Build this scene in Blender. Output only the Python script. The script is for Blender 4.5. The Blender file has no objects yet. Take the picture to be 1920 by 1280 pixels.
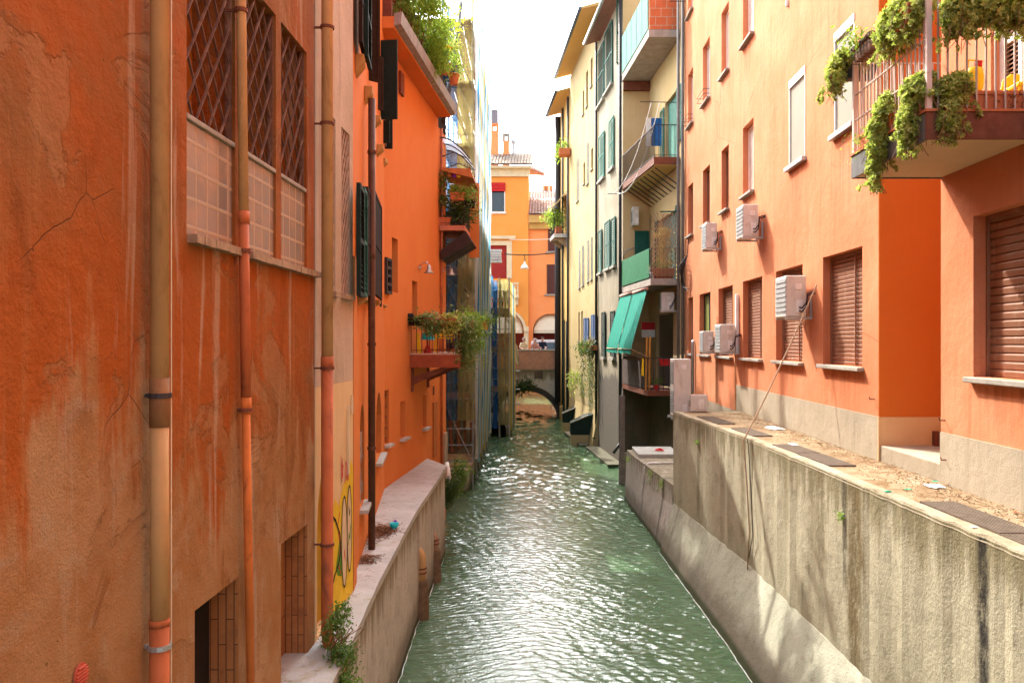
import bpy, bmesh, math, random
from mathutils import Vector, Matrix
from mathutils.geometry import tessellate_polygon

scene = bpy.context.scene
COL = scene.collection
rad = math.radians

# ------------------------------------------------------------------ camera
cd = bpy.data.cameras.new('camera')
cam = bpy.data.objects.new('camera', cd)
COL.objects.link(cam)
cam.location = (0, 0, 0)
cam.rotation_euler = (rad(90), 0, 0)
cd.sensor_width = 36
cd.lens = 30
cd.shift_x = -60 / 1920
cd.clip_start = 0.05
cd.clip_end = 2000
scene.camera = cam

# ------------------------------------------------------------------ light
SUN = Vector((-0.36, 0.64, 0.69)).normalized()
world = bpy.data.worlds.new('World')
scene.world = world
world.use_nodes = True
wn = world.node_tree
wn.nodes.clear()
sky = wn.nodes.new('ShaderNodeTexSky')
sky.sky_type = 'NISHITA'
sky.sun_disc = False
sky.sun_elevation = math.asin(SUN.z)
sky.sun_rotation = math.atan2(SUN.x, SUN.y)
sky.dust_density = 5.0
sky.air_density = 1.0
sky.ozone_density = 1.0
bg = wn.nodes.new('ShaderNodeBackground')
bg.inputs['Strength'].default_value = 0.15
wo = wn.nodes.new('ShaderNodeOutputWorld')
# white veil added over the sky, brightest down the canal for fill and glitter
tcd = wn.nodes.new('ShaderNodeTexCoord')
dotn = wn.nodes.new('ShaderNodeVectorMath')
dotn.operation = 'DOT_PRODUCT'
wn.links.new(tcd.outputs['Generated'], dotn.inputs[0])
dotn.inputs[1].default_value = Vector((-0.16, 0.92, 0.34)).normalized()
mr = wn.nodes.new('ShaderNodeMapRange')
mr.interpolation_type = 'SMOOTHSTEP'
mr.inputs[1].default_value = 0.35
mr.inputs[2].default_value = 1.0
mr.inputs[3].default_value = 2.0
mr.inputs[4].default_value = 21.0
wn.links.new(dotn.outputs['Value'], mr.inputs[0])
cln = wn.nodes.new('ShaderNodeTexNoise')
cln.inputs['Scale'].default_value = 2.2
cln.inputs['Detail'].default_value = 5
wn.links.new(tcd.outputs['Generated'], cln.inputs['Vector'])
clm = wn.nodes.new('ShaderNodeMapRange')
clm.inputs[1].default_value = 0.3
clm.inputs[2].default_value = 0.7
clm.inputs[3].default_value = 0.8
clm.inputs[4].default_value = 1.15
wn.links.new(cln.outputs['Fac'], clm.inputs[0])
vm = wn.nodes.new('ShaderNodeMath')
vm.operation = 'MULTIPLY'
wn.links.new(mr.outputs[0], vm.inputs[0])
wn.links.new(clm.outputs[0], vm.inputs[1])
vc = wn.nodes.new('ShaderNodeVectorMath')
vc.operation = 'SCALE'
vc.inputs[0].default_value = (0.94, 0.98, 1.0)
wn.links.new(vm.outputs[0], vc.inputs['Scale'])
va = wn.nodes.new('ShaderNodeVectorMath')
va.operation = 'ADD'
wn.links.new(sky.outputs[0], va.inputs[0])
wn.links.new(vc.outputs[0], va.inputs[1])
wn.links.new(va.outputs[0], bg.inputs['Color'])
wn.links.new(bg.outputs[0], wo.inputs['Surface'])
sl = bpy.data.lights.new('sun', 'SUN')
sl.energy = 2.7
sl.angle = rad(0.5)
sl.color = (1.0, 0.965, 0.90)
so = bpy.data.objects.new('sun', sl)
COL.objects.link(so)
so.rotation_euler = (-SUN).to_track_quat('-Z', 'Y').to_euler()
so.location = SUN * 60
scene.view_settings.view_transform = 'Standard'
scene.view_settings.look = 'None'
scene.view_settings.exposure = 1.82
scene.view_settings.gamma = 1
scene.render.engine = 'CYCLES'
scene.cycles.max_bounces = 8
scene.cycles.diffuse_bounces = 5
scene.cycles.transparent_max_bounces = 12
scene.cycles.caustics_reflective = False
scene.cycles.caustics_refractive = False
scene.cycles.use_denoising = True

# ------------------------------------------------------------------ helpers
FPX, CX, CY = 1600.0, 1020.0, 640.0      # focal length and vanishing point of the photograph, in pixels
WZ = -4.5                                # water level


def P(px, py, Y):
    return Vector(((px - CX) * Y / FPX, Y, (CY - py) * Y / FPX))


def zat(py, Y):
    return (CY - py) * Y / FPX


def xat(px, Y):
    return (px - CX) * Y / FPX


class Wall:
    """an upright plane: u runs along it away from the camera, d stands out of it towards the canal"""
    def __init__(s, p0, p1, side):
        s.p0 = Vector((p0[0], p0[1], 0))
        d = Vector((p1[0] - p0[0], p1[1] - p0[1], 0))
        s.L = d.length
        s.t = d.normalized()
        n = Vector((s.t.y, -s.t.x, 0))
        s.n = n if n.x * side > 0 else -n
        if side == 0:
            s.n = n if n.y < 0 else -n

    def pt(s, u, z, d=0.0):
        v = s.p0 + s.t * u + s.n * d
        return Vector((v.x, v.y, z))

    def u(s, px, d=0.0):
        k = (px - CX) / FPX
        o = s.p0 + s.n * d
        return (k * o.y - o.x) / (s.t.x - k * s.t.y)

    def uY(s, Y):
        return (Y - s.p0.y) / s.t.y

    def Y(s, u, d=0.0):
        return s.pt(u, 0, d).y

    def z(s, py, u, d=0.0):
        return zat(py, s.Y(u, d))


ROOT = {}


def root_loc(o):
    while o.parent:
        o = o.parent
    return o.location


class MB:
    def __init__(s):
        s.bm = bmesh.new()

    def poly(s, pts):
        try:
            return s.bm.faces.new([s.bm.verts.new(p) for p in pts])
        except ValueError:
            return None

    def hexa(s, p):
        v = [s.bm.verts.new(q) for q in p]
        for f in ((0, 1, 2, 3), (7, 6, 5, 4), (0, 4, 5, 1), (1, 5, 6, 2), (2, 6, 7, 3), (3, 7, 4, 0)):
            s.bm.faces.new([v[i] for i in f])

    def box(s, x0, x1, y0, y1, z0, z1, M=None):
        p = [Vector(q) for q in ((x0, y0, z0), (x1, y0, z0), (x1, y1, z0), (x0, y1, z0), (x0, y0, z1), (x1, y0, z1), (x1, y1, z1), (x0, y1, z1))]
        if M:
            p = [M @ q for q in p]
        s.hexa(p)

    def wbox(s, w, u0, u1, z0, z1, d0, d1, zo=0.0):
        """box on a wall; zo drops its outer edge"""
        s.hexa([w.pt(u0, z0, d0), w.pt(u1, z0, d0), w.pt(u1, z0 + zo, d1), w.pt(u0, z0 + zo, d1), w.pt(u0, z1, d0), w.pt(u1, z1, d0), w.pt(u1, z1 + zo, d1), w.pt(u0, z1 + zo, d1)])

    def tube(s, pts, r, seg=8, caps=True):
        pts = [Vector(p) for p in pts]
        n = len(pts)
        rs = r if isinstance(r, (list, tuple)) else [r] * n
        a = None
        rings = []
        for i, p in enumerate(pts):
            d = (pts[min(i + 1, n - 1)] - pts[max(i - 1, 0)])
            if d.length < 1e-7:
                d = Vector((0, 0, 1))
            d.normalize()
            if a is None:
                a = d.orthogonal().normalized()
            else:
                a = a - d * a.dot(d)
                if a.length < 1e-5:
                    a = d.orthogonal()
                a.normalize()
            b = d.cross(a)
            rings.append([s.bm.verts.new(p + (a * math.cos(t) + b * math.sin(t)) * rs[i]) for t in [2 * math.pi * k / seg for k in range(seg)]])
        for i in range(n - 1):
            for k in range(seg):
                s.bm.faces.new((rings[i][k], rings[i][(k + 1) % seg], rings[i + 1][(k + 1) % seg], rings[i + 1][k]))
        if caps:
            s.bm.faces.new(rings[0][::-1])
            s.bm.faces.new(rings[-1])

    def bar(s, a, b, wd, ht, up=Vector((0, 0, 1))):
        a, b = Vector(a), Vector(b)
        d = (b - a).normalized()
        x = d.cross(up)
        if x.length < 1e-4:
            x = d.cross(Vector((1, 0, 0)))
        x.normalize()
        y = x.cross(d)
        x, y = x * wd / 2, y * ht / 2
        s.hexa([a - x - y, a + x - y, b + x - y, b - x - y, a - x + y, a + x + y, b + x + y, b - x + y])

    def lathe(s, prof, c, seg=16):
        c = Vector(c)
        rings = []
        for r, z in prof:
            rings.append([s.bm.verts.new(c + Vector((r * math.cos(t), r * math.sin(t), z))) for t in [2 * math.pi * k / seg for k in range(seg)]])
        for i in range(len(rings) - 1):
            for k in range(seg):
                s.bm.faces.new((rings[i][k], rings[i][(k + 1) % seg], rings[i + 1][(k + 1) % seg], rings[i + 1][k]))
        s.bm.faces.new(rings[0][::-1])
        s.bm.faces.new(rings[-1])

    def prism(s, outline, off):
        """outline: 3D points in a plane, off: extrusion vector"""
        off = Vector(off)
        a = [s.bm.verts.new(Vector(p)) for p in outline]
        b = [s.bm.verts.new(Vector(p) + off) for p in outline]
        n = len(a)
        s.bm.faces.new(a[::-1])
        s.bm.faces.new(b)
        for i in range(n):
            s.bm.faces.new((a[i], a[(i + 1) % n], b[(i + 1) % n], b[i]))

    def wpoly(s, w, uz, d, th=0.0):
        """flat mark on a wall from (u, z) points, th thick"""
        if th:
            s.prism([w.pt(u, z, d) for u, z in uz], w.n * th)
        else:
            s.poly([w.pt(u, z, d) for u, z in uz])

    def facade(s, w, u0, u1, z0, z1, holes, depth, back=0.0, top=None):
        """face with holes (each a list of (u, z)), reveals going in, optional body behind"""
        outer = [(u0, z0), (u1, z0), (u1, z1), (u0, z1)]
        loops = [outer] + [h for h in holes]
        flat = [q for l in loops for q in l]
        vs = [s.bm.verts.new(w.pt(u, z)) for u, z in flat]
        for t in tessellate_polygon([[Vector((u, z, 0)) for u, z in l] for l in loops]):
            try:
                s.bm.faces.new([vs[i] for i in t])
            except ValueError:
                pass
        i = len(outer)
        for k, h in enumerate(holes):
            dp = depth[k] if isinstance(depth, (list, tuple)) else depth
            front = vs[i:i + len(h)]
            bk = [s.bm.verts.new(w.pt(u, z, -dp)) for u, z in h]
            for j in range(len(h)):
                s.bm.faces.new((front[j], front[(j + 1) % len(h)], bk[(j + 1) % len(h)], bk[j]))
            i += len(h)
        if back:
            a = vs[:4]
            b = [s.bm.verts.new(w.pt(u, z, -back)) for u, z in outer]
            for j in range(4):
                s.bm.faces.new((a[j], a[(j + 1) % 4], b[(j + 1) % 4], b[j]))
            s.bm.faces.new(b)

    def leaf(s, p, d, up, ln, wd):
        d = d.normalized()
        x = d.cross(up)
        if x.length < 1e-4:
            x = d.orthogonal()
        x.normalize()
        n = x.cross(d)
        m = p + d * ln * 0.5 + n * ln * 0.10
        v = [s.bm.verts.new(q) for q in (p, m + x * wd * .5, p + d * ln, m - x * wd * .5)]
        s.bm.faces.new((v[0], v[1], v[2]))
        s.bm.faces.new((v[0], v[2], v[3]))

    def build(s, name, m, parent=None, smooth=False, bevel=0.0, local=False, norm=True):
        if norm:
            bmesh.ops.recalc_face_normals(s.bm, faces=s.bm.faces)
        me = bpy.data.meshes.new(name)
        s.bm.to_mesh(me)
        s.bm.free()
        o = bpy.data.objects.new(name, me)
        COL.objects.link(o)
        if isinstance(m, (list, tuple)):
            for q in m:
                me.materials.append(q)
        else:
            me.materials.append(m)
        if parent is not None:
            o.parent = parent
            if not local:
                me.transform(Matrix.Translation(-root_loc(parent)))
        elif not local:
            c = sum((Vector(b) for b in o.bound_box), Vector()) / 8
            zb = min(b[2] for b in o.bound_box)
            c.z = zb
            me.transform(Matrix.Translation(-c))
            o.location = c
        if smooth:
            me.polygons.foreach_set('use_smooth', [True] * len(me.polygons))
        if bevel:
            b = o.modifiers.new('bevel', 'BEVEL')
            b.width = bevel
            b.segments = 2
            b.limit_method = 'ANGLE'
            b.angle_limit = rad(50)
        return o


def thing(name, label, cat, loc=(0, 0, 0), group=None):
    o = bpy.data.objects.new(name, None)
    COL.objects.link(o)
    o.empty_display_size = 0.2
    o.location = loc
    o['label'] = label
    o['category'] = cat
    if group:
        o['group'] = group
    return o


def tag(o, label, cat, group=None):
    o['label'] = label
    o['category'] = cat
    if group:
        o['group'] = group
    return o


def kind(o, k):
    o['kind'] = k
    return o


def rect(u0, u1, z0, z1):
    u0, u1 = min(u0, u1), max(u0, u1)
    return [(u0, z0), (u1, z0), (u1, z1), (u0, z1)]


def archp(u0, u1, z0, zs, rise, n=12):
    """arched opening: straight to zs, then an elliptic arch of the given rise"""
    u0, u1 = min(u0, u1), max(u0, u1)
    c, r = (u0 + u1) / 2, (u1 - u0) / 2
    return [(u0, z0), (u1, z0)] + [(c + r * math.cos(math.pi * k / n), zs + rise * math.sin(math.pi * k / n)) for k in range(n + 1)]


# ------------------------------------------------------------------ materials
class NT:
    def __init__(s, name):
        s.m = bpy.data.materials.new(name)
        s.m.use_nodes = True
        s.t = s.m.node_tree
        s.t.nodes.clear()
        s.out = s.t.nodes.new('ShaderNodeOutputMaterial')

    def put(s, sock, v):
        if isinstance(v, bpy.types.NodeSocket):
            s.t.links.new(v, sock)
        elif v is not None:
            if isinstance(v, (tuple, list)) and sock.type == 'RGBA' and len(v) == 3:
                v = (*v, 1)
            sock.default_value = v

    def node(s, t, props=None, **ins):
        n = s.t.nodes.new(t)
        for k, v in (props or {}).items():
            setattr(n, k, v)
        for k, v in ins.items():
            s.put(n.inputs[k.replace('_', ' ')] if k.replace('_', ' ') in n.inputs else n.inputs[k], v)
        return n

    def pos(s, scale=(1, 1, 1), loc=(0, 0, 0)):
        g = s.t.nodes.new('ShaderNodeNewGeometry')
        mp = s.t.nodes.new('ShaderNodeMapping')
        s.t.links.new(g.outputs['Position'], mp.inputs[0])
        mp.inputs['Scale'].default_value = scale
        mp.inputs['Location'].default_value = loc
        return mp.outputs[0]

    def sep(s, v):
        n = s.node('ShaderNodeSeparateXYZ', None, Vector=v)
        return n.outputs

    def noise(s, v, scale, detail=4, rough=.55, dist=0.0):
        n = s.node('ShaderNodeTexNoise', None, Vector=v, Scale=scale, Detail=detail, Roughness=rough, Distortion=dist)
        return n.outputs['Fac']

    def voro(s, v, scale, feature='F1'):
        n = s.node('ShaderNodeTexVoronoi', {'feature': feature}, Vector=v, Scale=scale)
        return n.outputs['Distance']

    def math(s, op, a, b=0.0, clamp=False):
        n = s.t.nodes.new('ShaderNodeMath')
        n.operation = op
        n.use_clamp = clamp
        s.put(n.inputs[0], a)
        s.put(n.inputs[1], b)
        return n.outputs[0]

    def rng(s, v, a, b, c=0.0, d=1.0, smooth=True):
        n = s.t.nodes.new('ShaderNodeMapRange')
        n.interpolation_type = 'SMOOTHSTEP' if smooth else 'LINEAR'
        for i, q in enumerate((v, a, b, c, d)):
            s.put(n.inputs[i], q)
        return n.outputs[0]

    def ramp(s, f, stops):
        n = s.t.nodes.new('ShaderNodeValToRGB')
        e = n.color_ramp.elements
        while len(e) < len(stops):
            e.new(0.5)
        for q, (p, c) in zip(e, stops):
            q.position = p
            q.color = (*c, 1) if len(c) == 3 else c
        s.put(n.inputs[0], f)
        return n.outputs[0]

    def mix(s, f, a, b, blend='MIX'):
        n = s.t.nodes.new('ShaderNodeMix')
        n.data_type = 'RGBA'
        n.blend_type = blend
        s.put(n.inputs[0], f)
        s.put(n.inputs[6], a)
        s.put(n.inputs[7], b)
        return n.outputs[2]

    def bump(s, h, strength=.4, dist=.02, normal=None):
        n = s.t.nodes.new('ShaderNodeBump')
        n.inputs['Strength'].default_value = strength
        n.inputs['Distance'].default_value = dist
        s.put(n.inputs['Height'], h)
        if normal is not None:
            s.put(n.inputs['Normal'], normal)
        return n.outputs[0]

    def pbr(s, col, rough=.7, metal=0.0, normal=None, spec=.3, **kw):
        n = s.t.nodes.new('ShaderNodeBsdfPrincipled')
        s.put(n.inputs['Base Color'], col)
        s.put(n.inputs['Roughness'], rough)
        s.put(n.inputs['Metallic'], metal)
        s.put(n.inputs['Specular IOR Level'], spec)
        if normal is not None:
            s.put(n.inputs['Normal'], normal)
        for k, v in kw.items():
            s.put(n.inputs[k.replace('_', ' ')], v)
        s.t.links.new(n.outputs[0], s.out.inputs[0])
        return s.m


def dk(c, f):
    return tuple(q * f for q in c)


def paint(name, col, var=.18, scale=6, rough=.6, bump=.15, metal=0.0, dirt=None, dirt_amt=.35, spec=.1):
    n = NT(name)
    p = n.pos()
    f = n.noise(p, scale, 5, .6)
    c = n.ramp(f, [(.25, dk(col, 1 - var)), (.75, tuple(min(1, q * (1 + var)) for q in col))])
    if dirt:
        g = n.noise(n.pos((2.5, 2.5, .9)), 2.2, 6, .7, .5)
        c = n.mix(n.math('MULTIPLY', n.rng(g, .5, .72), dirt_amt), c, dirt)
    fine = n.noise(p, scale * 14, 3, .6)
    return n.pbr(c, rough, metal, n.bump(fine, bump, .006), spec)


def stucco(name, col, col2, dark=None, streak=.35, patch=.5, grain=60, bumps=.35, base=None, base_z=None, rough=.9, wash=None, drips=(), cracks=False):
    """rendered wall: cloudy paint, vertical rain streaks, worn patches, grain"""
    n = NT(name)
    p = n.pos()
    cloud = n.noise(p, .9, 6, .62, .3)
    c = n.mix(n.rng(cloud, .35, .7), col, col2)
    st = n.noise(n.pos((5, 5, .28)), 1.4, 5, .65, .2)
    c = n.mix(n.math('MULTIPLY', n.rng(st, .5, .78), streak), c, dark or dk(col, .6))
    if wash:
        st2 = n.noise(n.pos((4, 4, .22), (3, 7, 1)), 1.1, 5, .65, .2)
        c = n.mix(n.math('MULTIPLY', n.rng(st2, .52, .74), .6), c, wash)
    pt = n.noise(n.pos((1, 1, .7), (9, 4, 2)), 1.7, 8, .68, .6)
    c = n.mix(n.math('MULTIPLY', n.rng(pt, .6, .68), patch), c, col2)
    spk = n.noise(p, 22, 3, .6)
    c = n.mix(n.math('MULTIPLY', n.rng(spk, .62, .76), .35), c, dark or dk(col, .6))
    if drips:
        xyz = n.sep(p)
        nz = n.noise(n.pos((7, 7, .35), (2, 5, 1)), 1.6, 5, .7)
        for (y0, wd, zt, ln) in drips:
            d = n.math('ABSOLUTE', n.math('SUBTRACT', xyz[1], y0))
            m = n.math('MULTIPLY', n.rng(d, wd, wd * .55), n.rng(xyz[2], zt - ln, zt - .02))
            m = n.math('MULTIPLY', m, n.math('LESS_THAN', xyz[2], zt))
            m = n.math('MULTIPLY', m, n.rng(nz, .38, .62))
            c = n.mix(n.math('MULTIPLY', m, .55), c, dk(col, .52))
        big = n.noise(n.pos((1, .6, .5), (4, 4, 4)), .5, 4, .6, .4)
        c = n.mix(.8, c, n.ramp(big, [(.3, (.86, .82, .80)), (.6, (1, 1, 1))]), 'MULTIPLY')
    if cracks:
        wv = n.node('ShaderNodeMixRGB', None, Fac=.10, Color1=p, Color2=n.node('ShaderNodeTexNoise', None, Vector=p, Scale=2.5, Detail=6.0).outputs['Color']).outputs[0]
        ck = n.math('MULTIPLY', n.rng(n.voro(wv, .55, 'DISTANCE_TO_EDGE'), .006, .0015), n.rng(n.noise(p, .5, 3), .5, .6))
        c = n.mix(n.math('MULTIPLY', ck, .5), c, dk(col, .4))
    if base:
        z = n.sep(p)[2]
        edge = n.math('ADD', z, n.math('MULTIPLY', n.math('SUBTRACT', n.noise(n.pos((2, 2, .6)), 1.3, 7, .68), .5), 1.6))
        c = n.mix(n.rng(edge, base_z + .12, base_z - .12), c, base)
    h = n.math('ADD', n.noise(p, grain, 3, .65), n.math('MULTIPLY', n.noise(p, 7, 5, .6), 2.2))
    return n.pbr(c, rough, 0, n.bump(h, bumps, .012), .04)


def leafmat(name, stops, trans=.35):
    n = NT(name)
    g = n.t.nodes.new('ShaderNodeNewGeometry')
    c = n.ramp(g.outputs['Random Per Island'], stops)
    n.pbr(c, .55, 0, None, .3)
    b = [q for q in n.t.nodes if q.type == 'BSDF_PRINCIPLED'][0]
    tr = n.node('ShaderNodeBsdfTranslucent', None, Color=n.mix(.5, c, (.35, .5, .05)))
    mx = n.t.nodes.new('ShaderNodeMixShader')
    mx.inputs[0].default_value = trans
    n.t.links.new(b.outputs[0], mx.inputs[1])
    n.t.links.new(tr.outputs[0], mx.inputs[2])
    n.t.links.new(mx.outputs[0], n.out.inputs[0])
    return n.m


def netmat(name, col, alpha):
    n = NT(name)
    d = n.node('ShaderNodeBsdfDiffuse', None, Color=col)
    t = n.node('ShaderNodeBsdfTranslucent', None, Color=col)
    x = n.node('ShaderNodeBsdfTransparent')
    m1 = n.t.nodes.new('ShaderNodeMixShader')
    m1.inputs[0].default_value = .7
    n.t.links.new(d.outputs[0], m1.inputs[1])
    n.t.links.new(t.outputs[0], m1.inputs[2])
    m2 = n.t.nodes.new('ShaderNodeMixShader')
    wob = n.noise(n.pos((3, 3, .5)), 2.0, 4, .6)
    n.t.links.new(n.rng(wob, .3, .7, max(0, alpha - .15), min(1, alpha + .15)), m2.inputs[0])
    n.t.links.new(x.outputs[0], m2.inputs[1])
    n.t.links.new(m1.outputs[0], m2.inputs[2])
    n.t.links.new(m2.outputs[0], n.out.inputs[0])
    return n.m


M = {}
DRIPS = [(12.2, .62, -.42, .8), (14.8, .62, -.42, .7), (17.5, .6, -.42, .6), (13.9, .3, .36, .9), (16.5, .25, 1.95, 1.0), (17.6, .35, 3.0, .9), (19.9, .35, 3.0, .9), (14.2, .35, 2.88, 1.3), (11.9, .35, 2.88, 1.4), (7.6, .75, -.42, .6), (17.6, .35, 6.15, 1.2), (9.0, .25, 12.6, 9.0)]
M['pink'] = stucco('salmon_render', (.55, .195, .091), (.60, .245, .128), (.40, .128, .055), .62, .5, 70, .4, drips=DRIPS, cracks=True)
M['pink_end'] = stucco('orange_render', (.55, .155, .028), (.57, .165, .033), (.48, .125, .022), .15, .15, 90, .2)
M['plinth'] = stucco('grey_cement_render', (.33, .28, .20), (.39, .33, .24), (.20, .165, .11), .4, .5, 80, .5)
M['orange'] = stucco('orange_paint_render', (.58, .185, .05), (.61, .21, .06), (.48, .14, .035), .16, .15, 60, .15)
M['pale'] = stucco('pale_flaking_render', (.42, .33, .24), (.52, .41, .31), (.24, .17, .115), .8, .8, 50, .6, wash=(.58, .46, .36))
M['cream'] = stucco('cream_block_render', (.62, .44, .23), (.66, .48, .27), (.45, .28, .12), .3, .2, 60, .2)
M['yellow'] = stucco('yellow_ochre_render', (.38, .285, .135), (.43, .33, .175), (.24, .175, .085), .55, .4, 50, .25)
M['yellow_far'] = stucco('warm_yellow_render', (.50, .31, .10), (.52, .34, .13), (.58, .34, .1), .25, .2, 50, .25)
M['peel'] = stucco('grey_peeling_render', (.27, .23, .165), (.35, .295, .22), (.22, .17, .12), .75, .8, 40, .6, base=(.13, .11, .09), base_z=-1.3)
M['loggia'] = stucco('pale_yellow_render', (.56, .40, .19), (.60, .44, .24), (.4, .27, .13), .3, .3, 50, .25)
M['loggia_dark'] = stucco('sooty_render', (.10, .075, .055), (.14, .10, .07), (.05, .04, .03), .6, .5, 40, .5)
M['street_orange'] = stucco('street_orange_render', (.76, .31, .07), (.78, .33, .085), (.7, .25, .05), .1, .1, 40, .1)
M['street_salmon'] = stucco('street_salmon_render', (.80, .28, .10), (.82, .31, .12), (.74, .22, .07), .1, .1, 40, .1)
M['trim'] = paint('cream_stone_trim', (.66, .55, .36), .1, 4)
M['sill'] = paint('stone_sill', (.33, .30, .25), .2, 12, .85, .5, dirt=(.16, .14, .1))
M['white'] = paint('white_enamel', (.78, .75, .70), .06, 5, .4, .05, dirt=(.42, .35, .28), dirt_amt=.5)
M['acwhite'] = paint('ac_casing_paint', (.62, .59, .53), .08, 5, .5, .05, dirt=(.38, .27, .18), dirt_amt=.5)
M['acdark'] = paint('ac_grille_grey', (.30, .31, .30), .15, 12, .6)
M['rubber'] = paint('black_rubber', (.03, .03, .032), .2, 10, .6)
M['steel'] = paint('galvanised_steel', (.42, .43, .43), .15, 10, .4, .1, .7)
M['iron'] = paint('dark_iron', (.055, .05, .05), .3, 14, .55, .2, .3)
M['rust'] = paint('rusty_brown_steel', (.17, .06, .035), .3, 10, .7, .3, dirt=(.09, .05, .035))
M['brownshut'] = paint('brown_roller_slats', (.25, .115, .065), .12, 4, .55, .1, dirt=(.40, .26, .18), dirt_amt=.5)
M['whiteshut'] = paint('white_roller_slats', (.74, .62, .54), .08, 4, .5, .05)
M['screen'] = paint('beige_screen_cloth', (.27, .245, .19), .06, 3, .8, .05)
M['greenpanel'] = paint('olive_green_panel', (.17, .19, .05), .15, 4, .5)
M['darkgreen'] = paint('dark_green_paint', (.014, .026, .021), .25, 8, .75, .15, spec=.1)
M['brown'] = paint('dark_brown_wood', (.026, .015, .010), .3, 10, .9, .25, spec=.06)
M['green'] = paint('green_shutter_paint', (.012, .085, .06), .25, 8, .7, .2, dirt=(.06, .13, .1), spec=.15)
M['palegreen'] = paint('faded_green_paint', (.06, .19, .14), .2, 8, .75, .2, dirt=(.18, .27, .22), spec=.12)
M['blueshut'] = paint('blue_shutter_paint', (.07, .12, .24), .2, 8, .6)
M['glass'] = NT('dark_window_glass').pbr((.02, .025, .03), .08, 0, None, .6)
M['beigepipe'] = paint('beige_pipe_paint', (.50, .29, .12), .16, 3, .6, .12, dirt=(.24, .11, .04), dirt_amt=.75, spec=.15)
M['redpipe'] = paint('orange_red_pipe_paint', (.44, .12, .04), .18, 4, .6, .12, dirt=(.12, .05, .03), dirt_amt=.75, spec=.15)
M['brownpipe'] = paint('brown_copper_pipe', (.11, .05, .028), .3, 9, .5, .15, .2, dirt=(.3, .17, .1))
M['grille'] = paint('rusty_grille_iron', (.15, .075, .05), .35, 12, .75, .4, dirt=(.4, .24, .16), dirt_amt=.6)
M['inner'] = paint('dark_room_brown', (.20, .065, .012), .5, 2.5, .9, .2)
M['terracotta'] = paint('terracotta_clay', (.50, .16, .07), .2, 12, .8, .2)
M['cloth_teal'] = paint('teal_canvas', (.010, .22, .155), .1, 5, .8, .1, dirt=(.03, .3, .2))
M['wood'] = paint('weathered_plank', (.32, .22, .13), .3, 10, .8, .3)
M['yellowplastic'] = paint('yellow_plastic', (.85, .55, .02), .06, 4, .35, .03)
M['red'] = paint('red_fabric', (.50, .03, .03), .2, 8, .8, .1)
M['cyan'] = paint('turquoise_plastic', (.03, .55, .62), .08, 6, .4, .05)
M['bluecloth'] = paint('blue_cloth', (.03, .12, .32), .2, 6, .85, .1)
M['dark'] = paint('black_void_wall', (.018, .014, .012), .4, 5, .9)
M['purple'] = paint('purple_plastic', (.22, .03, .42), .1, 6, .4)
M['magenta'] = paint('magenta_petal', (.65, .02, .16), .2, 12, .6)
M['netwhite'] = netmat('white_debris_net', (.76, .78, .78), .86)
M['netpale'] = netmat('pale_yellow_net', (.72, .70, .50), .86)
M['netblue'] = netmat('blue_debris_net', (.06, .30, .58), .88)
M['netteal'] = netmat('light_blue_net', (.28, .58, .68), .86)
M['netyellow'] = netmat('yellow_debris_net', (.60, .49, .15), .88)
M['endblue'] = netmat('sheer_blue_net', (.05, .17, .36), .58)
M['endyellow'] = netmat('sheer_yellow_net', (.40, .36, .14), .58)
M['leaf'] = leafmat('green_leaf', [(0, (.03, .08, .012)), (.5, (.075, .18, .03)), (1, (.19, .30, .06))])
M['leafbright'] = leafmat('bright_leaf', [(0, (.08, .18, .02)), (.5, (.17, .30, .03)), (1, (.34, .44, .06))], .45)
M['sedum'] = leafmat('yellow_green_succulent_leaf', [(0, (.14, .17, .04)), (.35, (.32, .36, .08)), (.8, (.50, .52, .15)), (1, (.66, .62, .24))], .45)
M['ivy'] = leafmat('dark_ivy_leaf', [(0, (.012, .03, .008)), (.6, (.03, .07, .015)), (1, (.07, .12, .03))], .25)
M['variegated'] = leafmat('variegated_leaf', [(0, (.05, .13, .025)), (.5, (.14, .25, .06)), (1, (.46, .52, .28))], .3)
M['twig'] = paint('dry_twig', (.20, .10, .05), .3, 20, .9)
M['reddish'] = leafmat('reddish_leaf', [(0, (.10, .015, .02)), (1, (.25, .05, .04))], .3)
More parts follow.
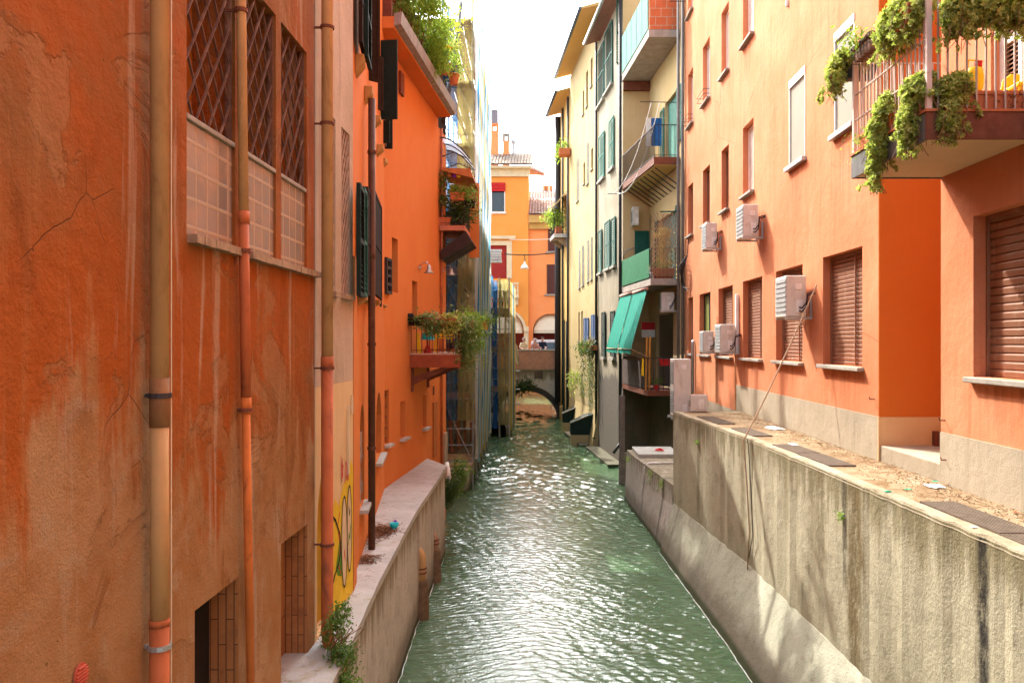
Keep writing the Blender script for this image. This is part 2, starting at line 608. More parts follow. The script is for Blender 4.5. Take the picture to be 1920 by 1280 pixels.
# ------------------------------------------------------------------ special surfaces
def left_wall_mat(name, z_edge, seed, warm):
    n = NT(name)
    p = n.pos((1, 1, 1), (seed, seed * 2, 0))
    z = n.sep(n.pos())[2]
    orange = n.mix(n.rng(n.noise(p, .8, 6, .6, .4), .35, .68), (.335, .09, .018), (.25, .108, .036))
    st = n.noise(n.pos((7, 7, .35), (seed, 0, 0)), 1.2, 6, .65, .15)
    orange = n.mix(n.math('MULTIPLY', n.rng(st, .50, .72), .6), orange, (.36, .17, .06))
    tan = n.mix(n.rng(n.noise(p, 1.3, 7, .65, .5), .36, .66), (.41, .24, .115), (.34, .16, .058))
    tan = n.mix(n.math('MULTIPLY', n.rng(n.noise(n.pos((1, 1, 1), (5, seed, 3)), 2.4, 8, .7, .4), .55, .66), .75), tan, (.40, .27, .16))
    tan = n.mix(n.math('MULTIPLY', n.rng(n.noise(n.pos((1.2, 1.2, .8), (2, seed, 9)), 1.7, 8, .7, .7), .58, .66), .7), tan, (.22, .09, .03))
    wob = n.math('MULTIPLY', n.math('SUBTRACT', n.noise(n.pos((2.2, 2.2, .55), (0, seed, 0)), 1.0, 8, .62, .5), .5), 2.6)
    drip = n.math('MULTIPLY', n.math('SUBTRACT', st, .5), 1.1)
    e = n.math('ADD', n.math('ADD', z, wob), drip)
    c = n.mix(n.rng(e, z_edge + .16, z_edge - .20), orange, tan)
    c = n.mix(.75, c, n.ramp(n.noise(n.pos((1, 1, .45), (seed, 8, 1)), 1.5, 7, .66, .6), [(.26, (.34, .27, .22)), (.48, (1, 1, 1)), (.72, (1.0, .98, .96))]), 'MULTIPLY')
    # scar of a fallen coat and bare patches above
    pt = n.noise(n.pos((1, 1, 1.3), (seed + 4, 2, 6)), 1.15, 9, .62, .9)
    c = n.mix(n.math('MULTIPLY', n.rng(pt, .57, .63), .6), c, (.33, .165, .07))
    pl = n.noise(n.pos((6, 6, .5), (seed + 1, 2, 8)), .8, 7, .62, .3)
    c = n.mix(n.math('MULTIPLY', n.rng(pl, .56, .64), .65), c, (.42, .29, .19))
    crack = n.voro(n.node('ShaderNodeMixRGB', None, Fac=.12, Color1=p, Color2=n.node('ShaderNodeTexNoise', None, Vector=p, Scale=3.0, Detail=6.0).outputs['Color']).outputs[0], 1.6, 'DISTANCE_TO_EDGE')
    ck = n.math('MULTIPLY', n.rng(crack, .006, .001), n.rng(n.noise(p, .9, 3), .56, .66))
    c = n.mix(n.math('MULTIPLY', ck, .6), c, (.13, .06, .03))
    pit = n.rng(n.voro(p, 9), .09, .03)
    pit = n.math('MULTIPLY', pit, n.rng(n.noise(p, 1.5, 3), .5, .7))
    c = n.mix(n.math('MULTIPLY', pit, .7), c, (.16, .07, .03))
    h = n.math('ADD', n.math('MULTIPLY', n.noise(p, 75, 4, .7), n.rng(e, z_edge + .1, z_edge - .3, .35, 1.0)), n.math('MULTIPLY', n.noise(p, 6, 7, .65), 2.4))
    h = n.math('ADD', h, n.math('MULTIPLY', n.rng(pt, .585, .61), -.9))
    h = n.math('ADD', h, n.math('MULTIPLY', n.math('ADD', pit, ck), -1.2))
    return n.pbr(c, .92, 0, n.bump(h, .65, .024), .05)


def quay_mat(name, base1, base2, moss_z, streaks, wet=True):
    n = NT(name)
    p = n.pos()
    xyz = n.sep(p)
    z = xyz[2]
    y = xyz[1]
    c = n.mix(n.rng(n.noise(p, .9, 7, .65, .4), .35, .68), base1, base2)
    c = n.mix(n.math('MULTIPLY', n.rng(n.noise(p, 3.5, 6, .7, .4), .50, .72), .6), c, dk(base1, .55))
    st = n.noise(n.pos((5, 5, .3)), 1.0, 6, .68, .2)
    # mossy grime that runs down from the rim
    top = n.math('ADD', z, n.math('MULTIPLY', n.math('SUBTRACT', st, .5), 2.0))
    top = n.math('ADD', top, n.math('MULTIPLY', n.math('SUBTRACT', n.noise(p, 5, 5, .7), .5), .35))
    c = n.mix(n.math('MULTIPLY', n.rng(top, moss_z - .30, moss_z + .12), .75), c, (.155, .125, .055))
    c = n.mix(n.math('MULTIPLY', n.rng(st, .57, .76), .40), c, (.17, .14, .08))
    # pits and small cracks
    pit = n.math('MULTIPLY', n.rng(n.noise(n.pos((3, 3, 1.4)), 7, 6, .75), .60, .72), .75)
    c = n.mix(pit, c, (.11, .08, .05))
    for (y0, wd, zlo, col, amt) in streaks:
        wob = n.math('MULTIPLY', n.math('SUBTRACT', n.noise(n.pos((1, 2, 1.1), (y0, 0, 0)), 1.6, 6, .7), .5), wd * 1.6)
        d = n.math('ABSOLUTE', n.math('SUBTRACT', n.math('ADD', y, wob), y0))
        m = n.math('MULTIPLY', n.rng(d, wd, wd * .35), n.rng(z, zlo, zlo + .5))
        m = n.math('MULTIPLY', m, n.rng(n.noise(n.pos((1, 1, .5)), 9, 5, .75), .3, .55, .35, 1.0))
        c = n.mix(n.math('MULTIPLY', m, amt), c, col)
    if wet:
        wl = n.math('ADD', z, n.math('MULTIPLY', n.math('SUBTRACT', n.noise(n.pos((1, 1, 1)), 2.2, 6, .7), .5), .5))
        c = n.mix(n.math('MULTIPLY', n.rng(wl, WZ + .62, WZ + .2), .75), c, (.13, .10, .07))
        c = n.mix(n.math('MULTIPLY', n.rng(z, WZ + .16, WZ + .06), .9), c, (.045, .055, .02))
    h = n.math('ADD', n.noise(p, 45, 4, .7), n.math('MULTIPLY', n.noise(p, 5, 7, .68), 2.5))
    h = n.math('SUBTRACT', h, n.math('MULTIPLY', pit, 1.2))
    return n.pbr(c, .92, 0, n.bump(h, .6, .016), .15)


def cap_mat(name):
    n = NT(name)
    p = n.pos()
    c = n.mix(n.rng(n.noise(p, 1.6, 6, .65, .4), .35, .68), (.38, .375, .335), (.47, .465, .425))
    m = n.noise(p, 1.1, 7, .68, .5)
    c = n.mix(n.math('MULTIPLY', n.rng(m, .54, .66), .6), c, (.29, .26, .12))
    c = n.mix(n.math('MULTIPLY', n.rng(n.noise(p, 9, 6, .72), .54, .70), .75), c, (.20, .14, .09))
    h = n.math('ADD', n.noise(p, 50, 4, .7), n.math('MULTIPLY', n.noise(p, 6, 6, .65), 2))
    return n.pbr(c, .9, 0, n.bump(h, .5, .012), .2)


def deck_mat(name):
    n = NT(name)
    p = n.pos()
    c = n.mix(n.rng(n.noise(p, 1.4, 6, .65, .4), .35, .65), (.25, .165, .09), (.35, .265, .16))
    c = n.mix(n.math('MULTIPLY', n.rng(n.noise(p, 3.2, 8, .75, .6), .48, .62), .8), c, (.16, .09, .035))
    c = n.mix(n.math('MULTIPLY', n.rng(n.noise(p, 2.3, 7, .7, .3), .6, .66), .8), c, (.40, .345, .25))
    c = n.mix(n.math('MULTIPLY', n.rng(n.noise(p, 40, 3, .7), .60, .7), .6), c, (.10, .06, .035))
    h = n.math('ADD', n.noise(p, 60, 4, .75), n.math('MULTIPLY', n.noise(p, 8, 6, .7), 2))
    return n.pbr(c, .95, 0, n.bump(h, .8, .02), .1)


def water_mat(name):
    n = NT(name)
    p = n.pos()
    fine = n.noise(n.pos((1.0, 1.2, 1)), 30.0, 2, .55, .4)
    c = n.mix(n.rng(n.noise(p, .25, 4), .35, .65), (.060, .116, .054), (.076, .134, .068))
    return n.pbr(c, .03, 0, n.bump(fine, .5, .012), .5, IOR=1.5)


M['left_near'] = left_wall_mat('weathered_orange_render', -.34, 1.7, 1)
M['left_mid'] = left_wall_mat('weathered_brown_render', -.80, 6.3, 0)
M['quay_r'] = quay_mat('stained_quay_concrete', (.36, .32, .215), (.42, .375, .255), -1.70,
                       [(9.05, .30, -9, (.13, .09, .035), .9), (9.35, .10, -2.9, (.06, .045, .025), .8), (6.55, .10, -9, (.03, .025, .02), .95), (13.1, .10, -3.6, (.12, .10, .06), .7), (16.2, .13, -3.5, (.13, .12, .06), .6), (13.5, .14, -3.4, (.17, .13, .06), .6), (10.2, .40, -2.9, (.16, .125, .06), .6), (11.4, .25, -2.7, (.16, .125, .06), .5), (7.6, .35, -2.3, (.17, .14, .07), .5)], False)
M['quay_low'] = quay_mat('pale_quay_footing', (.335, .325, .235), (.43, .41, .31), 9,
                         [(18.9, .10, -9, (.06, .055, .045), .8), (20.4, .10, -9, (.10, .085, .07), .6), (17.7, .12, -9, (.14, .11, .09), .5)])
M['quay_low2'] = quay_mat('brown_mossy_concrete', (.42, .37, .31), (.48, .42, .36), -3.15, [(19.2, .12, -9, (.06, .055, .045), .8), (21.4, .12, -9, (.10, .085, .07), .6)])
M['quay_l'] = quay_mat('left_quay_concrete', (.41, .365, .29), (.48, .43, .345), -2.85, [(13.7, .2, -9, (.20, .16, .12), .5), (15.6, .12, -9, (.2, .16, .12), .4)])
M['bridge'] = quay_mat('old_bridge_stone', (.46, .41, .32), (.52, .47, .38), -2.0, [], False)
M['cap'] = cap_mat('cap_slab_concrete')
M['rim'] = stucco('worn_rim_concrete', (.27, .225, .145), (.36, .31, .22), (.13, .10, .05), .7, .7, 50, .8)
M['deck'] = deck_mat('gravelly_quay_top')
M['water'] = water_mat('green_canal_water')
M['pinkbrick'] = paint('pinkish_brick_band', (.46, .25, .16), .2, 5, .9, .5, dirt=(.25, .17, .12))


def brick_mat(name, c1, c2, mortar, axis, sw, sh):
    n = NT(name)
    x, y, z = n.sep(n.pos())
    v = n.node('ShaderNodeCombineXYZ', None, X=(x if axis == 'x' else y), Y=z, Z=0.0).outputs[0]
    b = n.node('ShaderNodeTexBrick', None, Vector=v, Color1=c1, Color2=c2, Mortar=mortar, Scale=1.0)
    b.inputs['Brick Width'].default_value = sw
    b.inputs['Row Height'].default_value = sh
    b.inputs['Mortar Size'].default_value = .012
    c = n.mix(n.math('MULTIPLY', n.rng(n.noise(n.pos(), 5, 6, .7), .45, .7), .5), b.outputs['Color'], dk(c1, .6))
    return n.pbr(c, .9, 0, n.bump(n.math('ADD', n.math('MULTIPLY', b.outputs['Fac'], -1.0), n.noise(n.pos(), 30, 4)), .6, .012), .15)


M['hollowbrick'] = brick_mat('red_hollow_brick', (.55, .15, .06), (.48, .12, .05), (.45, .3, .2), 'x', .34, .26)
M['tallbrick'] = brick_mat('brown_clay_blocks', (.36, .15, .05), (.30, .115, .035), (.10, .045, .02), 'y', .075, .42)


def tile_mat(name, c1, c2, c3):
    n = NT(name)
    p = n.pos()
    v = n.node('ShaderNodeTexVoronoi', None, Vector=n.pos((4.5, 3.0, 3.0)), Scale=1.0)
    c = n.ramp(n.sep(v.outputs['Color'])[0], [(0, c1), (.5, c2), (1, c3)])
    c = n.mix(n.math('MULTIPLY', n.rng(n.noise(p, 3, 6, .7), .45, .7), .4), c, dk(c1, .6))
    return n.pbr(c, .85, 0, n.bump(n.noise(p, 30, 3), .3, .01), .2)


M['tiles'] = tile_mat('old_roof_tiles', (.40, .28, .20), (.55, .42, .32), (.64, .54, .44))
M['tiles2'] = tile_mat('pink_roof_tiles', (.42, .24, .17), (.52, .33, .25), (.58, .42, .34))

# ------------------------------------------------------------------ setting: ground, water
mb = MB()
mb.poly([(-60, -30, -7), (60, -30, -7), (60, 400, -7), (-60, 400, -7)])
kind(mb.build('canal_bed', M['dark']), 'structure')


def water_mesh():
    """the canal surface with its real ripples, finer near the camera"""
    import numpy as np
    rg = np.random.default_rng(11)

    def sm(a, b):
        t = np.clip((Y - a) / (b - a), 0, 1)
        return t * t * (3 - 2 * t)
    ys = [-8.0, 2.0, 6.0]
    while ys[-1] < 74:
        ys.append(ys[-1] + max(.022, min(.6, ys[-1] ** 2 * .00011)))
    ys = np.array(ys)
    xs = np.arange(-4.4, 4.41, .023)
    X, Y = np.meshgrid(xs, ys)
    Xw = X + .10 * np.sin(Y * 1.3 + .5 * X) + .05 * np.sin(Y * 3.1 + X * 2)
    Yw = Y + .12 * np.sin(X * 1.7 + Y * .4) + .06 * np.sin(X * 3.7 - Y * 1.1)
    Z = np.zeros_like(X)
    for lam0, lam1, n, steep in ((.8, 2.0, 8, .004), (.24, .7, 24, .010), (.075, .24, 74, .034)):
        for _ in range(n):
            lam = np.exp(rg.uniform(np.log(lam0), np.log(lam1)))
            th = rg.normal(math.pi / 2, .6)
            k = 2 * math.pi / lam
            fade = np.clip(1.5 - Y / (lam * 300), 0, 1) * (1 + 1.3 * sm(15, 30)) * (1 + (2.6 * sm(18, 34) if lam > .3 else 0) + (3.0 * sm(26, 44) if lam > .8 else 0))
            Z += steep / k * fade * np.sin(k * (Xw * math.cos(th) + Yw * math.sin(th)) + rg.uniform(0, 6.28))
    gust = .75 + .35 * np.sin(X * .9 + Y * .23) * np.sin(Y * .31 + 1.0)
    Z = WZ + Z * gust
    nx, ny = len(xs), len(ys)
    me = bpy.data.meshes.new('water')
    co = np.stack([X, Y, Z], -1).reshape(-1).astype(np.float32)
    me.vertices.add(nx * ny)
    me.vertices.foreach_set('co', co)
    a = (np.arange(ny - 1)[:, None] * nx + np.arange(nx - 1)[None, :]).reshape(-1)
    q = np.stack([a, a + 1, a + nx + 1, a + nx], -1).reshape(-1)
    nf = len(a)
    me.loops.add(nf * 4)
    me.loops.foreach_set('vertex_index', q.astype(np.int32))
    me.polygons.add(nf)
    me.polygons.foreach_set('loop_start', np.arange(0, nf * 4, 4, dtype=np.int32))
    me.polygons.foreach_set('use_smooth', np.ones(nf, dtype=bool))
    me.update(calc_edges=True)
    me.validate()
    me.materials.append(M['water'])
    o = bpy.data.objects.new('water', me)
    COL.objects.link(o)
    return o


kind(water_mesh(), 'structure')


# ------------------------------------------------------------------ shared builders
def vec2(px, Y):
    return (xat(px, Y), Y)


def roller(house, w, u0, u1, z0, z1, depth, m, slat=.06, mull=True, sill=True, sill_m=None, lab=None, sill_d=.09):
    """a recessed window closed by a slatted roller shutter, with its sill"""
    u0, u1 = min(u0, u1), max(u0, u1)
    f = MB()
    t = .03
    f.wbox(w, u0 + .002, u0 + t, z0 + .002, z1 - .002, -depth + .001, -depth + .05)
    f.wbox(w, u1 - t, u1 - .002, z0 + .002, z1 - .002, -depth + .001, -depth + .05)
    f.wbox(w, u0 + t, u1 - t, z1 - .05, z1 - .002, -depth + .001, -depth + .05)
    if mull:
        c = u0 + (u1 - u0) * .36
        f.wbox(w, c - .012, c + .012, z0 + .002, z1 - .05, -depth + .03, -depth + .052)
    win = f.build('window', m, house)
    if lab:
        win['label'] = lab
    s = MB()
    n = max(4, int((z1 - z0) / slat))
    h = (z1 - z0) / n
    for k in range(n):
        a = z0 + k * h
        prof = [(a, .004), (a + h * .12, .018), (a + h * .75, .024), (a + h * .92, .012), (a + h, .004)]
        for (za, da), (zb, db) in zip(prof, prof[1:]):
            s.poly([w.pt(u0 + .01, za, -depth + da), w.pt(u1 - .01, za, -depth + da), w.pt(u1 - .01, zb, -depth + db), w.pt(u0 + .01, zb, -depth + db)])
    s.build('roller_shutter', m, win)
    if sill:
        q = MB()
        q.wbox(w, u0 - .06, u1 + .06, z0 - .055, z0 - .002, -depth + .002, sill_d)
        q.build('sill', sill_m or M['sill'], win, bevel=.008)
    return win


def louvre_mesh(mb, w, u0, u1, z0, z1, d, th=.03, slat=.05, solid=False):
    """one shutter leaf lying along a wall"""
    fr = .045
    mb.wbox(w, u0, u0 + fr, z0, z1, d, d + th)
    mb.wbox(w, u1 - fr, u1, z0, z1, d, d + th)
    for zz in (z0, (z0 + z1) / 2 - fr / 2, z1 - fr):
        mb.wbox(w, u0 + fr, u1 - fr, zz, zz + fr, d, d + th)
    if solid:
        mb.wbox(w, u0 + fr, u1 - fr, z0 + fr, z1 - fr, d + .006, d + th - .008)
        return
    n = int((z1 - z0) / slat)
    for k in range(1, n):
        a = z0 + (z1 - z0) * k / n
        mb.poly([w.pt(u0 + fr, a - slat * .45, d + th - .002), w.pt(u1 - fr, a - slat * .45, d + th - .002), w.pt(u1 - fr, a + slat * .45, d + .002), w.pt(u0 + fr, a + slat * .45, d + .002)])


def louvre_free(mb, a, b, z0, z1, th=.035, slat=.06, solid=False):
    """one shutter leaf standing between two plan points (swung out)"""
    w = Wall(a, b, 1)
    louvre_mesh(mb, w, 0, w.L, z0, z1, -th / 2, th, slat, solid)


def foliage(mb, centers, n, size, rng, droop=.3, wide=.5, clump=14, spread=.16):
    """leaves in clumps spread through ellipsoids (centre, radii)"""
    vol = [max(1e-6, r[0] * r[1] * r[2]) ** .67 for c, r in centers]
    tot = sum(vol)
    for (c, r), v in zip(centers, vol):
        k = max(3, int(n * v / tot / clump))
        for _ in range(k):
            d = Vector((rng.gauss(0, 1), rng.gauss(0, 1), rng.gauss(0, 1))).normalized() * rng.uniform(.45, 1.05)
            cc = Vector(c) + Vector((d.x * r[0], d.y * r[1], d.z * r[2]))
            sp = spread * rng.uniform(.5, 1.4)
            for _ in range(clump):
                q = cc + Vector((rng.gauss(0, sp), rng.gauss(0, sp), rng.gauss(0, sp * .8))) * .5
                dr = Vector((rng.uniform(-1, 1), rng.uniform(-1, 1), rng.uniform(-1, .8) - droop))
                up = Vector((rng.uniform(-.6, .6), rng.uniform(-.6, .6), 1))
                l = size * rng.uniform(.6, 1.3)
                mb.leaf(q, dr, up, l, l * wide)


def rosettes(mb, centers, n, size, rng):
    """succulent heads: small stars of leaves that face outwards"""
    vol = [max(1e-6, r[0] * r[1] * r[2]) ** .67 for c, r in centers]
    tot = sum(vol)
    for (c, r), v in zip(centers, vol):
        for _ in range(max(4, int(n * v / tot))):
            d = Vector((rng.gauss(0, 1), rng.gauss(0, 1), rng.gauss(0, 1))).normalized()
            q = Vector(c) + Vector((d.x * r[0], d.y * r[1], d.z * r[2])) * rng.uniform(.55, 1.08)
            f = (d + Vector((rng.uniform(-.5, .5), rng.uniform(-.5, .5), rng.uniform(-.2, .7)))).normalized()
            a = f.orthogonal().normalized()
            b = f.cross(a)
            s = size * rng.uniform(.6, 1.3)
            t0 = rng.uniform(0, 6)
            for k in range(6):
                t = t0 + k * math.pi / 3
                o = a * math.cos(t) + b * math.sin(t)
                mb.leaf(q, o * 1.0 + f * rng.uniform(.3, .8), f, s, s * .5)


def strands(mb, starts, ln, size, rng, sway=.05, wide=.45, step=.025):
    """leafy trailing stems"""
    for p in starts:
        q = Vector(p)
        L = ln * rng.uniform(.45, 1.15)
        n = int(L / step)
        vx, vy = rng.uniform(-1, 1) * sway, rng.uniform(-1, 1) * sway
        for k in range(n):
            q = q + Vector((vx * step * 4 + rng.gauss(0, .004), vy * step * 4 + rng.gauss(0, .004), -step))
            vx *= .96
            vy *= .96
            for _ in range(2):
                t = rng.uniform(0, 6.28)
                l = size * rng.uniform(.6, 1.2)
                mb.leaf(q, Vector((math.cos(t), math.sin(t), rng.uniform(-.9, .2))), Vector((0, 0, 1)), l, l * wide)


def pot(mb, c, r, h, seg=14):
    mb.lathe([(r * .68, 0), (r * .95, h * .82), (r * 1.08, h * .83), (r * 1.08, h), (r * .92, h), (r * .88, h * .86)], c, seg)


def trough(mb, c, l, d, h, ax):
    """tapered planter box, long side along unit vector ax"""
    c = Vector(c)
    a = Vector(ax)
    b = Vector((-a.y, a.x, 0))
    lo, hi = .84, 1.0
    pts = []
    for k, zz in ((lo, 0), (hi, h)):
        for sx, sy in ((-1, -1), (1, -1), (1, 1), (-1, 1)):
            pts.append(c + a * sx * l / 2 * k + b * sy * d / 2 * k + Vector((0, 0, zz)))
    mb.hexa(pts)
    rim = []
    for zz in (h - .025, h + .004):
        for sx, sy in ((-1, -1), (1, -1), (1, 1), (-1, 1)):
            rim.append(c + a * sx * (l / 2 + .012) + b * sy * (d / 2 + .012) + Vector((0, 0, zz)))
    mb.hexa(rim)


def railing(mb, pts, h, z, step=.11, r=.008, top=.014, low=.06):
    """vertical bar railing along plan points"""
    for a, b in zip(pts, pts[1:]):
        a, b = Vector((*a, z)), Vector((*b, z))
        n = max(1, round((b - a).length / step))
        for k in range(n + 1):
            q = a + (b - a) * k / n
            mb.tube([q, q + Vector((0, 0, h))], r, 5)
        mb.bar(a + Vector((0, 0, h)), b + Vector((0, 0, h)), top * 2.4, top * 1.4)
        mb.bar(a + Vector((0, 0, low)), b + Vector((0, 0, low)), top * 1.6, top * 1.2)


def pantiles(mb, o, ex, ey, nx, ny, r=.045):
    """half-round tile rows: o corner at the eave, ex along the eave, ey up the slope"""
    o, ex, ey = Vector(o), Vector(ex), Vector(ey)
    nrm = ex.cross(ey).normalized()
    if nrm.z < 0:
        nrm = -nrm
    rng = random.Random(5)
    for j in range(ny):
        for i in range(nx):
            jit = rng.uniform(-.012, .012)
            a0 = o + ex * (i / nx) + ey * (j / ny + jit * .3)
            sx = ex / nx
            sy = ey / ny * 1.12
            rows = []
            for (k, lift) in ((0, .03), (1, .0)):
                row = []
                for t in range(5):
                    an = math.pi * t / 4
                    off = sx * (.5 - .5 * math.cos(an) * (1 - .12 * k))
                    row.append(mb.bm.verts.new(a0 + off + sy * k + nrm * (math.sin(an) * r * (1 - .15 * k) + lift + jit)))
                rows.append(row)
            for t in range(4):
                mb.bm.faces.new((rows[0][t], rows[0][t + 1], rows[1][t + 1], rows[1][t]))
# ================================================================== RIGHT BANK
WR = Wall((4.2, 0), (4.2, 40), -1)            # here u equals the distance Y


def plain_window(house, w, u0, u1, z0, z1, depth, m=None, sill=True, bars=0, frame_m=None):
    u0, u1 = min(u0, u1), max(u0, u1)
    f = MB()
    t = .035
    f.wbox(w, u0 + .002, u0 + t, z0 + .002, z1 - .002, -depth + .001, -depth + .04)
    f.wbox(w, u1 - t, u1 - .002, z0 + .002, z1 - .002, -depth + .001, -depth + .04)
    f.wbox(w, u0 + t, u1 - t, z0 + .002, z0 + t, -depth + .001, -depth + .04)
    f.wbox(w, u0 + t, u1 - t, z1 - t, z1 - .002, -depth + .001, -depth + .04)
    c = (u0 + u1) / 2
    f.wbox(w, c - .02, c + .02, z0 + t, z1 - t, -depth + .001, -depth + .042)
    win = f.build('window', frame_m or M['sill'], house)
    p = MB()
    p.wbox(w, u0 + t, u1 - t, z0 + t, z1 - t, -depth + .003, -depth + .018)
    p.build('pane', m or M['glass'], win)
    if sill:
        q = MB()
        q.wbox(w, u0 - .05, u1 + .05, z0 - .05, z0 - .002, -depth + .002, .07)
        q.build('sill', M['sill'], win)
    return win


# ---- main salmon house
HP = thing('house', 'long salmon orange house on the right with grey cement base and roller shuttered windows', 'house', (4.2, 18, -1.49))
ZB = -1.49
cols = [(1543, 1617), (1455, 1505), (1393, 1429), (1347, 1374), (1311.5, 1332), (1290.6, 1299.5)]
colA = [(1393, 1413), (1352.8, 1366.5), (1318, 1331), (1290, 1299.5)]
holes, deps, specs = [], [], []
for i, (a, b) in enumerate(cols):
    u0, u1 = WR.u(b), WR.u(a)
    holes.append(rect(u0, u1, -.34, 1.26))
    deps.append(.16)
    specs.append(('C', i, u0, u1, -.34, 1.26))
for (z0, z1, row) in ((3.04, 4.49, 'B'), (6.2, 7.74, 'A'), (9.4, 10.9, 'Z')):
    for i, (a, b) in enumerate(colA):
        u0, u1 = WR.u(b), WR.u(a)
        holes.append(rect(u0, u1, z0, z1))
        deps.append(.16)
        specs.append((row, i, u0, u1, z0, z1))
for (a, b) in ((1479.7, 1510), (1564.7, 1602.8)):
    u0, u1 = WR.u(b), WR.u(a)
    holes.append(rect(u0, u1, 2.97, 4.44))
    deps.append(.05)
    specs.append(('S', 0, u0, u1, 2.97, 4.44))
mb = MB()
mb.facade(WR, 10.72, 25.5, ZB - .02, 12.5, holes, deps, back=6.0)
mb.build('wall', M['pink'], HP)
for row, i, u0, u1, z0, z1 in specs:
    if row == 'C' and i == 4:
        plain_window(HP, WR, u0, u1, z0, z1, .16, M['greenpanel'], True, frame_m=M['iron'])
    elif row == 'C' and i == 5:
        plain_window(HP, WR, u0, u1, z0, z1, .16, M['greenpanel'], True, frame_m=M['iron'])
    elif row == 'C':
        roller(HP, WR, u0, u1, z0, z1, .16, M['brownshut'])
    elif row == 'B':
        roller(HP, WR, u0, u1, z0, z1, .16, M['whiteshut'] if i == 0 else M['brownshut'], mull=False)
    elif row == 'S':
        f = MB()
        f.wbox(WR, u0 + .003, u1 - .003, z1 - .13, z1 - .003, -.048, .012)
        for k in (u0 + .003, u1 - .028):
            f.wbox(WR, k, k + .025, z0 + .003, z1 - .13, -.048, .006)
        win = f.build('window', M['white'], HP)
        win['label'] = 'window covered by a flat beige screen'
        s = MB()
        s.wbox(WR, u0 + .03, u1 - .03, z0 + .004, z1 - .132, -.048, -.02)
        s.build('screen', M['screen'], win)
        s = MB()
        s.wbox(WR, u0 - .06, u1 + .06, z0 - .07, z0 - .002, -.049, .08)
        s.build('sill', M['steel'], win, bevel=.006)
    else:
        roller(HP, WR, u0, u1, z0, z1, .16, M['whiteshut'], mull=False)
        if row == 'A' and i in (2, 3):
            g = MB()
            for zz in (.08, .2):
                g.tube([WR.pt(u0, z0 + zz, 0), WR.pt(u0, z0 + zz, .16), WR.pt(u1, z0 + zz, .16), WR.pt(u1, z0 + zz, 0)], .008, 5)
            g.build('plant_rail', M['iron'], HP)
mb = MB()
mb.wbox(WR, 10.722, 18.6, ZB - .02, -.945, .0005, .012)
mb.build('plinth', M['plinth'], HP)
mb = MB()
mb.wbox(WR, 18.3, 25.45, WZ - .4, ZB - .022, -.5, -.002)
mb.build('basement_wall', M['plinth'], HP)
# recess end wall that faces us, in a deeper orange, with its own base band
mb = MB()
mb.box(4.201, 6.6, 10.70, 10.717, -.945, 12.5)
mb.build('end_wall', M['pink_end'], HP)
mb = MB()
mb.box(4.188, 6.6, 10.688, 10.717, ZB - .02, -.947)
mb.build('plinth', M['cream'], HP)
mb = MB()
mb.box(6.4, 6.6, 8.9, 10.69, ZB, 12.5)
mb.build('recess_back_wall', M['pink_end'], HP)
mb = MB()
mb.box(4.21, 6.4, 9.0, 10.686, ZB - .05, -1.30)
mb.build('step', M['plinth'], HP, bevel=.01)
mb = MB()
mb.box(4.86, 4.93, 10.60, 10.685, -1.299, -1.12)
mb.build('vent_box', M['rust'], HP)
# conduit and hooks on the wall
mb = MB()
u = WR.u(1385)
mb.prism([WR.pt(u - .05, -.25, .002), WR.pt(u + .05, -.25, .002), WR.pt(u + .05, .95, .002), WR.pt(u + .03, 1.02, .002), WR.pt(u - .03, 1.02, .002), WR.pt(u - .05, .95, .002)], WR.n * .07)
mb.build('cable_duct', M['white'], HP, bevel=.015)
for px, py in ((1640, 748), ):
    mb = MB()
    uu = WR.u(px)
    z = WR.z(py, uu)
    mb.tube([WR.pt(uu, z, 0), WR.pt(uu, z, .06), WR.pt(uu, z + .03, .07)], .008, 6)
    mb.build('wall_hook', M['rust'], HP)
mb = MB()
u = WR.u(1478)
mb.lathe([(.03, 0), (.035, .05), (.03, .1)], WR.pt(u, 5.75, .02), 10)
mb.build('wall_light', M['white'], HP)
mb = MB()
u = WR.u(1303)
mb.tube([WR.pt(u, -1.45, .06), WR.pt(u, -.02, .06), WR.pt(u, .02, .03)], .045, 10)
mb.build('standpipe', M['steel'], HP, smooth=True)
mb = MB()
for u, z0, z1 in ((WR.u(1343), -1.48, -.28), (WR.u(1343) - .12, -1.48, .62), (WR.u(1380), -1.48, -.25)):
    mb.tube([WR.pt(u, z0, .012), WR.pt(u, z1, .012)], .009, 6)
mb.build('cable', M['beigepipe'], HP)
# down pipe in the corner at the far end
mb = MB()
for x, y in ((4.13, 25.42), (4.02, 25.55)):
    mb.tube([(x, y, -3.0), (x, y, 12.4)], .045, 10)
mb.build('drain_pipe', paint('grey_pipe_paint', (.16, .15, .14), .2, 6, .7), HP, smooth=True)
mb = MB()
u = WR.u(1292)
rng = random.Random(3)
for k in range(7):
    mb.tube([WR.pt(u, 2.95, .02), WR.pt(u, 2.5, .05), WR.pt(u - .1, 2.3 - .02 * k, .12 + .03 * k), WR.pt(u + .15, 1.9 - .05 * k, .18), WR.pt(u - .05 * k, 1.5 - .1 * rng.random(), .1)], .014, 5)
tag(mb.build('cable_bundle', M['rubber']), 'loose black cable bundle hanging on the salmon wall beside the grey corner pipe', 'cable')

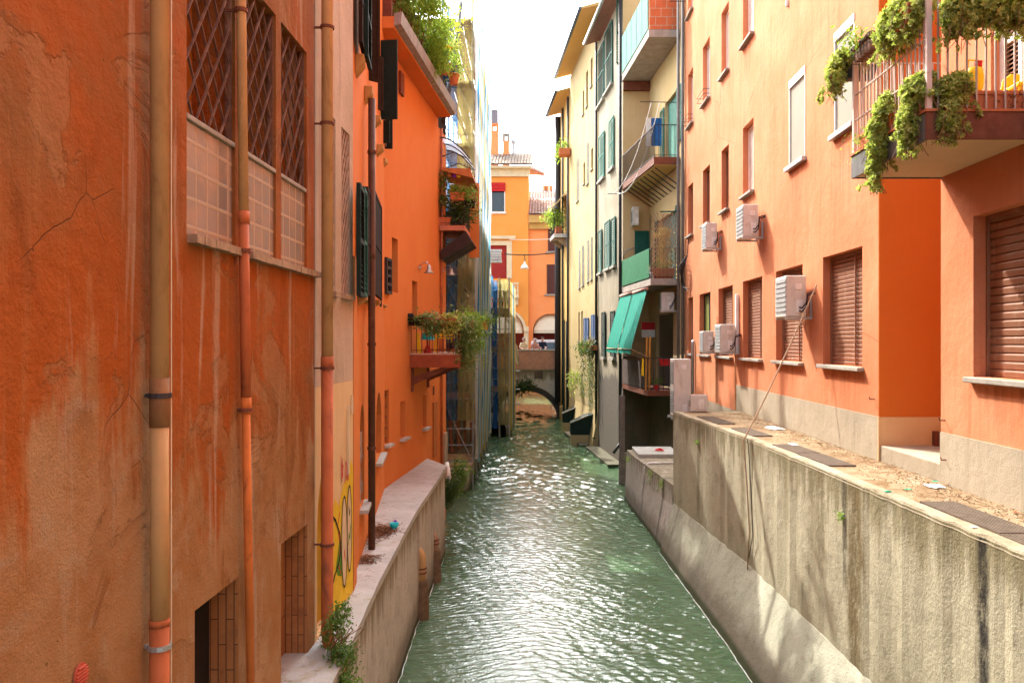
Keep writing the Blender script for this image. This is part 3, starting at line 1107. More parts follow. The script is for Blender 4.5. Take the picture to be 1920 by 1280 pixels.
# ---- near salmon block with the flowery balcony
HN = thing('house', 'nearest salmon house on the right with balcony of hanging succulents', 'house', (4.2, 5, -1.49))
ua, ub = WR.u(1825), 6.95
mb = MB()
da, db = 7.32, 8.02
mb.facade(WR, -6, 9.03, ZB - .02, 12.5, [rect(ub, ua, -.345, 1.225), rect(da, db, 1.985, 4.1)], [.17, .14], back=6.0)
mb.build('wall', M['pink'], HN)
roller(HN, WR, ub, ua, -.345, 1.225, .17, M['brownshut'], slat=.078, mull=False, sill_d=.08)
mb = MB()
mb.wbox(WR, -6, 9.026, ZB - .02, -.955, .0005, .012)
mb.build('plinth', M['plinth'], HN)
for px, py in ((1773, 788), (1776, 862), ):
    mb = MB()
    uu = WR.u(px)
    z = WR.z(py, uu)
    mb.tube([WR.pt(uu, z, 0), WR.pt(uu, z, .06), WR.pt(uu, z + .03, .07)], .007, 6)
    mb.build('wall_hook', M['rust'], HN)
# balcony door: two white louvred leaves
mb = MB()
for k in (da + .003, (da + db) / 2 - .03, db - .063):
    mb.wbox(WR, k, k + .06, 1.99, 4.095, -.138, -.08)
for zz in (1.99, 2.75, 3.3, 4.03):
    mb.wbox(WR, da + .06, db - .06, zz, zz + .06, -.137, -.082)
dr = mb.build('door', M['white'], HN)
mb = MB()
for k in range(48):
    z = 2.06 + k * .042
    mb.wbox(WR, da + .065, db - .065, z, z + .012, -.135, -.095, -.02)
mb.build('louvre_panel', M['brownshut'], dr)

XO, YF, YN = 3.25, 9.03, 7.25
ZS0, ZS1 = 1.73, 1.97
mb = MB()
mb.box(XO + .03, 4.198, YN + .03, YF - .03, ZS0, ZS1 - .02)
bal = mb.build('balcony', paint('cream_soffit', (.55, .42, .27), .06, 3, .8), HN)
mb = MB()
mb.box(XO, 4.197, YN, YN + .028, ZS0 - .012, ZS1 - .02)
mb.build('fascia', M['rust'], bal)
mb = MB()
mb.box(XO, XO + .028, YN + .028, YF, ZS0 - .012, ZS1 - .02)
mb.box(XO + .028, 4.197, YF - .028, YF, ZS0 - .012, ZS1 - .02)
mb.build('fascia', paint('dark_grey_fascia', (.12, .12, .115), .3, 6, .6, .1, dirt=(.32, .33, .28)), bal)
mb = MB()
mb.box(XO - .012, 4.196, YN - .012, YF + .01, ZS1 - .018, ZS1 + .004)
mb.build('floor', M['terracotta'], bal)
RB = paint('pinkish_grey_rail_paint', (.50, .42, .36), .12, 6, .5)
mb = MB()
RT = 2.93
for a, b in (((XO + .03, YN + .03), (XO + .03, YF - .03)), ((XO + .03, YN + .03), (4.18, YN + .03)), ((XO + .03, YF - .03), (4.18, YF - .03))):
    A, B = Vector((*a, ZS1)), Vector((*b, ZS1))
    n = round((B - A).length / .085)
    for k in range(1, n):
        q = A + (B - A) * k / n
        mb.bar(q + Vector((0, 0, -.05)), q + Vector((0, 0, RT - ZS1)), .014, .014)
    for zz in ((.35, .62, RT - ZS1) if b[0] < 3.4 else (RT - ZS1,)):
        mb.bar(A + Vector((0, 0, zz)), B + Vector((0, 0, zz)), .022, .012)
rl = mb.build('railing', RB, bal)
for x, y, h in ((XO + .03, YN + .03, 1.7), (XO + .03, YF - .03, .98)):
    mb = MB()
    mb.box(x - .022, x + .022, y - .022, y + .022, ZS1 - .02, ZS1 + h)
    mb.build('post', paint('pale_post_paint', (.62, .48, .42), .05), bal)


def planter(label, c, l, d, h, ax, m, plant, pm, group=None, n=300, size=.035, trail=None, basket=False):
    t = thing('planter', label, 'planter', c, group)
    mb = MB()
    trough(mb, c, l, d, h, ax)
    bx = mb.build('box', m, t)
    if basket:
        mb = MB()
        a = Vector(ax)
        b = Vector((-a.y, a.x, 0))
        C = Vector(c)
        for k in range(7):
            o = C + a * (k / 6 - .5) * l * .98
            mb.tube([o - b * (d / 2 + .02) + Vector((0, 0, h)), o - b * (d / 2 + .01) + Vector((0, 0, -.012)), o + b * (d / 2 + .01) + Vector((0, 0, -.012)), o + b * (d / 2 + .02) + Vector((0, 0, h))], .005, 4)
        for zz, e in ((h * .98, .02), (h * .4, .014)):
            mb.tube([C + a * sx * (l / 2 + e) + b * sy * (d / 2 + e) + Vector((0, 0, zz)) for sx, sy in ((-1, -1), (1, -1), (1, 1), (-1, 1), (-1, -1))], .005, 4)
        mb.build('basket', M['iron'], t)
    r = random.Random(len(label) + n)
    mb = MB()
    if pm is M['sedum']:
        rosettes(mb, [(q_, (a_[0] * r.uniform(.9, 1.15), a_[1], a_[2])) for q_, a_ in plant], int(n * .95), size * 1.45, r)
        for (q, rr) in plant:
            for _ in range(7):
                a0 = Vector(q) + Vector((r.gauss(0, rr[0] * .6), r.gauss(0, rr[1] * .6), -rr[2] * r.uniform(.3, 1)))
                sw = Vector((r.gauss(0, .012), r.gauss(0, .012), 0))
                for k_ in range(r.randint(2, 5)):
                    a0 = a0 + sw + Vector((0, 0, -.026))
                    rosettes(mb, [(a0, (.012, .012, .012))], 1, size * r.uniform(.6, 1.1), r)
            for _ in range(int(8 + rr[2] * 30)):
                a0 = Vector(q) + Vector((r.gauss(0, rr[0] * .5), r.gauss(0, rr[1] * .5), -rr[2] * .7))
                ln = r.uniform(.05, .16)
                if r.random() < .5:
                    rosettes(mb, [(a0 + Vector((0, 0, -ln)), (.02, .02, .03))], 4, size * .8, r)
    else:
        foliage(mb, plant, n, size, r)
    if trail:
        strands(mb, [Vector(q) for q in trail[0]], trail[1], size, r)
    mb.build('plant', pm, t, norm=False)
    if pm is M['sedum']:
        mb = MB()
        for (q, rr) in plant:
            for _ in range(16):
                a0 = Vector(q) + Vector((r.gauss(0, rr[0] * .5), r.gauss(0, rr[1] * .5), 0))
                ln = rr[2] + r.uniform(.0, .16)
                mb.tube([a0, a0 + Vector((r.gauss(0, .03), r.gauss(0, .03), -ln * .6)), a0 + Vector((r.gauss(0, .05), r.gauss(0, .05), -ln))], .003, 4)
        mb.build('dry_stems', M['twig'], t)
    return t


G = 'planters of trailing succulents on the salmon balcony'
blk = paint('black_plastic_planter', (.05, .05, .05), .2, 8, .5)
# planter boxes hang outside the railing
c = P(1612, 150, 9.12)
planter('dark planter of yellow green succulents at the far corner of the salmon balcony rail', c, .32, .16, .16, (1, 0, 0), blk, [(P(1585, 112, 9.12), (.14, .14, .09)), (P(1566, 140, 9.1), (.09, .10, .17)), (P(1600, 108, 9.1), (.12, .13, .07))], M['sedum'], G, 420, .032)
c = P(1632, 104, 8.6)
planter('small brown planter in a wire basket with sparse green leaves on the balcony rail', c, .5, .17, .15, (0, 1, 0), paint('brown_plastic_planter', (.22, .12, .08), .2, 8, .5), [(P(1610, 70, 8.65), (.1, .16, .07)), (P(1596, 72, 8.7), (.05, .08, .08))], M['leafbright'], G, 170, .06, basket=True)
c = P(1690, 68, 7.75)
planter('large bushy succulent planter hanging high beside the pale balcony post', c, .7, .18, .16, (0, 1, 0), M['terracotta'], [(P(1690, 40, 7.75), (.17, .36, .17)), (P(1672, 62, 7.9), (.13, .2, .14)), (P(1715, 20, 7.5), (.13, .2, .2))], M['sedum'], G, 950, .036)
c = P(1845, 42, 7.14)
planter('long succulent planter hanging across the front rail of the salmon balcony', c, .62, .18, .15, (1, 0, 0), blk, [(P(1850, 16, 7.1), (.34, .14, .13)), (P(1790, 30, 7.1), (.1, .12, .15)), (P(1900, 22, 7.1), (.16, .13, .12))], M['sedum'], G, 950, .035, basket=True)
c = Vector((XO + .08, 7.5, ZS1 + .01))
planter('succulent pot spilling over the dark balcony corner below the pale post', c, .3, .2, .17, (0, 1, 0), M['terracotta'], [(P(1722, 178, 7.45), (.13, .16, .15)), (P(1703, 235, 7.5), (.09, .12, .16)), (P(1735, 160, 7.4), (.1, .13, .1))], M['sedum'], G, 620, .035)
c = Vector((XO + .10, 8.2, ZS1 + .01))
planter('succulent pot trailing far down the side of the balcony under the wire basket', c, .34, .2, .17, (0, 1, 0), M['terracotta'], [(P(1665, 205, 8.15), (.11, .18, .14)), (P(1646, 262, 8.15), (.09, .12, .26)), (P(1640, 310, 8.15), (.045, .06, .13))], M['sedum'], G, 640, .035)
c = Vector((XO + .10, 8.72, ZS1 + .01))
planter('thin leggy green plant at the far end of the balcony floor', c, .26, .18, .15, (0, 1, 0), M['terracotta'], [(P(1618, 255, 8.75), (.08, .12, .2)), (P(1610, 280, 8.8), (.06, .1, .1))], M['leafbright'], G, 170, .03)
c = Vector((3.62, YN + .16, ZS1 + .01))
planter('brownish succulent pot drooping over the rust red front edge of the balcony', c, .26, .2, .16, (1, 0, 0), M['terracotta'], [(P(1790, 165, 7.25), (.12, .12, .12)), (P(1785, 205, 7.2), (.09, .07, .13)), (P(1775, 232, 7.2), (.07, .06, .06))], M['sedum'], G, 360, .033)
t = thing('planter', 'empty moulded terracotta trough on the front of the salmon balcony', 'planter', (3.95, YN + .14, ZS1 + .01))
mb = MB()
trough(mb, (3.93, YN + .15, ZS1 + .006), .5, .2, .16, (1, 0, 0))
mb.build('box', M['terracotta'], t)
mb = MB()
foliage(mb, [((4.0, YN + .06, ZS1 + .09), (.09, .03, .06))], 160, .03, random.Random(4))
mb.build('dried_flowers', M['twig'], t, norm=False)
t = thing('watering_can', 'yellow plastic watering can on the salmon balcony', 'watering can', (3.75, 7.62, ZS1 + .1))
mb = MB()
cc = P(1826, 166, 7.62)
mb.lathe([(.055, -.05), (.075, 0), (.08, .05), (.082, .11), (.07, .17), (.05, .18)], cc, 16)
mb.tube([cc + Vector((.05, 0, .17)), cc + Vector((.03, 0, .25)), cc + Vector((-.05, 0, .25)), cc + Vector((-.06, 0, .16))], .01, 6)
mb.build('can', M['yellowplastic'], t, smooth=True)
mb = MB()
mb.lathe([(.09, -.1), (.09, -.06), (.06, -.05)], cc, 14)
mb.tube([cc + Vector((0, 0, -.3)), cc + Vector((0, 0, -.1))], .03, 8)
mb.build('stand', M['iron'], t)
mb = MB()
mb.lathe([(.03, 0), (.035, .05), (.0, .06)], cc + Vector((.04, 0, .19)), 10)
mb.build('cap', M['red'], t, smooth=True)
t = thing('chair', 'orange yellow plastic chair by the white louvred balcony door', 'chair', (4.0, 7.55, ZS1))
mb = MB()
q = P(1888, 160, 7.6)
mb.prism([q + Vector((-.05, 0, -.04)), q + Vector((.12, 0, -.04)), q + Vector((.12, 0, .1)), q + Vector((.04, 0, .1)), q + Vector((-.03, 0, .05))], (0, .03, 0))
mb.build('backrest', M['yellowplastic'], t, bevel=.01)
mb = MB()
mb.box(q.x - .05, q.x + .16, q.y - .28, q.y - .02, q.z - .09, q.z - .05)
mb.build('seat', M['yellowplastic'], t, bevel=.01)
for dx in (-.03, .13):
    for dy in (-.26, -.04):
        mb = MB()
        mb.tube([(q.x + dx, q.y + dy, ZS1), (q.x + dx, q.y + dy, q.z - .09)], .014, 6)
        mb.build('leg', M['yellowplastic'], t)

# ---- quay on the right bank
cap_pts = [(3.50, -4.0), (3.42, 5.0), (3.39, 6.02), (3.31, 8.83), (3.17, 13.1), (2.77, 18.25)]
foot_top = cap_pts
foot_bot = [(3.02, -4.0), (2.86, 5.0), (2.84, 6.5), (2.80, 9.0), (2.72, 12.6), (2.47, 18.25)]
ZL = -3.45


def subdiv(pts, n):
    out = []
    for a, b in zip(pts, pts[1:]):
        for k in range(n):
            f = k / n
            out.append((a[0] + (b[0] - a[0]) * f, a[1] + (b[1] - a[1]) * f))
    out.append(pts[-1])
    return out


QR = thing('quay_wall', 'tall stained concrete quay wall along the right side of the canal with pale footing', 'quay wall', (3.4, 9, WZ))
mb = MB()
pf = subdiv(cap_pts, 22)
r = random.Random(1)
pf = [(x + r.gauss(0, .007), y) for x, y in pf]
pz = [ZB + r.gauss(-.006, .007) for _ in pf]
loop = [(x, y, ZB - .02) for x, y in pf]
loop_low = [(x + .0, y, ZL) for x, y in pf]
for a, b, c, d in zip(loop, loop[1:], loop_low[1:], loop_low):
    mb.poly([a, b, c, d])
e = pf[-1]
mb.poly([(e[0], e[1], ZB - .02), (4.2, e[1], ZB - .02), (4.2, e[1], WZ - .5), (e[0], e[1], WZ - .5)])
mb.build('upper_wall', M['quay_r'], QR)
mb = MB()
bt, bb = subdiv(foot_top, 8), subdiv(foot_bot, 8)
for (x, y), (x2, y2), (x3, y3), (x4, y4) in zip(bt, bt[1:], bb[1:], bb):
    mb.poly([(x - .006, y, ZL + .004), (x2 - .006, y2, ZL + .004), (x3, y3, WZ - .02), (x4, y4, WZ - .02)])
    mb.poly([(x4, y4, WZ - .02), (x3, y3, WZ - .02), (x3 + .1, y3, WZ - 1), (x4 + .1, y4, WZ - 1)])
    mb.poly([(x - .006, y, ZL + .004), (x2 - .006, y2, ZL + .004), (x2 + .1, y2, ZL + .004), (x + .1, y, ZL + .004)])
mb.build('footing', M['quay_low'], QR)
# rim and deck
mb = MB()
for (x, y), (x2, y2), za_, zb_ in zip(pf, pf[1:], pz, pz[1:]):
    mb.hexa([(x - .004, y, ZB - .05), (x2 - .004, y2, ZB - .05), (x2 + .13, y2, ZB - .05), (x + .13, y, ZB - .05),
             (x + .016, y, za_), (x2 + .016, y2, zb_), (x2 + .13, y2, ZB + .001), (x + .13, y, ZB + .001)])
mb.build('rim', M['rim'], QR)
mb = MB()
for (x, y), (x2, y2) in zip(pf, pf[1:]):
    mb.poly([(x + .14, y, ZB - .006), (x2 + .14, y2, ZB - .006), (4.2, y2, ZB - .006), (4.2, y, ZB - .006)])
mb.build('deck', M['deck'], QR)
# drain grates let into the deck
gm = paint('dark_grate_steel', (.15, .115, .085), .25, 12, .7, .3)


def grate(y0, y1, x0, sk):
    mb = MB()
    n = 11
    for k in range(n):
        f = k / (n - 1)
        mb.bar((x0 + .30 * f, y0, ZB + .004), (x0 + sk + .30 * f, y1, ZB + .004), .011, .022)
    for k in range(3):
        f = k / 2
        mb.bar((x0 + sk * f - .01, y0 + (y1 - y0) * f, ZB + .003), (x0 + sk * f + .31, y0 + (y1 - y0) * f, ZB + .003), .010, .018)
    return mb


for lab, (y0, y1, x0, sk) in (('steel drain grate in the quay top nearest us', (5.6, 6.55, 3.53, -.02)), ('steel drain grate in the quay top, second from us', (6.6, 7.9, 3.53, -.04)),
                              ('rusty drain grate halfway along the quay top', (10.2, 11.3, 3.42, -.06)), ('rusty drain grate just beyond the halfway one', (11.35, 12.3, 3.36, -.06)),
                              ('narrow drain grate near the leaning hose', (13.4, 14.6, 3.28, -.07)), ('farthest drain grate at the end of the quay top', (15.4, 16.9, 3.14, -.1))):
    tag(grate(y0, y1, x0, sk).build('drain_grate', gm), lab, 'grate', 'drain grates in the quay top')
# rubble, twigs and litter on the deck
mb = MB()
r = random.Random(12)
for _ in range(2600):
    y = 5.2 + 12.6 * r.random() ** 1.1
    xf = 3.45 - .05 * max(0, y - 9)
    x = r.uniform(xf + .12, 4.17) if r.random() < .6 else 4.19 - abs(r.gauss(0, .16))
    s = r.uniform(.004, .011) * (1.6 if r.random() < .05 else 1)
    q = Vector((min(x, 4.18), y, ZB - .004))
    v = [q + Vector((r.uniform(-s, s) * 1.5, r.uniform(-s, s) * 1.5, 0)) for _ in range(3)] + [q + Vector((0, 0, s))]
    try:
        for f in ((0, 1, 3), (1, 2, 3), (2, 0, 3)):
            mb.poly([v[i] for i in f])
    except Exception:
        pass
for _ in range(700):
    y = 5.2 + 12.6 * r.random()
    x = 4.19 - abs(r.gauss(0, .2))
    a = r.uniform(0, 6.28)
    l = r.uniform(.02, .07)
    q = Vector((x, y, ZB + .002))
    mb.bar(q, q + Vector((math.cos(a) * l, math.sin(a) * l, r.uniform(0, .02))), .004, .004)
kind(mb.build('gravel', paint('rubble_bits', (.34, .22, .13), .6, 40, .9)), 'stuff')


def litter(name, label, c, s, m, n=7, seed=0, flat=.35):
    r = random.Random(seed)
    mb = MB()
    N = 6
    vs = []
    for i in range(N):
        for j in range(N):
            x = (i / (N - 1) - .5) * s[0]
            y = (j / (N - 1) - .5) * s[1]
            ed = 1 - max(abs(i / (N - 1) - .5), abs(j / (N - 1) - .5)) * 1.6
            vs.append(Vector(c) + Vector((x + r.uniform(-.1, .1) * s[0], y + r.uniform(-.1, .1) * s[1], .004 + max(0, ed) * s[2] * r.uniform(.3, 1))))
    vv = [mb.bm.verts.new(q) for q in vs]
    for i in range(N - 1):
        for j in range(N - 1):
            mb.bm.faces.new((vv[i * N + j], vv[i * N + j + 1], vv[(i + 1) * N + j + 1], vv[(i + 1) * N + j]))
    return tag(mb.build(name, m), label, 'litter')


def on_deck(px, py):
    Y = ZB * FPX / (CY - py)
    return Vector((xat(px, Y), Y, ZB))


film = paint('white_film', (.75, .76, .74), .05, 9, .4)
litter('plastic_bag', 'crumpled white plastic bag on the quay top behind the leaning hose', on_deck(1450, 803), (.22, .5, .06), film, seed=1)
litter('plastic_bag', 'flat translucent white film with a green corner beside the raised step', on_deck(1753, 912), (.16, .22, .03), film, seed=2)
greenp = paint('green_plastic', (.02, .42, .24), .1, 9, .4)
for i, (px, py, lab) in enumerate(((1665, 922, 'left green plastic wrapper on the quay rim'), (1703, 918, 'green and yellow wrapper just right of another green one'), (1753, 907, 'small green lid lying on white film'))):
    litter('wrapper', lab, on_deck(px, py) + Vector((0, 0, .02 if i == 2 else 0)), (.07, .04, .02), greenp, seed=3 + i)
litter('paper_scrap', 'white paper scrap on a far drain grate', on_deck(1487, 835) + Vector((0, 0, .015)), (.1, .22, .012), film, seed=8)
litter('paper_scrap', 'small white scrap on the rim in the foreground', on_deck(1826, 988), (.05, .06, .01), film, seed=9)
litter('leaf_cluster', 'rust red leaf at the base of the nearest plinth', on_deck(1903, 961), (.05, .05, .03), M['terracotta'], seed=10)

# hose leaning from the big air conditioner to the rim, then down the wall
p0 = P(1531, 535, 13.0)
pr = Vector((3.10, 13.12, ZB + .03))
pts = [p0 + Vector((0, 0, .02)), p0, p0 + (pr - p0) * .35 + Vector((0, 0, -.05)), p0 + (pr - p0) * .7 + Vector((0, 0, -.05)), pr, pr + Vector((-.035, 0, -.06)), Vector((3.12, 13.12, -2.2)), Vector((3.13, 13.0, -2.9)), Vector((3.13, 13.12, -3.5))]
mb = MB()
mb.tube(pts, .012, 8)
tag(mb.build('hose', paint('beige_hose', (.50, .36, .24), .1, 6, .6), smooth=True), 'long beige hose leaning from an air conditioner onto the quay rim and hanging down', 'hose')
mb = MB()
mb.tube([Vector((3.09, 13.0, ZB + .02)), Vector((3.11, 12.98, ZB - .1)), Vector((3.13, 12.9, -2.3)), Vector((3.12, 12.75, -2.9)), Vector((3.13, 13.05, -3.3))], .006, 6)
tag(mb.build('cable', M['rubber'], smooth=True), 'dark cable hanging beside the beige hose on the quay wall', 'cable')
# little weeds rooted in the wall
for i, (px, py, Y, s, lab) in enumerate(((1573, 968, 9.4, .06, 'bright weed growing from the black streak of the quay wall'), (1318, 828, 16.2, .05, 'tiny weed near the top of the quay wall at its far end'))):
    x = 3.31 - .034 * max(0, Y - 8.8) if Y < 13 else 3.17 - .078 * (Y - 13.1)
    mb = MB()
    foliage(mb, [((x - .02, Y, zat(py, Y)), (s * .5, s * .9, s))], 110, .028, random.Random(i), .1, .6, 8, .05)
    tag(mb.build('weed', M['leafbright'], norm=False), lab, 'weed')

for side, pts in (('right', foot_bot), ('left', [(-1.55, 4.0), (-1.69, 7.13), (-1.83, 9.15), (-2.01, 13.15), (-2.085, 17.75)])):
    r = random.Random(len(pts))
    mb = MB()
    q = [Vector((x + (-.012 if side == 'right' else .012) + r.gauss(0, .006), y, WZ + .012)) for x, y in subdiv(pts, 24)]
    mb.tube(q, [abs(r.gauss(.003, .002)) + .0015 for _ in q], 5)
    kind(mb.build('waterline_strip', film), 'stuff')  # thin pale line laid along the waterline of each bank
# lower terrace beyond the tall wall
QL = thing('quay_wall', 'low mossy concrete terrace beyond the end of the tall quay wall', 'quay wall', (3.3, 21, WZ))
ZT = -3.08
lo = [(2.77, 18.26), (2.62, 20.2), (2.40, 23.1), (2.36, 24.3)]
lob = [(2.46, 18.26), (2.42, 20.2), (2.30, 23.1), (2.28, 24.3)]
mb = MB()
a, b = subdiv(lo, 4), subdiv(lob, 4)
for (x, y), (x2, y2), (x3, y3), (x4, y4) in zip(a, a[1:], b[1:], b):
    mb.poly([(x, y, ZT), (x2, y2, ZT), (x2 - .02, y2, ZT - .45), (x - .02, y, ZT - .45)])
    mb.poly([(x - .02, y, ZT - .45), (x2 - .02, y2, ZT - .45), (x3, y3, WZ - .3), (x4, y4, WZ - .3)])
    mb.poly([(x, y, ZT), (x2, y2, ZT), (4.2, y2, ZT), (4.2, y, ZT)])
mb.poly([(lo[-1][0], 24.3, ZT), (4.2, 24.3, ZT), (4.2, 24.3, WZ - .3), (lob[-1][0], 24.3, WZ - .3)])
mb.build('terrace', M['quay_low2'], QL)
mb = MB()
mb.box(2.50, 3.6, 22.6, 24.25, ZT + .002, ZT + .10)
mb.build('slab', M['cap'], QL, bevel=.01)
mb = MB()
mb.tube([(3.5, 21.5, ZT + .03), (2.62, 21.4, ZT + .03), (2.52, 21.4, ZT - .05), (2.50, 21.5, -4.0)], .022, 8)
tag(mb.build('hose', M['white'], smooth=True), 'white hose lying over the edge of the low mossy terrace', 'hose')
litter('wrapper', 'red wrapper on the far slab of the low terrace', (3.15, 23.3, ZT + .10), (.22, .3, .1), M['red'], seed=21)
for i, (px, py, Y) in enumerate(((1247, 915, 19.3), (1250, 880, 20.5), (1186, 865, 23.4))):
    mb = MB()
    x = 2.77 - .085 * (Y - 18.26)
    foliage(mb, [((x - .03, Y, ZT - .12), (.08, .2, .12))], 90, .05, random.Random(50 + i), .3, .5, 8, .1)
    tag(mb.build('weed', M['leafbright'], norm=False), ('bright weed on the near corner of the low terrace', 'bright weed in the middle of the low terrace edge', 'bright weed at the far corner of the low terrace')[i], 'weed')


# ---- air conditioners
def ac(label, xw, y0, y1, xf, z0, z1, group, fans=1, bracket=True, pipes=True):
    """casing between y0 (near) and y1, from the wall side xw to the front xf"""
    t = thing('air_conditioner', label, 'air conditioner', ((xw + xf) / 2, (y0 + y1) / 2, z0), group)
    mb = MB()
    mb.box(xf, xw, y0, y1, z0, z1)
    mb.build('casing', M['acwhite'], t, bevel=.018)
    for k in range(fans):
        a = z0 + (z1 - z0) * k / fans
        b = z0 + (z1 - z0) * (k + 1) / fans
        c = Vector((xf - .012, y0 + (y1 - y0) * .46, (a + b) / 2))
        R = min((b - a), (y1 - y0)) * .43
        mb = MB()
        for q in range(7):
            zz = c.z - R + 2 * R * (q + .5) / 7
            mb.box(xf - .012, xf - .003, c.y - R, c.y + R, zz - .008, zz + .008)
        mb.box(xf - .004, xf + .001, c.y - R * 1.03, c.y + R * 1.03, c.z - R * 1.03, c.z + R * 1.03)
        mb.build('fan_grille', M['acdark'], t)
    mb = MB()
    xm = (xw + xf) / 2
    mb.box(xm - .02, xm + .08, y0 - .012, y0 + .002, z1 - .22, z1 - .13)
    mb.build('handle', M['white'], t, bevel=.006)
    mb = MB()
    mb.box(xm - .0, xm + .10, y0 - .014, y0 + .002, z0 + .06, z0 + .26)
    mb.build('service_cover', M['white'], t, bevel=.006)
    if bracket:
        mb = MB()
        for y in (y0 + .06, y1 - .06):
            mb.bar((xf + .0, y, z0 - .02), (4.2, y, z0 - .02), .035, .03)
            mb.bar((4.185, y, z0 - .03), (4.185, y, z0 + .3), .03, .03)
        mb.box(xf - .01, 4.19, y0 - .02, y0 - .004, z0 - .035, z0 - .005)
        mb.build('bracket', M['steel'], t)
    if pipes:
        mb = MB()
        for k in range(2):
            zz = z0 + .09 + .06 * k
            mb.tube([(xm + .05, y0 - .012, zz), (xm + .06, y0 - .09, zz - .02), (xm + .12, y0 - .12, zz + .06), (xw - .02, y0 - .13, z0 + .33 + .03 * k), (4.19, y0 - .13, z0 + .36 + .03 * k)], .013, 6)
        mb.build('hose', M['rubber'], t, smooth=True)
    return t


GA = 'air conditioners on the salmon house'
ac('large rust stained air conditioner hung over a window with a beige hose', 4.1, 13.33, 13.95, 3.78, .385, 1.03, GA)
ac('upper air conditioner mounted high on the bare wall with black looped hose', 4.1, 16.3, 16.9, 3.80, 2.0, 2.62, GA)
ac('upper air conditioner mounted high and farther along the salmon wall', 4.1, 20.2, 20.8, 3.84, 2.21, 2.81, GA)
ac('nearer of two low air conditioners standing on a bracket beside the white duct', 4.1, 18.3, 18.9, 3.78, -.24, .37, GA)
ac('farther of two low air conditioners beside the olive window', 4.1, 20.6, 21.1, 3.84, -.26, .25, GA, bracket=True)
ac('tall pinkish double fan unit standing at the end of the quay', 3.17, 18.42, 18.95, 2.80, -1.62, -.38, 'big units at the quay end', 2, False, False)
ac('tiny air conditioner standing on the quay top beside the tall double unit', 3.46, 18.05, 18.2, 3.10, -1.485, -1.13, None, 1, False, False)
mb = MB()
mb.box(2.74, 3.3, 18.4, 18.46, -1.68, -1.63)
mb.box(2.74, 3.3, 18.9, 18.96, -1.68, -1.63)
mb.box(3.02, 3.08, 18.4, 18.96, -1.70, -1.64)
mb.bar((3.05, 18.43, -1.66), (3.1, 18.3, -2.2), .04, .04)
tag(mb.build('shelf_bracket', M['steel']), 'steel shelf bracket carrying the tall double fan unit', 'bracket')

# ---- loggia house with four balconies in a recess
HL = thing('house', 'pale yellow house with four stacked balconies in its recess', 'house', (3.6, 28, WZ))
WB = Wall((4.2, 25.52), (3.77, 30.6), -1)
WE = Wall((2.83, 30.58), (3.8, 30.58), 0)
mb = MB()
holes = []
doors = []
for (pa, pb, z0, z1) in ((1247, 1270, 5.7, 7.8), (1236, 1268, 1.9, 4.1), (1230, 1262, -1.5, .9)):
    u0, u1 = WB.u(pb), WB.u(pa)
    holes.append(rect(u0, u1, z0, z1))
    doors.append((u0, u1, z0, z1))
mb.facade(WB, 0, WB.L, -1.55, 12.5, holes, .15, back=3)
mb.build('wall', M['loggia'], HL)
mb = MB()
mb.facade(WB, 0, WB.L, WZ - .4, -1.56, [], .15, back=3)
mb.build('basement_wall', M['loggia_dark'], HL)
mb = MB()
mb.wbox(WE, 0, WE.L, -1.55, 12.4, -.3, 0)
mb.build('side_wall', M['loggia'], HL)
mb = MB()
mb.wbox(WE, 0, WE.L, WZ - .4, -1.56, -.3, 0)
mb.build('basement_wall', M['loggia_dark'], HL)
for u0, u1, z0, z1 in doors:
    mb = MB()
    mb.wbox(WB, u0 + .01, u1 - .01, z0 + .01, z1 - .01, -.149, -.11)
    mb.build('door', M['glass'] if z0 < 0 else M['palegreen'] if z0 > 5 else M['green'], HL)
for u0, u1, z0, z1, m in ((doors[0][0] - .62, doors[0][0] - .05, 6.1, 7.8, 'palegreen'), (doors[0][1] + .05, doors[0][1] + .6, 5.9, 7.7, 'palegreen'), (doors[1][0] - .5, doors[1][0] - .05, 2.4, 4.2, 'green'), (doors[1][1] + .05, doors[1][1] + .5, 2.3, 4.1, 'green')):
    mb = MB()
    louvre_mesh(mb, WB, u0, u1, z0, z1, .02)
    mb.build('shutter', M[m], HL)
mb = MB()
mb.wbox(WE, .42, .93, 1.92, 3.95, .004, .09)
mb.build('door', M['green'], HL)


def slab(z0, z1, xn, m, name='balcony'):
    mb = MB()
    mb.prism([(xn, 26.0, z0), (4.14, 26.0, z0), (3.76, 30.56, z0), (2.78, 30.56, z0)], (0, 0, z1 - z0))
    return mb.build(name, m, HL)


XN = [3.19, 3.35, 3.25, 3.15]
slabm = paint('weathered_slab', (.36, .31, .26), .2, 4, .9, .4, dirt=(.15, .12, .1))
sofm = paint('yellow_slab_soffit', (.55, .40, .16), .12, 4, .85, .2)
rail_dark = M['iron']
# top balcony: brick parapet end and faded glass side
b1 = slab(9.27, 9.5, XN[0], slabm)
mb = MB()
mb.box(XN[0] + .02, 4.13, 25.99, 26.10, 9.505, 10.75)
mb.build('brick_parapet', M['hollowbrick'], b1)
mb = MB()
A, B = Vector((XN[0], 26.1, 0)), Vector((2.79, 30.5, 0))
for k in range(5):
    p, q = A + (B - A) * (k + .04) / 5, A + (B - A) * (k + .96) / 5
    mb.bar(p + Vector((0, 0, 10.2)), q + Vector((0, 0, 10.2)), .03, 1.3)
mb.build('side_panel', paint('faded_mint_panel', (.13, .25, .21), .15, 4, .85, spec=.05), b1)
mb = MB()
mb.wbox(WE, 0, .95, 8.95, 9.26, .004, .22)
mb.build('beam', M['rust'], b1)
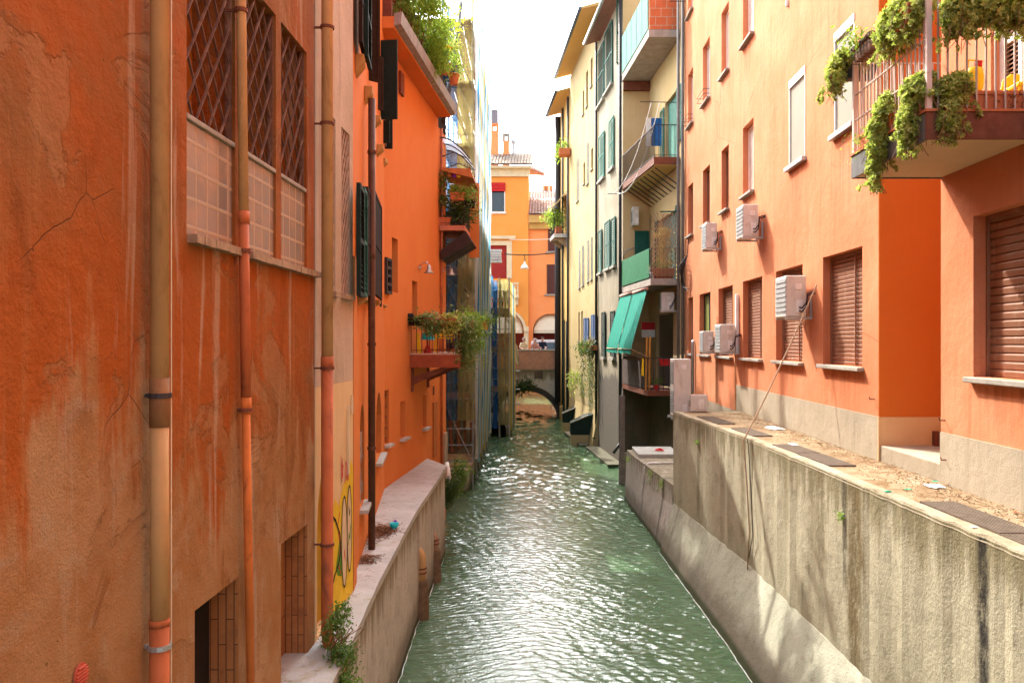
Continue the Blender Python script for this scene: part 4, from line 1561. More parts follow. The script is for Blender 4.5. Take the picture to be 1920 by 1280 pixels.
# second balcony: iron rails, slanting rods below
b2 = slab(5.40, 5.62, XN[1], M['rust'])
mb = MB()
mb.prism([(XN[1] + .05, 26.05, 5.37), (4.10, 26.05, 5.37), (3.72, 30.5, 5.37), (2.84, 30.5, 5.37)], (0, 0, .028))
mb.build('soffit', sofm, b2)
mb = MB()
railing(mb, [(4.12, 26.04), (XN[1] + .03, 26.04), (2.81, 30.5)], .98, 5.62, .13, .009)
mb.build('railing', rail_dark, b2)
mb = MB()
for k in range(9):
    f = (k + .5) / 9
    a = Vector((XN[1] + .12, 26.1, 5.35)).lerp(Vector((2.9, 30.4, 5.35)), f)
    b = WB.pt(.3 + (WB.L - .5) * f, 4.75, .02)
    mb.tube([a, b], .018, 6)
mb.build('support_rod', rail_dark, b2)
# third balcony
b3 = slab(1.72, 1.92, XN[2], slabm)
mb = MB()
railing(mb, [(4.12, 26.04), (XN[2] + .03, 26.04), (2.81, 30.5)], .92, 1.92, .12, .008)
mb.build('railing', rail_dark, b3)
mb = MB()
mb.bar((XN[2] - .01, 26.3, 2.42), (2.78, 30.5, 2.42), .012, .9)
mb.build('green_screen', paint('green_rail_screen', (.02, .15, .06), .2, 5, .7), b3)
mb = MB()
A, B = Vector((XN[2] + .02, 26.0, 0)), Vector((4.12, 26.0, 0))
for s in (1, -1):
    for k in range(-9, 20):
        x0 = k * .085
        za, zb = 1.98, 3.9
        run = (zb - za) * .62
        xa, xb = (x0, x0 + run * s)
        lo_, hi_ = 0, (B - A).x
        pts = []
        for t in range(41):
            f = t / 40
            x = xa + (xb - xa) * f
            if lo_ <= x <= hi_:
                pts.append(Vector((A.x + x, 25.995 + .006 * s, za + (zb - za) * f)))
        if len(pts) > 1:
            mb.bar(pts[0], pts[-1], .020, .010, Vector((0, 1, 0)))
mb.build('trellis', paint('reddish_lattice', (.34, .20, .12), .2, 6, .8), b3)
mb = MB()
mb.bar((XN[2] + .28, 25.98, 3.95), (4.14, 25.98, 3.95), .03, .04)
mb.build('top_rail', M['green'], b3)
mb = MB()
mb.tube([WE.pt(.0, 3.0, .04), WE.pt(.08, 3.25, .05), WE.pt(.42, 3.36, .05)], .02, 6)
mb.build('pipe', M['steel'], b3, smooth=True)
# lowest balcony
b4 = slab(-1.66, -1.5, XN[3], M['rust'])
mb = MB()
railing(mb, [(4.1, 26.04), (XN[3] + .03, 26.04), (2.81, 30.5)], 1.0, -1.5, .15, .008)
mb.build('railing', rail_dark, b4)
mb = MB()
mb.bar((XN[3] + .0, 26.5, -1.05), (2.78, 30.5, -1.05), .015, .85)
mb.build('board_screen', paint('dark_brown_board', (.10, .07, .06), .25, 5, .8), b4)
mb = MB()
for x in (2.42, 2.50):
    mb.tube([(x, 26.9, WZ - .4), (x, 26.9, -1.7)], .05, 8)
mb.box(2.36, 2.75, 26.85, 27.0, WZ - .4, -3.5)
mb.build('post', paint('grey_old_post', (.2, .17, .14), .3, 6, .9, .4), HL)
# teal awning in two drops
for i, (ya, yb) in enumerate(((26.25, 28.25), (28.45, 30.4))):
    t = thing('awning', ('nearer drop of the teal canvas awning below the third balcony', 'farther drop of the teal canvas awning below the third balcony')[i], 'awning', (2.9, (ya + yb) / 2, -.5), 'teal awning drops')
    mb = MB()
    N = 14
    rows = []
    for j in range(9):
        f = j / 8
        row = []
        for k in range(N + 1):
            y = ya + (yb - ya) * k / N
            xt = XN[2] - .05 + (2.76 - XN[2]) * (y - 26) / 4.6
            fold = math.sin(k * 2.1) * .018 * (1 if f < .93 else 1.5)
            x = xt - .50 * min(f / .92, 1) + fold
            z = 1.60 - 1.98 * f - (.02 * math.sin(k * 1.3) if f == 1 else 0)
            row.append(mb.bm.verts.new((x, y, z)))
        rows.append(row)
    for a, b in zip(rows, rows[1:]):
        for k in range(N):
            mb.bm.faces.new((a[k], a[k + 1], b[k + 1], b[k]))
    mb.build('canvas', M['cloth_teal'], t, smooth=True)
    mb = MB()
    x0 = XN[2] - .05 + (2.76 - XN[2]) * (ya - 26) / 4.6
    x1 = XN[2] - .05 + (2.76 - XN[2]) * (yb - 26) / 4.6
    mb.tube([(x0, ya, 1.62), (x1, yb, 1.62)], .05, 10)
    mb.build('roller', paint('pinkish_awning_tube', (.5, .26, .2), .1), t, smooth=True)
    mb = MB()
    mb.tube([(x0 - .5, ya, -.24), (x1 - .5, yb, -.24)], .018, 8)
    for x, y in ((x0, ya), (x1, yb)):
        mb.tube([(x - .5, y, -.24), (x + .15, y + .05, -.55)], .014, 6)
    mb.build('front_bar', M['wood'], t, smooth=True)
# things kept on the balconies
t = thing('plant', 'dried straw coloured plant tied up on the trellised balcony', 'plant', (3.7, 26.4, 1.93))
mb = MB()
pot(mb, (3.72, 26.4, 1.93), .16, .25)
mb.build('pot', M['terracotta'], t)
mb = MB()
foliage(mb, [((3.72, 26.4, 2.7), (.24, .22, .55)), ((3.72, 26.4, 3.35), (.26, .24, .22))], 1300, .11, random.Random(7), .8, .18, 12, .12)
mb.build('straw', leafmat('straw_leaf', [(0, (.25, .14, .05)), (.5, (.46, .30, .12)), (1, (.6, .45, .2))], .2), t, norm=False)
t = thing('planter', 'reddish terracotta planter box behind the trellis of the third balcony', 'planter', (3.65, 26.15, 1.93))
mb = MB()
trough(mb, (3.66, 26.16, 1.93), .70, .2, .30, (1, 0, 0))
mb.build('box', M['terracotta'], t)
mb = MB()
foliage(mb, [((3.55, 26.16, 2.32), (.3, .1, .14))], 260, .07, random.Random(9), .1, .35, 8, .1)
mb.build('plant', M['leaf'], t, norm=False)
t = thing('flower_pot', 'pot of mauve flowers at the corner of the third balcony', 'flower pot', (3.33, 26.2, 1.93))
mb = MB()
pot(mb, (3.34, 26.2, 1.93), .1, .2)
mb.build('pot', M['white'], t)
mb = MB()
foliage(mb, [((3.34, 26.2, 2.25), (.13, .12, .14))], 200, .05, random.Random(10), 0, .6, 8, .08)
mb.build('blooms', leafmat('mauve_bloom', [(0, (.1, .12, .06)), (.5, (.3, .2, .34)), (1, (.5, .4, .5))]), t, norm=False)
ac('white air conditioner on a shelf below the third balcony slab', 4.02, 26.3, 26.75, 3.62, .95, 1.52, None, 1, True, True)
ac('air conditioner high on the yellow side wall beside the green door', 3.35, 30.1, 30.55, 3.12, 4.1, 4.75, None, 1, False, False)
# laundry and poles
mb = MB()
mb.bar((2.95, 26.2, 7.35), (4.18, 26.2, 7.33), .025, .02)
tag(mb.build('clothes_pole', M['iron']), 'dark iron clothes pole across the recess between first and second balcony', 'pole')
mb = MB()
mb.bar((3.72, 25.3, 10.08), (4.3, 25.3, 10.08), .025, .02)
tag(mb.build('clothes_pole', M['iron']), 'short dark iron pole beside the brick parapet of the top balcony', 'pole')
mb = MB()
mb.bar((2.25, 30.2, 4.27 + .95), (2.85, 30.2, 4.27 + .95), .025, .02)
tag(mb.build('clothes_pole', M['iron']), 'short dark iron pole on the peeling corner left of the second balcony', 'pole')
for i, (x0, x1, m, lab) in enumerate(((3.47, 3.80, 'bluecloth', 'blue towel hung over the second balcony rail'), (3.30, 3.45, 'white', 'white towel hung beside a blue towel on the second balcony'))):
    mb = MB()
    N = 10
    pr_ = None
    for k in range(N + 1):
        x = x0 + (x1 - x0) * k / N
        y = 27.6 + .02 * math.sin(k * 1.7)
        cur = [mb.bm.verts.new((x, y + .03 * q, 7.22 - .9 * q)) for q in (0, .35, .7, 1)]
        if pr_:
            for q in range(3):
                mb.bm.faces.new((pr_[q], cur[q], cur[q + 1], pr_[q + 1]))
        pr_ = cur
    tag(mb.build('towel', M[m], smooth=True), lab, 'towel')
for k_, (a_, b_, sg) in enumerate((((3.3, 26.2, 7.34), (2.45, 30.2, 5.24), .55), ((3.55, 26.2, 7.34), (2.6, 30.2, 5.24), .8))):
    mb = MB()
    A_, B_ = Vector(a_), Vector(b_)
    mb.tube([A_.lerp(B_, t_ / 12) - Vector((0, 0, sg * 4 * t_ / 12 * (1 - t_ / 12))) for t_ in range(13)], .012, 5)
    tag(mb.build('clothes_line', M['white'], smooth=True), ('slack white clothes line below the dark pole of the balcony recess, shorter sag', 'deeper sagging white clothes line below the dark pole of the balcony recess')[k_], 'line')
mb = MB()
mb.tube([(3.25, 27.6, 7.22), (3.95, 27.6, 7.22)], .006, 5)
tag(mb.build('clothes_line', M['white']), 'thin clothes line carrying the blue towel', 'line')
t = thing('sign', 'red over white rectangular sign in the dark of the lowest balcony', 'sign', (3.6, 28.6, .2))
mb = MB()
a = P(1203, 632, 28.6)
b = P(1228, 604, 28.6)
mb.box(a.x, b.x, 28.6, 28.62, a.z, a.z + (b.z - a.z) * .5)
mb.build('lower_half', M['white'], t)
mb = MB()
mb.box(a.x, b.x, 28.6, 28.62, a.z + (b.z - a.z) * .5, b.z)
mb.build('upper_half', M['red'], t)
t = thing('easel', 'folded orange wooden frame leaning on the lowest balcony rail', 'wooden frame', (3.35, 26.3, -1.5))
mb = MB()
for px in (1211, 1217):
    q = P(px, 700, 26.3)
    mb.bar((q.x, 26.3, -1.5), (q.x + .04, 26.35, .14), .05, .035)
mb.build('frame', paint('orange_wood', (.55, .26, .06), .15, 8), t)
mb = MB()
q = P(1206, 690, 25.95)
mb.prism([q + Vector((-.06, 0, -.22)), q + Vector((.02, 0, -.25)), q + Vector((.02, 0, .3)), q + Vector((-.03, 0, .3))], (0, .02, 0))
tag(mb.build('cloth', M['yellowplastic']), 'orange yellow cloth strip hanging on the lowest balcony rail', 'cloth')
t = thing('flower_pot', 'small red and white flower pots behind the lowest balcony rail', 'flower pot', (3.5, 26.3, -1.5))
mb = MB()
pot(mb, (3.46, 26.3, -1.5), .09, .16)
mb.build('pot', M['red'], t)
mb = MB()
foliage(mb, [((3.5, 26.3, -1.25), (.16, .1, .12))], 160, .06, random.Random(14), 0, .5)
mb.build('plant', M['leaf'], t, norm=False)
t = thing('planter', 'long red planter hung on the inner part of the lowest balcony', 'planter', (3.8, 26.5, -.6))
mb = MB()
trough(mb, (3.75, 26.2, -.74), .42, .2, .2, (1, 0, 0))
mb.build('box', M['red'], t)

# ---- peeling grey house
def house(label, w, u0, u1, z0, z1, holes, dep, m, back, name='house'):
    h = thing(name, label, 'house', w.pt((u0 + u1) / 2, z0, -1))
    mb = MB()
    mb.facade(w, u0, u1, z0, z1, holes, dep, back)
    mb.build('wall', m, h)
    return h


W2 = Wall((2.83, 30.6), (2.29, 35.97), -1)
H2 = house('grey peeling house with dark green louvred shutters beside the balcony recess', W2, 0, W2.L, WZ - .4, 12.5, [], .1, M['peel'], 2.5)
for pa, pb, ya, yb, m, sw in ((1121, 1134, 90, 193, 'green', 0), (1136, 1150, 52, 165, 'green', 0), (1124.5, 1135, 252, 335, 'palegreen', 0), (1144, 1153, 223, 315, 'palegreen', 0), (1124, 1130.5, 432, 510, 'green', 0), (1136, 1146, 415, 502, 'green', 0), (1149, 1156, 408, 497, 'green', 0), (1130.5, 1137, 585, 668, 'darkgreen', 0), (1147, 1155, 583, 668, 'darkgreen', 0)):
    u0, u1 = W2.u(pb), W2.u(pa)
    um = (u0 + u1) / 2
    z0, z1 = W2.z(yb, um), W2.z(ya, um)
    mb = MB()
    louvre_mesh(mb, W2, u0, u1, z0, z1, .03, .04, .09)
    s = mb.build('shutter', M[m], H2)
    mb = MB()
    mb.wbox(W2, u0 - .05, u1 + .05, z0 - .12, z0 - .03, .003, .13)
    mb.build('sill', M['sill'], s)
mb = MB()
a, b = Vector((2.80, 30.9, 0)), Vector((2.55, 30.75, 0))
louvre_free(mb, (2.80, 31.2), (2.62, 30.7), 10.0, 12.3, slat=.09)
mb.build('shutter', M['green'], H2)
mb = MB()
for u, d in ((.0, .10), ):
    mb.tube([W2.pt(u, WZ + .8, d), W2.pt(u, 12.3, d)], .055, 8)
    mb.tube([W2.pt(u, WZ + .85, d), W2.pt(u, WZ + .5, d + .25)], .055, 8)
mb.build('drain_pipe', M['iron'], H2, smooth=True)
mb = MB()
mb.hexa([W2.pt(-.3, 12.75, -.3), W2.pt(W2.L, 12.75, -.3), W2.pt(W2.L, 12.45, .55), W2.pt(-.3, 12.45, .55), W2.pt(-.3, 12.9, -.3), W2.pt(W2.L, 12.9, -.3), W2.pt(W2.L, 12.55, .55), W2.pt(-.3, 12.55, .55)])
mb.build('eave', paint('reddish_eave_boards', (.30, .13, .09), .2, 6), H2)
mb = MB()
mb.tube([W2.pt(-.3, 12.52, .6), W2.pt(W2.L, 12.52, .6)], .07, 8)
mb.build('gutter', M['steel'], H2, smooth=True)
mb = MB()
mb.wbox(W2, -.02, W2.L, WZ - .4, WZ + .10, .0, .55)
mb.build('water_ledge', M['quay_low2'], H2)

# ---- yellow houses
W1 = Wall((2.29, 35.99), (1.36, 45.3), -1)
holes, specs = [], []
for pa, pb, ya, yb, kd in ((1099, 1102.5, 134, 200, 'w'), (1107.5, 1111, 110, 162, 'w'), (1092.5, 1095.5, 170, 215, 'w'), (1100, 1104, 270, 345, 's'), (1081, 1085, 300, 378, 's'), (1108.5, 1112, 278, 318, 'w'), (1094, 1097, 305, 345, 'w'),
                           (1085, 1088, 470, 540, 's'), (1091, 1095, 462, 535, 's'), (1101, 1104.5, 452, 528, 's'), (1107.5, 1111, 445, 524, 's'), (1117, 1120.5, 437, 520, 'w'), (1084.5, 1087, 585, 640, 'w'), (1090, 1092.5, 583, 640, 'w')):
    u0, u1 = W1.u(pb), W1.u(pa)
    um = (u0 + u1) / 2
    r_ = rect(u0, u1, W1.z(yb, um), W1.z(ya, um))
    holes.append(r_)
    specs.append((u0, u1, W1.z(yb, um), W1.z(ya, um), kd))
H1 = house('tall ochre yellow house with small deep windows rising from the water', W1, 0, W1.L, WZ - .4, 13.95, holes, .15, M['yellow'], 4)
for u0, u1, z0, z1, kd in specs:
    plain_window(H1, W1, u0, u1, z0, z1, .15, M['whiteshut'] if kd == 's' else M['inner'], True)
    if kd == 's':
        mb = MB()
        louvre_free(mb, W1.pt(u0 + .02, 0, -.05).xy, W1.pt(u0 + .05, 0, .07).xy, z0, z1, solid=True)
        mb.build('shutter', M['white'], H1)
for pa, pb, ya, yb in ((1096, 1100, 596, 655), (1101, 1105, 596, 655), (1110, 1114.5, 590, 660), (1115.5, 1121, 590, 660)):
    u0, u1 = W1.u(pb), W1.u(pa)
    um = (u0 + u1) / 2
    mb = MB()
    louvre_mesh(mb, W1, u0, u1, W1.z(yb, um), W1.z(ya, um), .02, .04, .1)
    mb.build('shutter', M['blueshut'], H1)
mb = MB()
for u in (.12,):
    mb.tube([W1.pt(u, WZ + .6, .07), W1.pt(u, 13.7, .07)], .055, 8)
    mb.tube([W1.pt(u, WZ + .6, .07), W1.pt(u - .1, WZ + .4, .2)], .055, 8)
mb.build('drain_pipe', M['iron'], H1, smooth=True)
mb = MB()
mb.hexa([W1.pt(-.2, 14.25, -.5), W1.pt(W1.L, 14.25, -.5), W1.pt(W1.L, 13.9, .75), W1.pt(-.2, 13.9, .75), W1.pt(-.2, 14.4, -.5), W1.pt(W1.L, 14.4, -.5), W1.pt(W1.L, 14.0, .75), W1.pt(-.2, 14.0, .75)])
mb.build('eave', M['yellow_far'], H1)
mb = MB()
mb.tube([W1.pt(-.2, 13.95, .8), W1.pt(W1.L, 13.95, .8)], .075, 8)
mb.build('gutter', paint('slate_blue_gutter', (.10, .13, .15), .1, 6, .5), H1, smooth=True)
mb = MB()
mb.hexa([W1.pt(0, WZ - .3, 0), W1.pt(W1.L * .75, WZ - .3, 0), W1.pt(W1.L * .75, WZ - .3, .35), W1.pt(0, WZ - .3, .35), W1.pt(0, WZ + 1.5, 0), W1.pt(W1.L * .75, WZ + 1.5, 0), W1.pt(W1.L * .75, WZ + 1.5, .02), W1.pt(0, WZ + 1.5, .02)])
mb.build('flared_base', M['yellow'], H1)
mb = MB()
mb.wbox(W1, .3, W1.L * .62, WZ - .4, WZ + .12, .36, .75)
mb.build('water_ledge', M['quay_low2'], H1)

W0 = Wall((1.36, 45.32), (.93, 49.55), -1)
H0 = house('narrow deep yellow house nearest the bridge on the right bank', W0, 0, W0.L, WZ - .4, 13.2, [], .1, M['yellow_far'], 4)
mb = MB()
mb.hexa([W0.pt(-.1, 13.5, -.5), W0.pt(W0.L + .6, 13.5, -.5), W0.pt(W0.L + .6, 13.15, .7), W0.pt(-.1, 13.15, .7), W0.pt(-.1, 13.62, -.5), W0.pt(W0.L + .6, 13.62, -.5), W0.pt(W0.L + .6, 13.25, .7), W0.pt(-.1, 13.25, .7)])
mb.build('eave', M['yellow_far'], H0)
mb = MB()
mb.tube([W0.pt(-.1, 13.2, .75), W0.pt(W0.L + .6, 13.2, .75)], .08, 8)
mb.build('gutter', paint('dark_blue_gutter', (.08, .10, .13), .1, 6, .5), H0, smooth=True)
for u, r_, d in ((W0.L - .1, .16, .16), (W0.L * .55, .06, .08), (.1, .06, .08)):
    mb = MB()
    mb.tube([W0.pt(u, WZ + 1.0, d), W0.pt(u, 13.0, d)], r_, 10)
    mb.build('drain_pipe', M['iron'], H0, smooth=True)
for px, py0, py1 in ((1058, 600, 775), (1064, 602, 770)):
    mb = MB()
    u = W0.u(px) if px < 1068 else W1.u(px)
    mb.wbox(W0, u - .25, u + .25, W0.z(py1, u), W0.z(py0, u), .01, .06)
    mb.build('dark_shutter', M['darkgreen'], H0)
# balcony with greenery on the narrow yellow house
u = W0.u(1060)
bz = W0.z(443, u)
mb = MB()
mb.wbox(W0, u - 1.1, u + .9, bz - .2, bz, .0, .75)
bb = mb.build('balcony', M['steel'], H0)
mb = MB()
for k in (u - .9, u + .7):
    mb.prism([W0.pt(k, bz - .21, .0), W0.pt(k, bz - .21, .7), W0.pt(k, bz - .75, .0)], W0.t * .1)
mb.build('bracket', M['wood'], bb)
mb = MB()
railing(mb, [W0.pt(u - 1.08, 0, 0).xy[:], W0.pt(u - 1.08, 0, .72).xy[:], W0.pt(u + .88, 0, .72).xy[:]], .9, bz, .15, .01)
mb.build('railing', M['iron'], bb)
mb = MB()
mb.hexa([W0.pt(u - 1.1, bz + 2.3, .05), W0.pt(u + .9, bz + 2.3, .05), W0.pt(u + .9, bz + 1.3, .9), W0.pt(u - 1.1, bz + 1.3, .9), W0.pt(u - 1.1, bz + 2.36, .05), W0.pt(u + .9, bz + 2.36, .05), W0.pt(u + .9, bz + 1.36, .9), W0.pt(u - 1.1, bz + 1.36, .9)])
mb.build('canopy', M['trim'], bb)
t = thing('plant', 'bushy green balcony plants on the narrow yellow house near the bridge', 'plant', W0.pt(u, bz, .4))
mb = MB()
trough(mb, W0.pt(u - .2, bz + .01, .45), 1.3, .35, .4, tuple(W0.t))
mb.build('planter', M['terracotta'], t)
mb = MB()
foliage(mb, [(W0.pt(u - .3, bz + 1.0, .5), (.5, .8, .6)), (W0.pt(u - .8, bz + .9, .9), (.5, .4, .35))], 900, .16, random.Random(31), .2, .45, 10, .3)
mb.build('foliage', M['leafbright'], t, norm=False)
t = thing('plant', 'small window box plant high up between the two yellow houses', 'plant', W1.pt(W1.L - .2, 10, .3))
c = W1.pt(W1.L - .25, zat(280, 45), .3)
mb = MB()
mb.box(c.x - .3, c.x + .3, c.y - .4, c.y + .4, c.z - .35, c.z)
mb.build('box', M['terracotta'], t, bevel=.03)
mb = MB()
foliage(mb, [(c + Vector((-.1, 0, .2)), (.35, .5, .4)), (c + Vector((-.35, 0, -.25)), (.15, .25, .5))], 380, .15, random.Random(33), .3, .45, 10, .25)
mb.build('foliage', M['leafbright'], t, norm=False)
# vines that hang from the blue shuttered windows
for i, (px, py0, py1, m, lab) in enumerate(((1093, 645, 755, 'ivy', 'long dark vine hanging under the blue shutters, left of two'), (1108, 645, 765, 'ivy', 'long dark vine with reddish crown under the blue shutters, right of two'))):
    u = W1.u(px, .25)
    c = W1.pt(u, W1.z(py0, u), .25)
    t = thing('vine', lab, 'vine', c, 'vines on the ochre house')
    r = random.Random(60 + i)
    mb = MB()
    foliage(mb, [(c + Vector((0, 0, -.1)), (.25, .5, .3))], 350, .13, r, .4, .5, 10, .25)
    strands(mb, [c + Vector((r.gauss(0, .10), r.gauss(0, .25), -.1)) for _ in range(9)], W1.z(py0, u) - W1.z(py1, u), .13, r, .04, .5, .06)
    mb.build('leaves', M[m], t, norm=False)
    mb = MB()
    mb.wbox(W1, u - .35, u + .35, c.z - .25, c.z - .05, .02, .3)
    mb.build('window_box', M['terracotta'], t)
    if i:
        mb = MB()
        foliage(mb, [(c + Vector((0, 0, .12)), (.2, .4, .12))], 160, .1, r, .1, .5, 8, .2)
        mb.build('crown', M['reddish'], t, norm=False)
u = W0.u(1077) if False else W1.u(1077.5, .3)
c = W1.pt(u, W1.z(712, u), .3)
mb = MB()
foliage(mb, [(c, (.3, .4, .5))], 420, .12, random.Random(66), .3, .5, 10, .25)
tag(mb.build('hanging_plant', M['sedum'], norm=False), 'pale green hanging plant low on the ochre wall left of the vines', 'plant')
# sloped dark drain hoods over yellow blocks at the water
for i, (px0, px1, py0, py1, Y, lab) in enumerate(((1070, 1101, 780, 815, 37.0, 'nearer dark metal hood on a yellow block at the waterline'), (1055, 1078, 765, 792, 42.5, 'farther dark metal hood on a yellow block at the waterline'))):
    a, b = P(px0, py1, Y), P(px1, py0, Y)
    t = thing('drain_hood', lab, 'drain hood', ((a.x + b.x) / 2, Y, WZ), 'drain hoods on the right bank')
    mb = MB()
    mb.prism([(a.x, Y, a.z), (b.x + .3, Y, a.z), (b.x + .3, Y, b.z + .1), (b.x - .05, Y, b.z), (a.x, Y, a.z + (b.z - a.z) * .62)], (0, 1.2, 0))
    mb.build('hood', M['darkgreen'], t, bevel=.02)
    mb = MB()
    mb.bar((a.x - .03, Y - .03, a.z + (b.z - a.z) * .64), (b.x + .05, Y - .03, b.z + .04), .12, .05)
    mb.build('lid_edge', M['sill'], t)
    mb = MB()
    mb.box(a.x, b.x + .3, Y + .02, Y + 1.15, WZ - .4, a.z - .002)
    mb.build('block', M['yellow'], t, bevel=.02)
# ================================================================== LEFT BANK
WL = Wall((-2.0, 0), (-2.0, 40), 1)            # u equals the distance Y
WLn = Wall((-1.975, 0), (-1.975, 40), 1)


def lattice(mb, w, u0, u1, z0, z1, d, r=.010, pitch=.185, rise=1.35):
    for s in (1, -1):
        k = -30
        while k < 60:
            ua = u0 + k * pitch
            pts = []
            dz = z1 - z0
            ub = ua + s * dz / rise
            # clip to the opening
            t0, t1 = 0.0, 1.0
            if abs(ub - ua) > 1e-6:
                ta, tb = (u0 - ua) / (ub - ua), (u1 - ua) / (ub - ua)
                t0, t1 = max(t0, min(ta, tb)), min(t1, max(ta, tb))
            if t1 - t0 > .01:
                p = w.pt(ua + (ub - ua) * t0, z0 + dz * t0, d + .007 * s)
                q = w.pt(ua + (ub - ua) * t1, z0 + dz * t1, d + .007 * s)
                mb.bar(p, q, .009, .014, w.n)
            k += 1


# ---- nearest wall on the left
H = thing('house', 'nearest weathered orange house wall at the left edge with a small round red vent', 'house', (-2.3, 2.8, -2.6))
mb = MB()
mb.facade(WLn, -6, 4.28, WZ - .4, 7.5, [], .1, back=4)
mb.build('wall', M['left_near'], H)
mb = MB()
u = WLn.u(148)
z = WLn.z(1265, u)
ring = [WLn.pt(u + .052 * math.cos(t), z + .052 * math.sin(t), .004) for t in [2 * math.pi * k / 20 for k in range(20)]]
mb.prism(ring, WLn.n * .008)
for k in range(6):
    zz = z - .036 + k * .0145
    hw = math.sqrt(max(0, .046 ** 2 - (zz - z) ** 2))
    mb.wbox(WLn, u - hw, u + hw, zz - .003, zz + .003, .011, .019, -.004)
mb.build('vent', paint('red_vent_plastic', (.45, .09, .05), .15, 12, .5), H)

# ---- second left house with the latticed windows
H = thing('house', 'weathered brown orange house with three latticed windows over glass block panels', 'house', (-2.5, 5.8, -2.6))
wins = [(350, 441), (459, 517.5), (527, 575)]
ZG0, ZG1, ZT2 = .605, 1.255, 2.43
holes, deps = [], []
for a, b in wins:
    holes.append(rect(WL.u(a), WL.u(b), ZG0, ZT2))
    deps.append(.30)
doorsL = [(365, 448), (527, 577)]
for a, b in doorsL:
    holes.append(rect(WL.u(a), WL.u(b), -3.1, -1.54))
    deps.append(.20)
mb = MB()
mb.facade(WL, 4.33, 7.43, WZ - .4, 7.5, holes, deps, back=4)
mb.build('wall', M['left_mid'], H)
mb = MB()
mb.wbox(WL, 4.281, 4.329, WZ - .4, 7.5, -.4, -.05)
mb.build('seam', M['dark'], H)
gb = NT('glass_blocks')
gx = gb.sep(gb.pos())
gv = gb.node('ShaderNodeCombineXYZ', None, X=gx[1], Y=gx[2], Z=0.0).outputs[0]
gbk = gb.node('ShaderNodeTexBrick', {'offset': 0.0}, Vector=gv, Color1=(.27, .215, .18), Color2=(.205, .17, .15), Mortar=(.40, .29, .18), Scale=1.0)
gbk.inputs['Brick Width'].default_value = .165
gbk.inputs['Row Height'].default_value = .163
gbk.inputs['Mortar Size'].default_value = .011
gbk.inputs['Mortar Smooth'].default_value = .2
gcol = gb.mix(gb.math('MULTIPLY', gb.rng(gb.noise(gb.pos(), 3, 6, .7), .42, .7), .6), gbk.outputs['Color'], (.42, .25, .15))
M['glassblock'] = gb.pbr(gcol, gb.rng(gbk.outputs['Fac'], 0, 1, .22, .9), 0, gb.bump(gb.math('ADD', gb.math('MULTIPLY', gbk.outputs['Fac'], .6), gb.math('MULTIPLY', gb.noise(gb.pos(), 14, 2), .3)), .5, .01), .5)
for i, (a, b) in enumerate(wins):
    u0, u1 = WL.u(a), WL.u(b)
    mb = MB()
    lattice(mb, WL, u0 + .005, u1 - .005, ZG1 + .03, ZT2 - .01, -.035)
    mb.wbox(WL, u0 + .002, u0 + .018, ZG1 + .03, ZT2 - .002, -.06, -.02)
    mb.wbox(WL, u1 - .018, u1 - .002, ZG1 + .03, ZT2 - .002, -.06, -.02)
    win = mb.build('window', M['grille'], H)
    mb = MB()
    mb.wbox(WL, u0 + .003, u1 - .003, ZG0 + .002, ZG1 - .006, -.12, -.018)
    mb.build('glass_block_panel', M['glassblock'], win)
    mb = MB()
    mb.wbox(WL, u0 + .003, u1 - .003, ZG1 - .004, ZG1 + .028, -.13, .002)
    mb.build('transom', M['sill'], win, bevel=.006)
    mb = MB()
    mb.wbox(WL, u0 + .003, u1 - .003, ZG1 + .03, ZT2 - .003, -.298, -.28)
    mb.build('pane', paint('lit_room_orange', (.40, .13, .02), .4, 3) if i == 0 else paint('dim_room', (.09, .045, .025), .4, 3), win)  # light and dimness of the rooms painted into the back colours
sm = paint('crumbling_stone_sill', (.36, .26, .17), .3, 14, .95, .8, dirt=(.16, .09, .05), dirt_amt=.8)
for a, b in ((351, 446), (459, 592)):
    mb = MB()
    r = random.Random(a)
    u0, u1 = WL.u(a), WL.u(b)
    n = 14
    for k in range(n):
        ua, ub = u0 + (u1 - u0) * k / n, u0 + (u1 - u0) * (k + 1) / n
        dd = .055 + r.uniform(-.004, .004)
        zz = r.uniform(-.004, .002)
        mb.wbox(WL, ua, ub, ZG0 - .05 + zz, ZG0 - .003, -.02, dd)
    mb.build('sill', sm, H)
# reveals of the low openings in long clay blocks
bz = NT('upright_clay_blocks')
bx = bz.sep(bz.pos())
bv = bz.node('ShaderNodeCombineXYZ', None, X=bx[2], Y=bx[0], Z=0.0).outputs[0]
bb_ = bz.node('ShaderNodeTexBrick', None, Vector=bv, Color1=(.38, .17, .06), Color2=(.31, .125, .04), Mortar=(.10, .045, .02), Scale=1.0)
bb_.inputs['Brick Width'].default_value = .33
bb_.inputs['Row Height'].default_value = .052
bb_.inputs['Mortar Size'].default_value = .004
bc = bz.mix(bz.math('MULTIPLY', bz.rng(bz.noise(bz.pos(), 5, 6, .7), .45, .7), .6), bb_.outputs['Color'], (.16, .07, .03))
M['upblocks'] = bz.pbr(bc, .85, 0, bz.bump(bz.math('ADD', bz.math('MULTIPLY', bb_.outputs['Fac'], -1), bz.noise(bz.pos(), 25, 4)), .6, .01), .2)
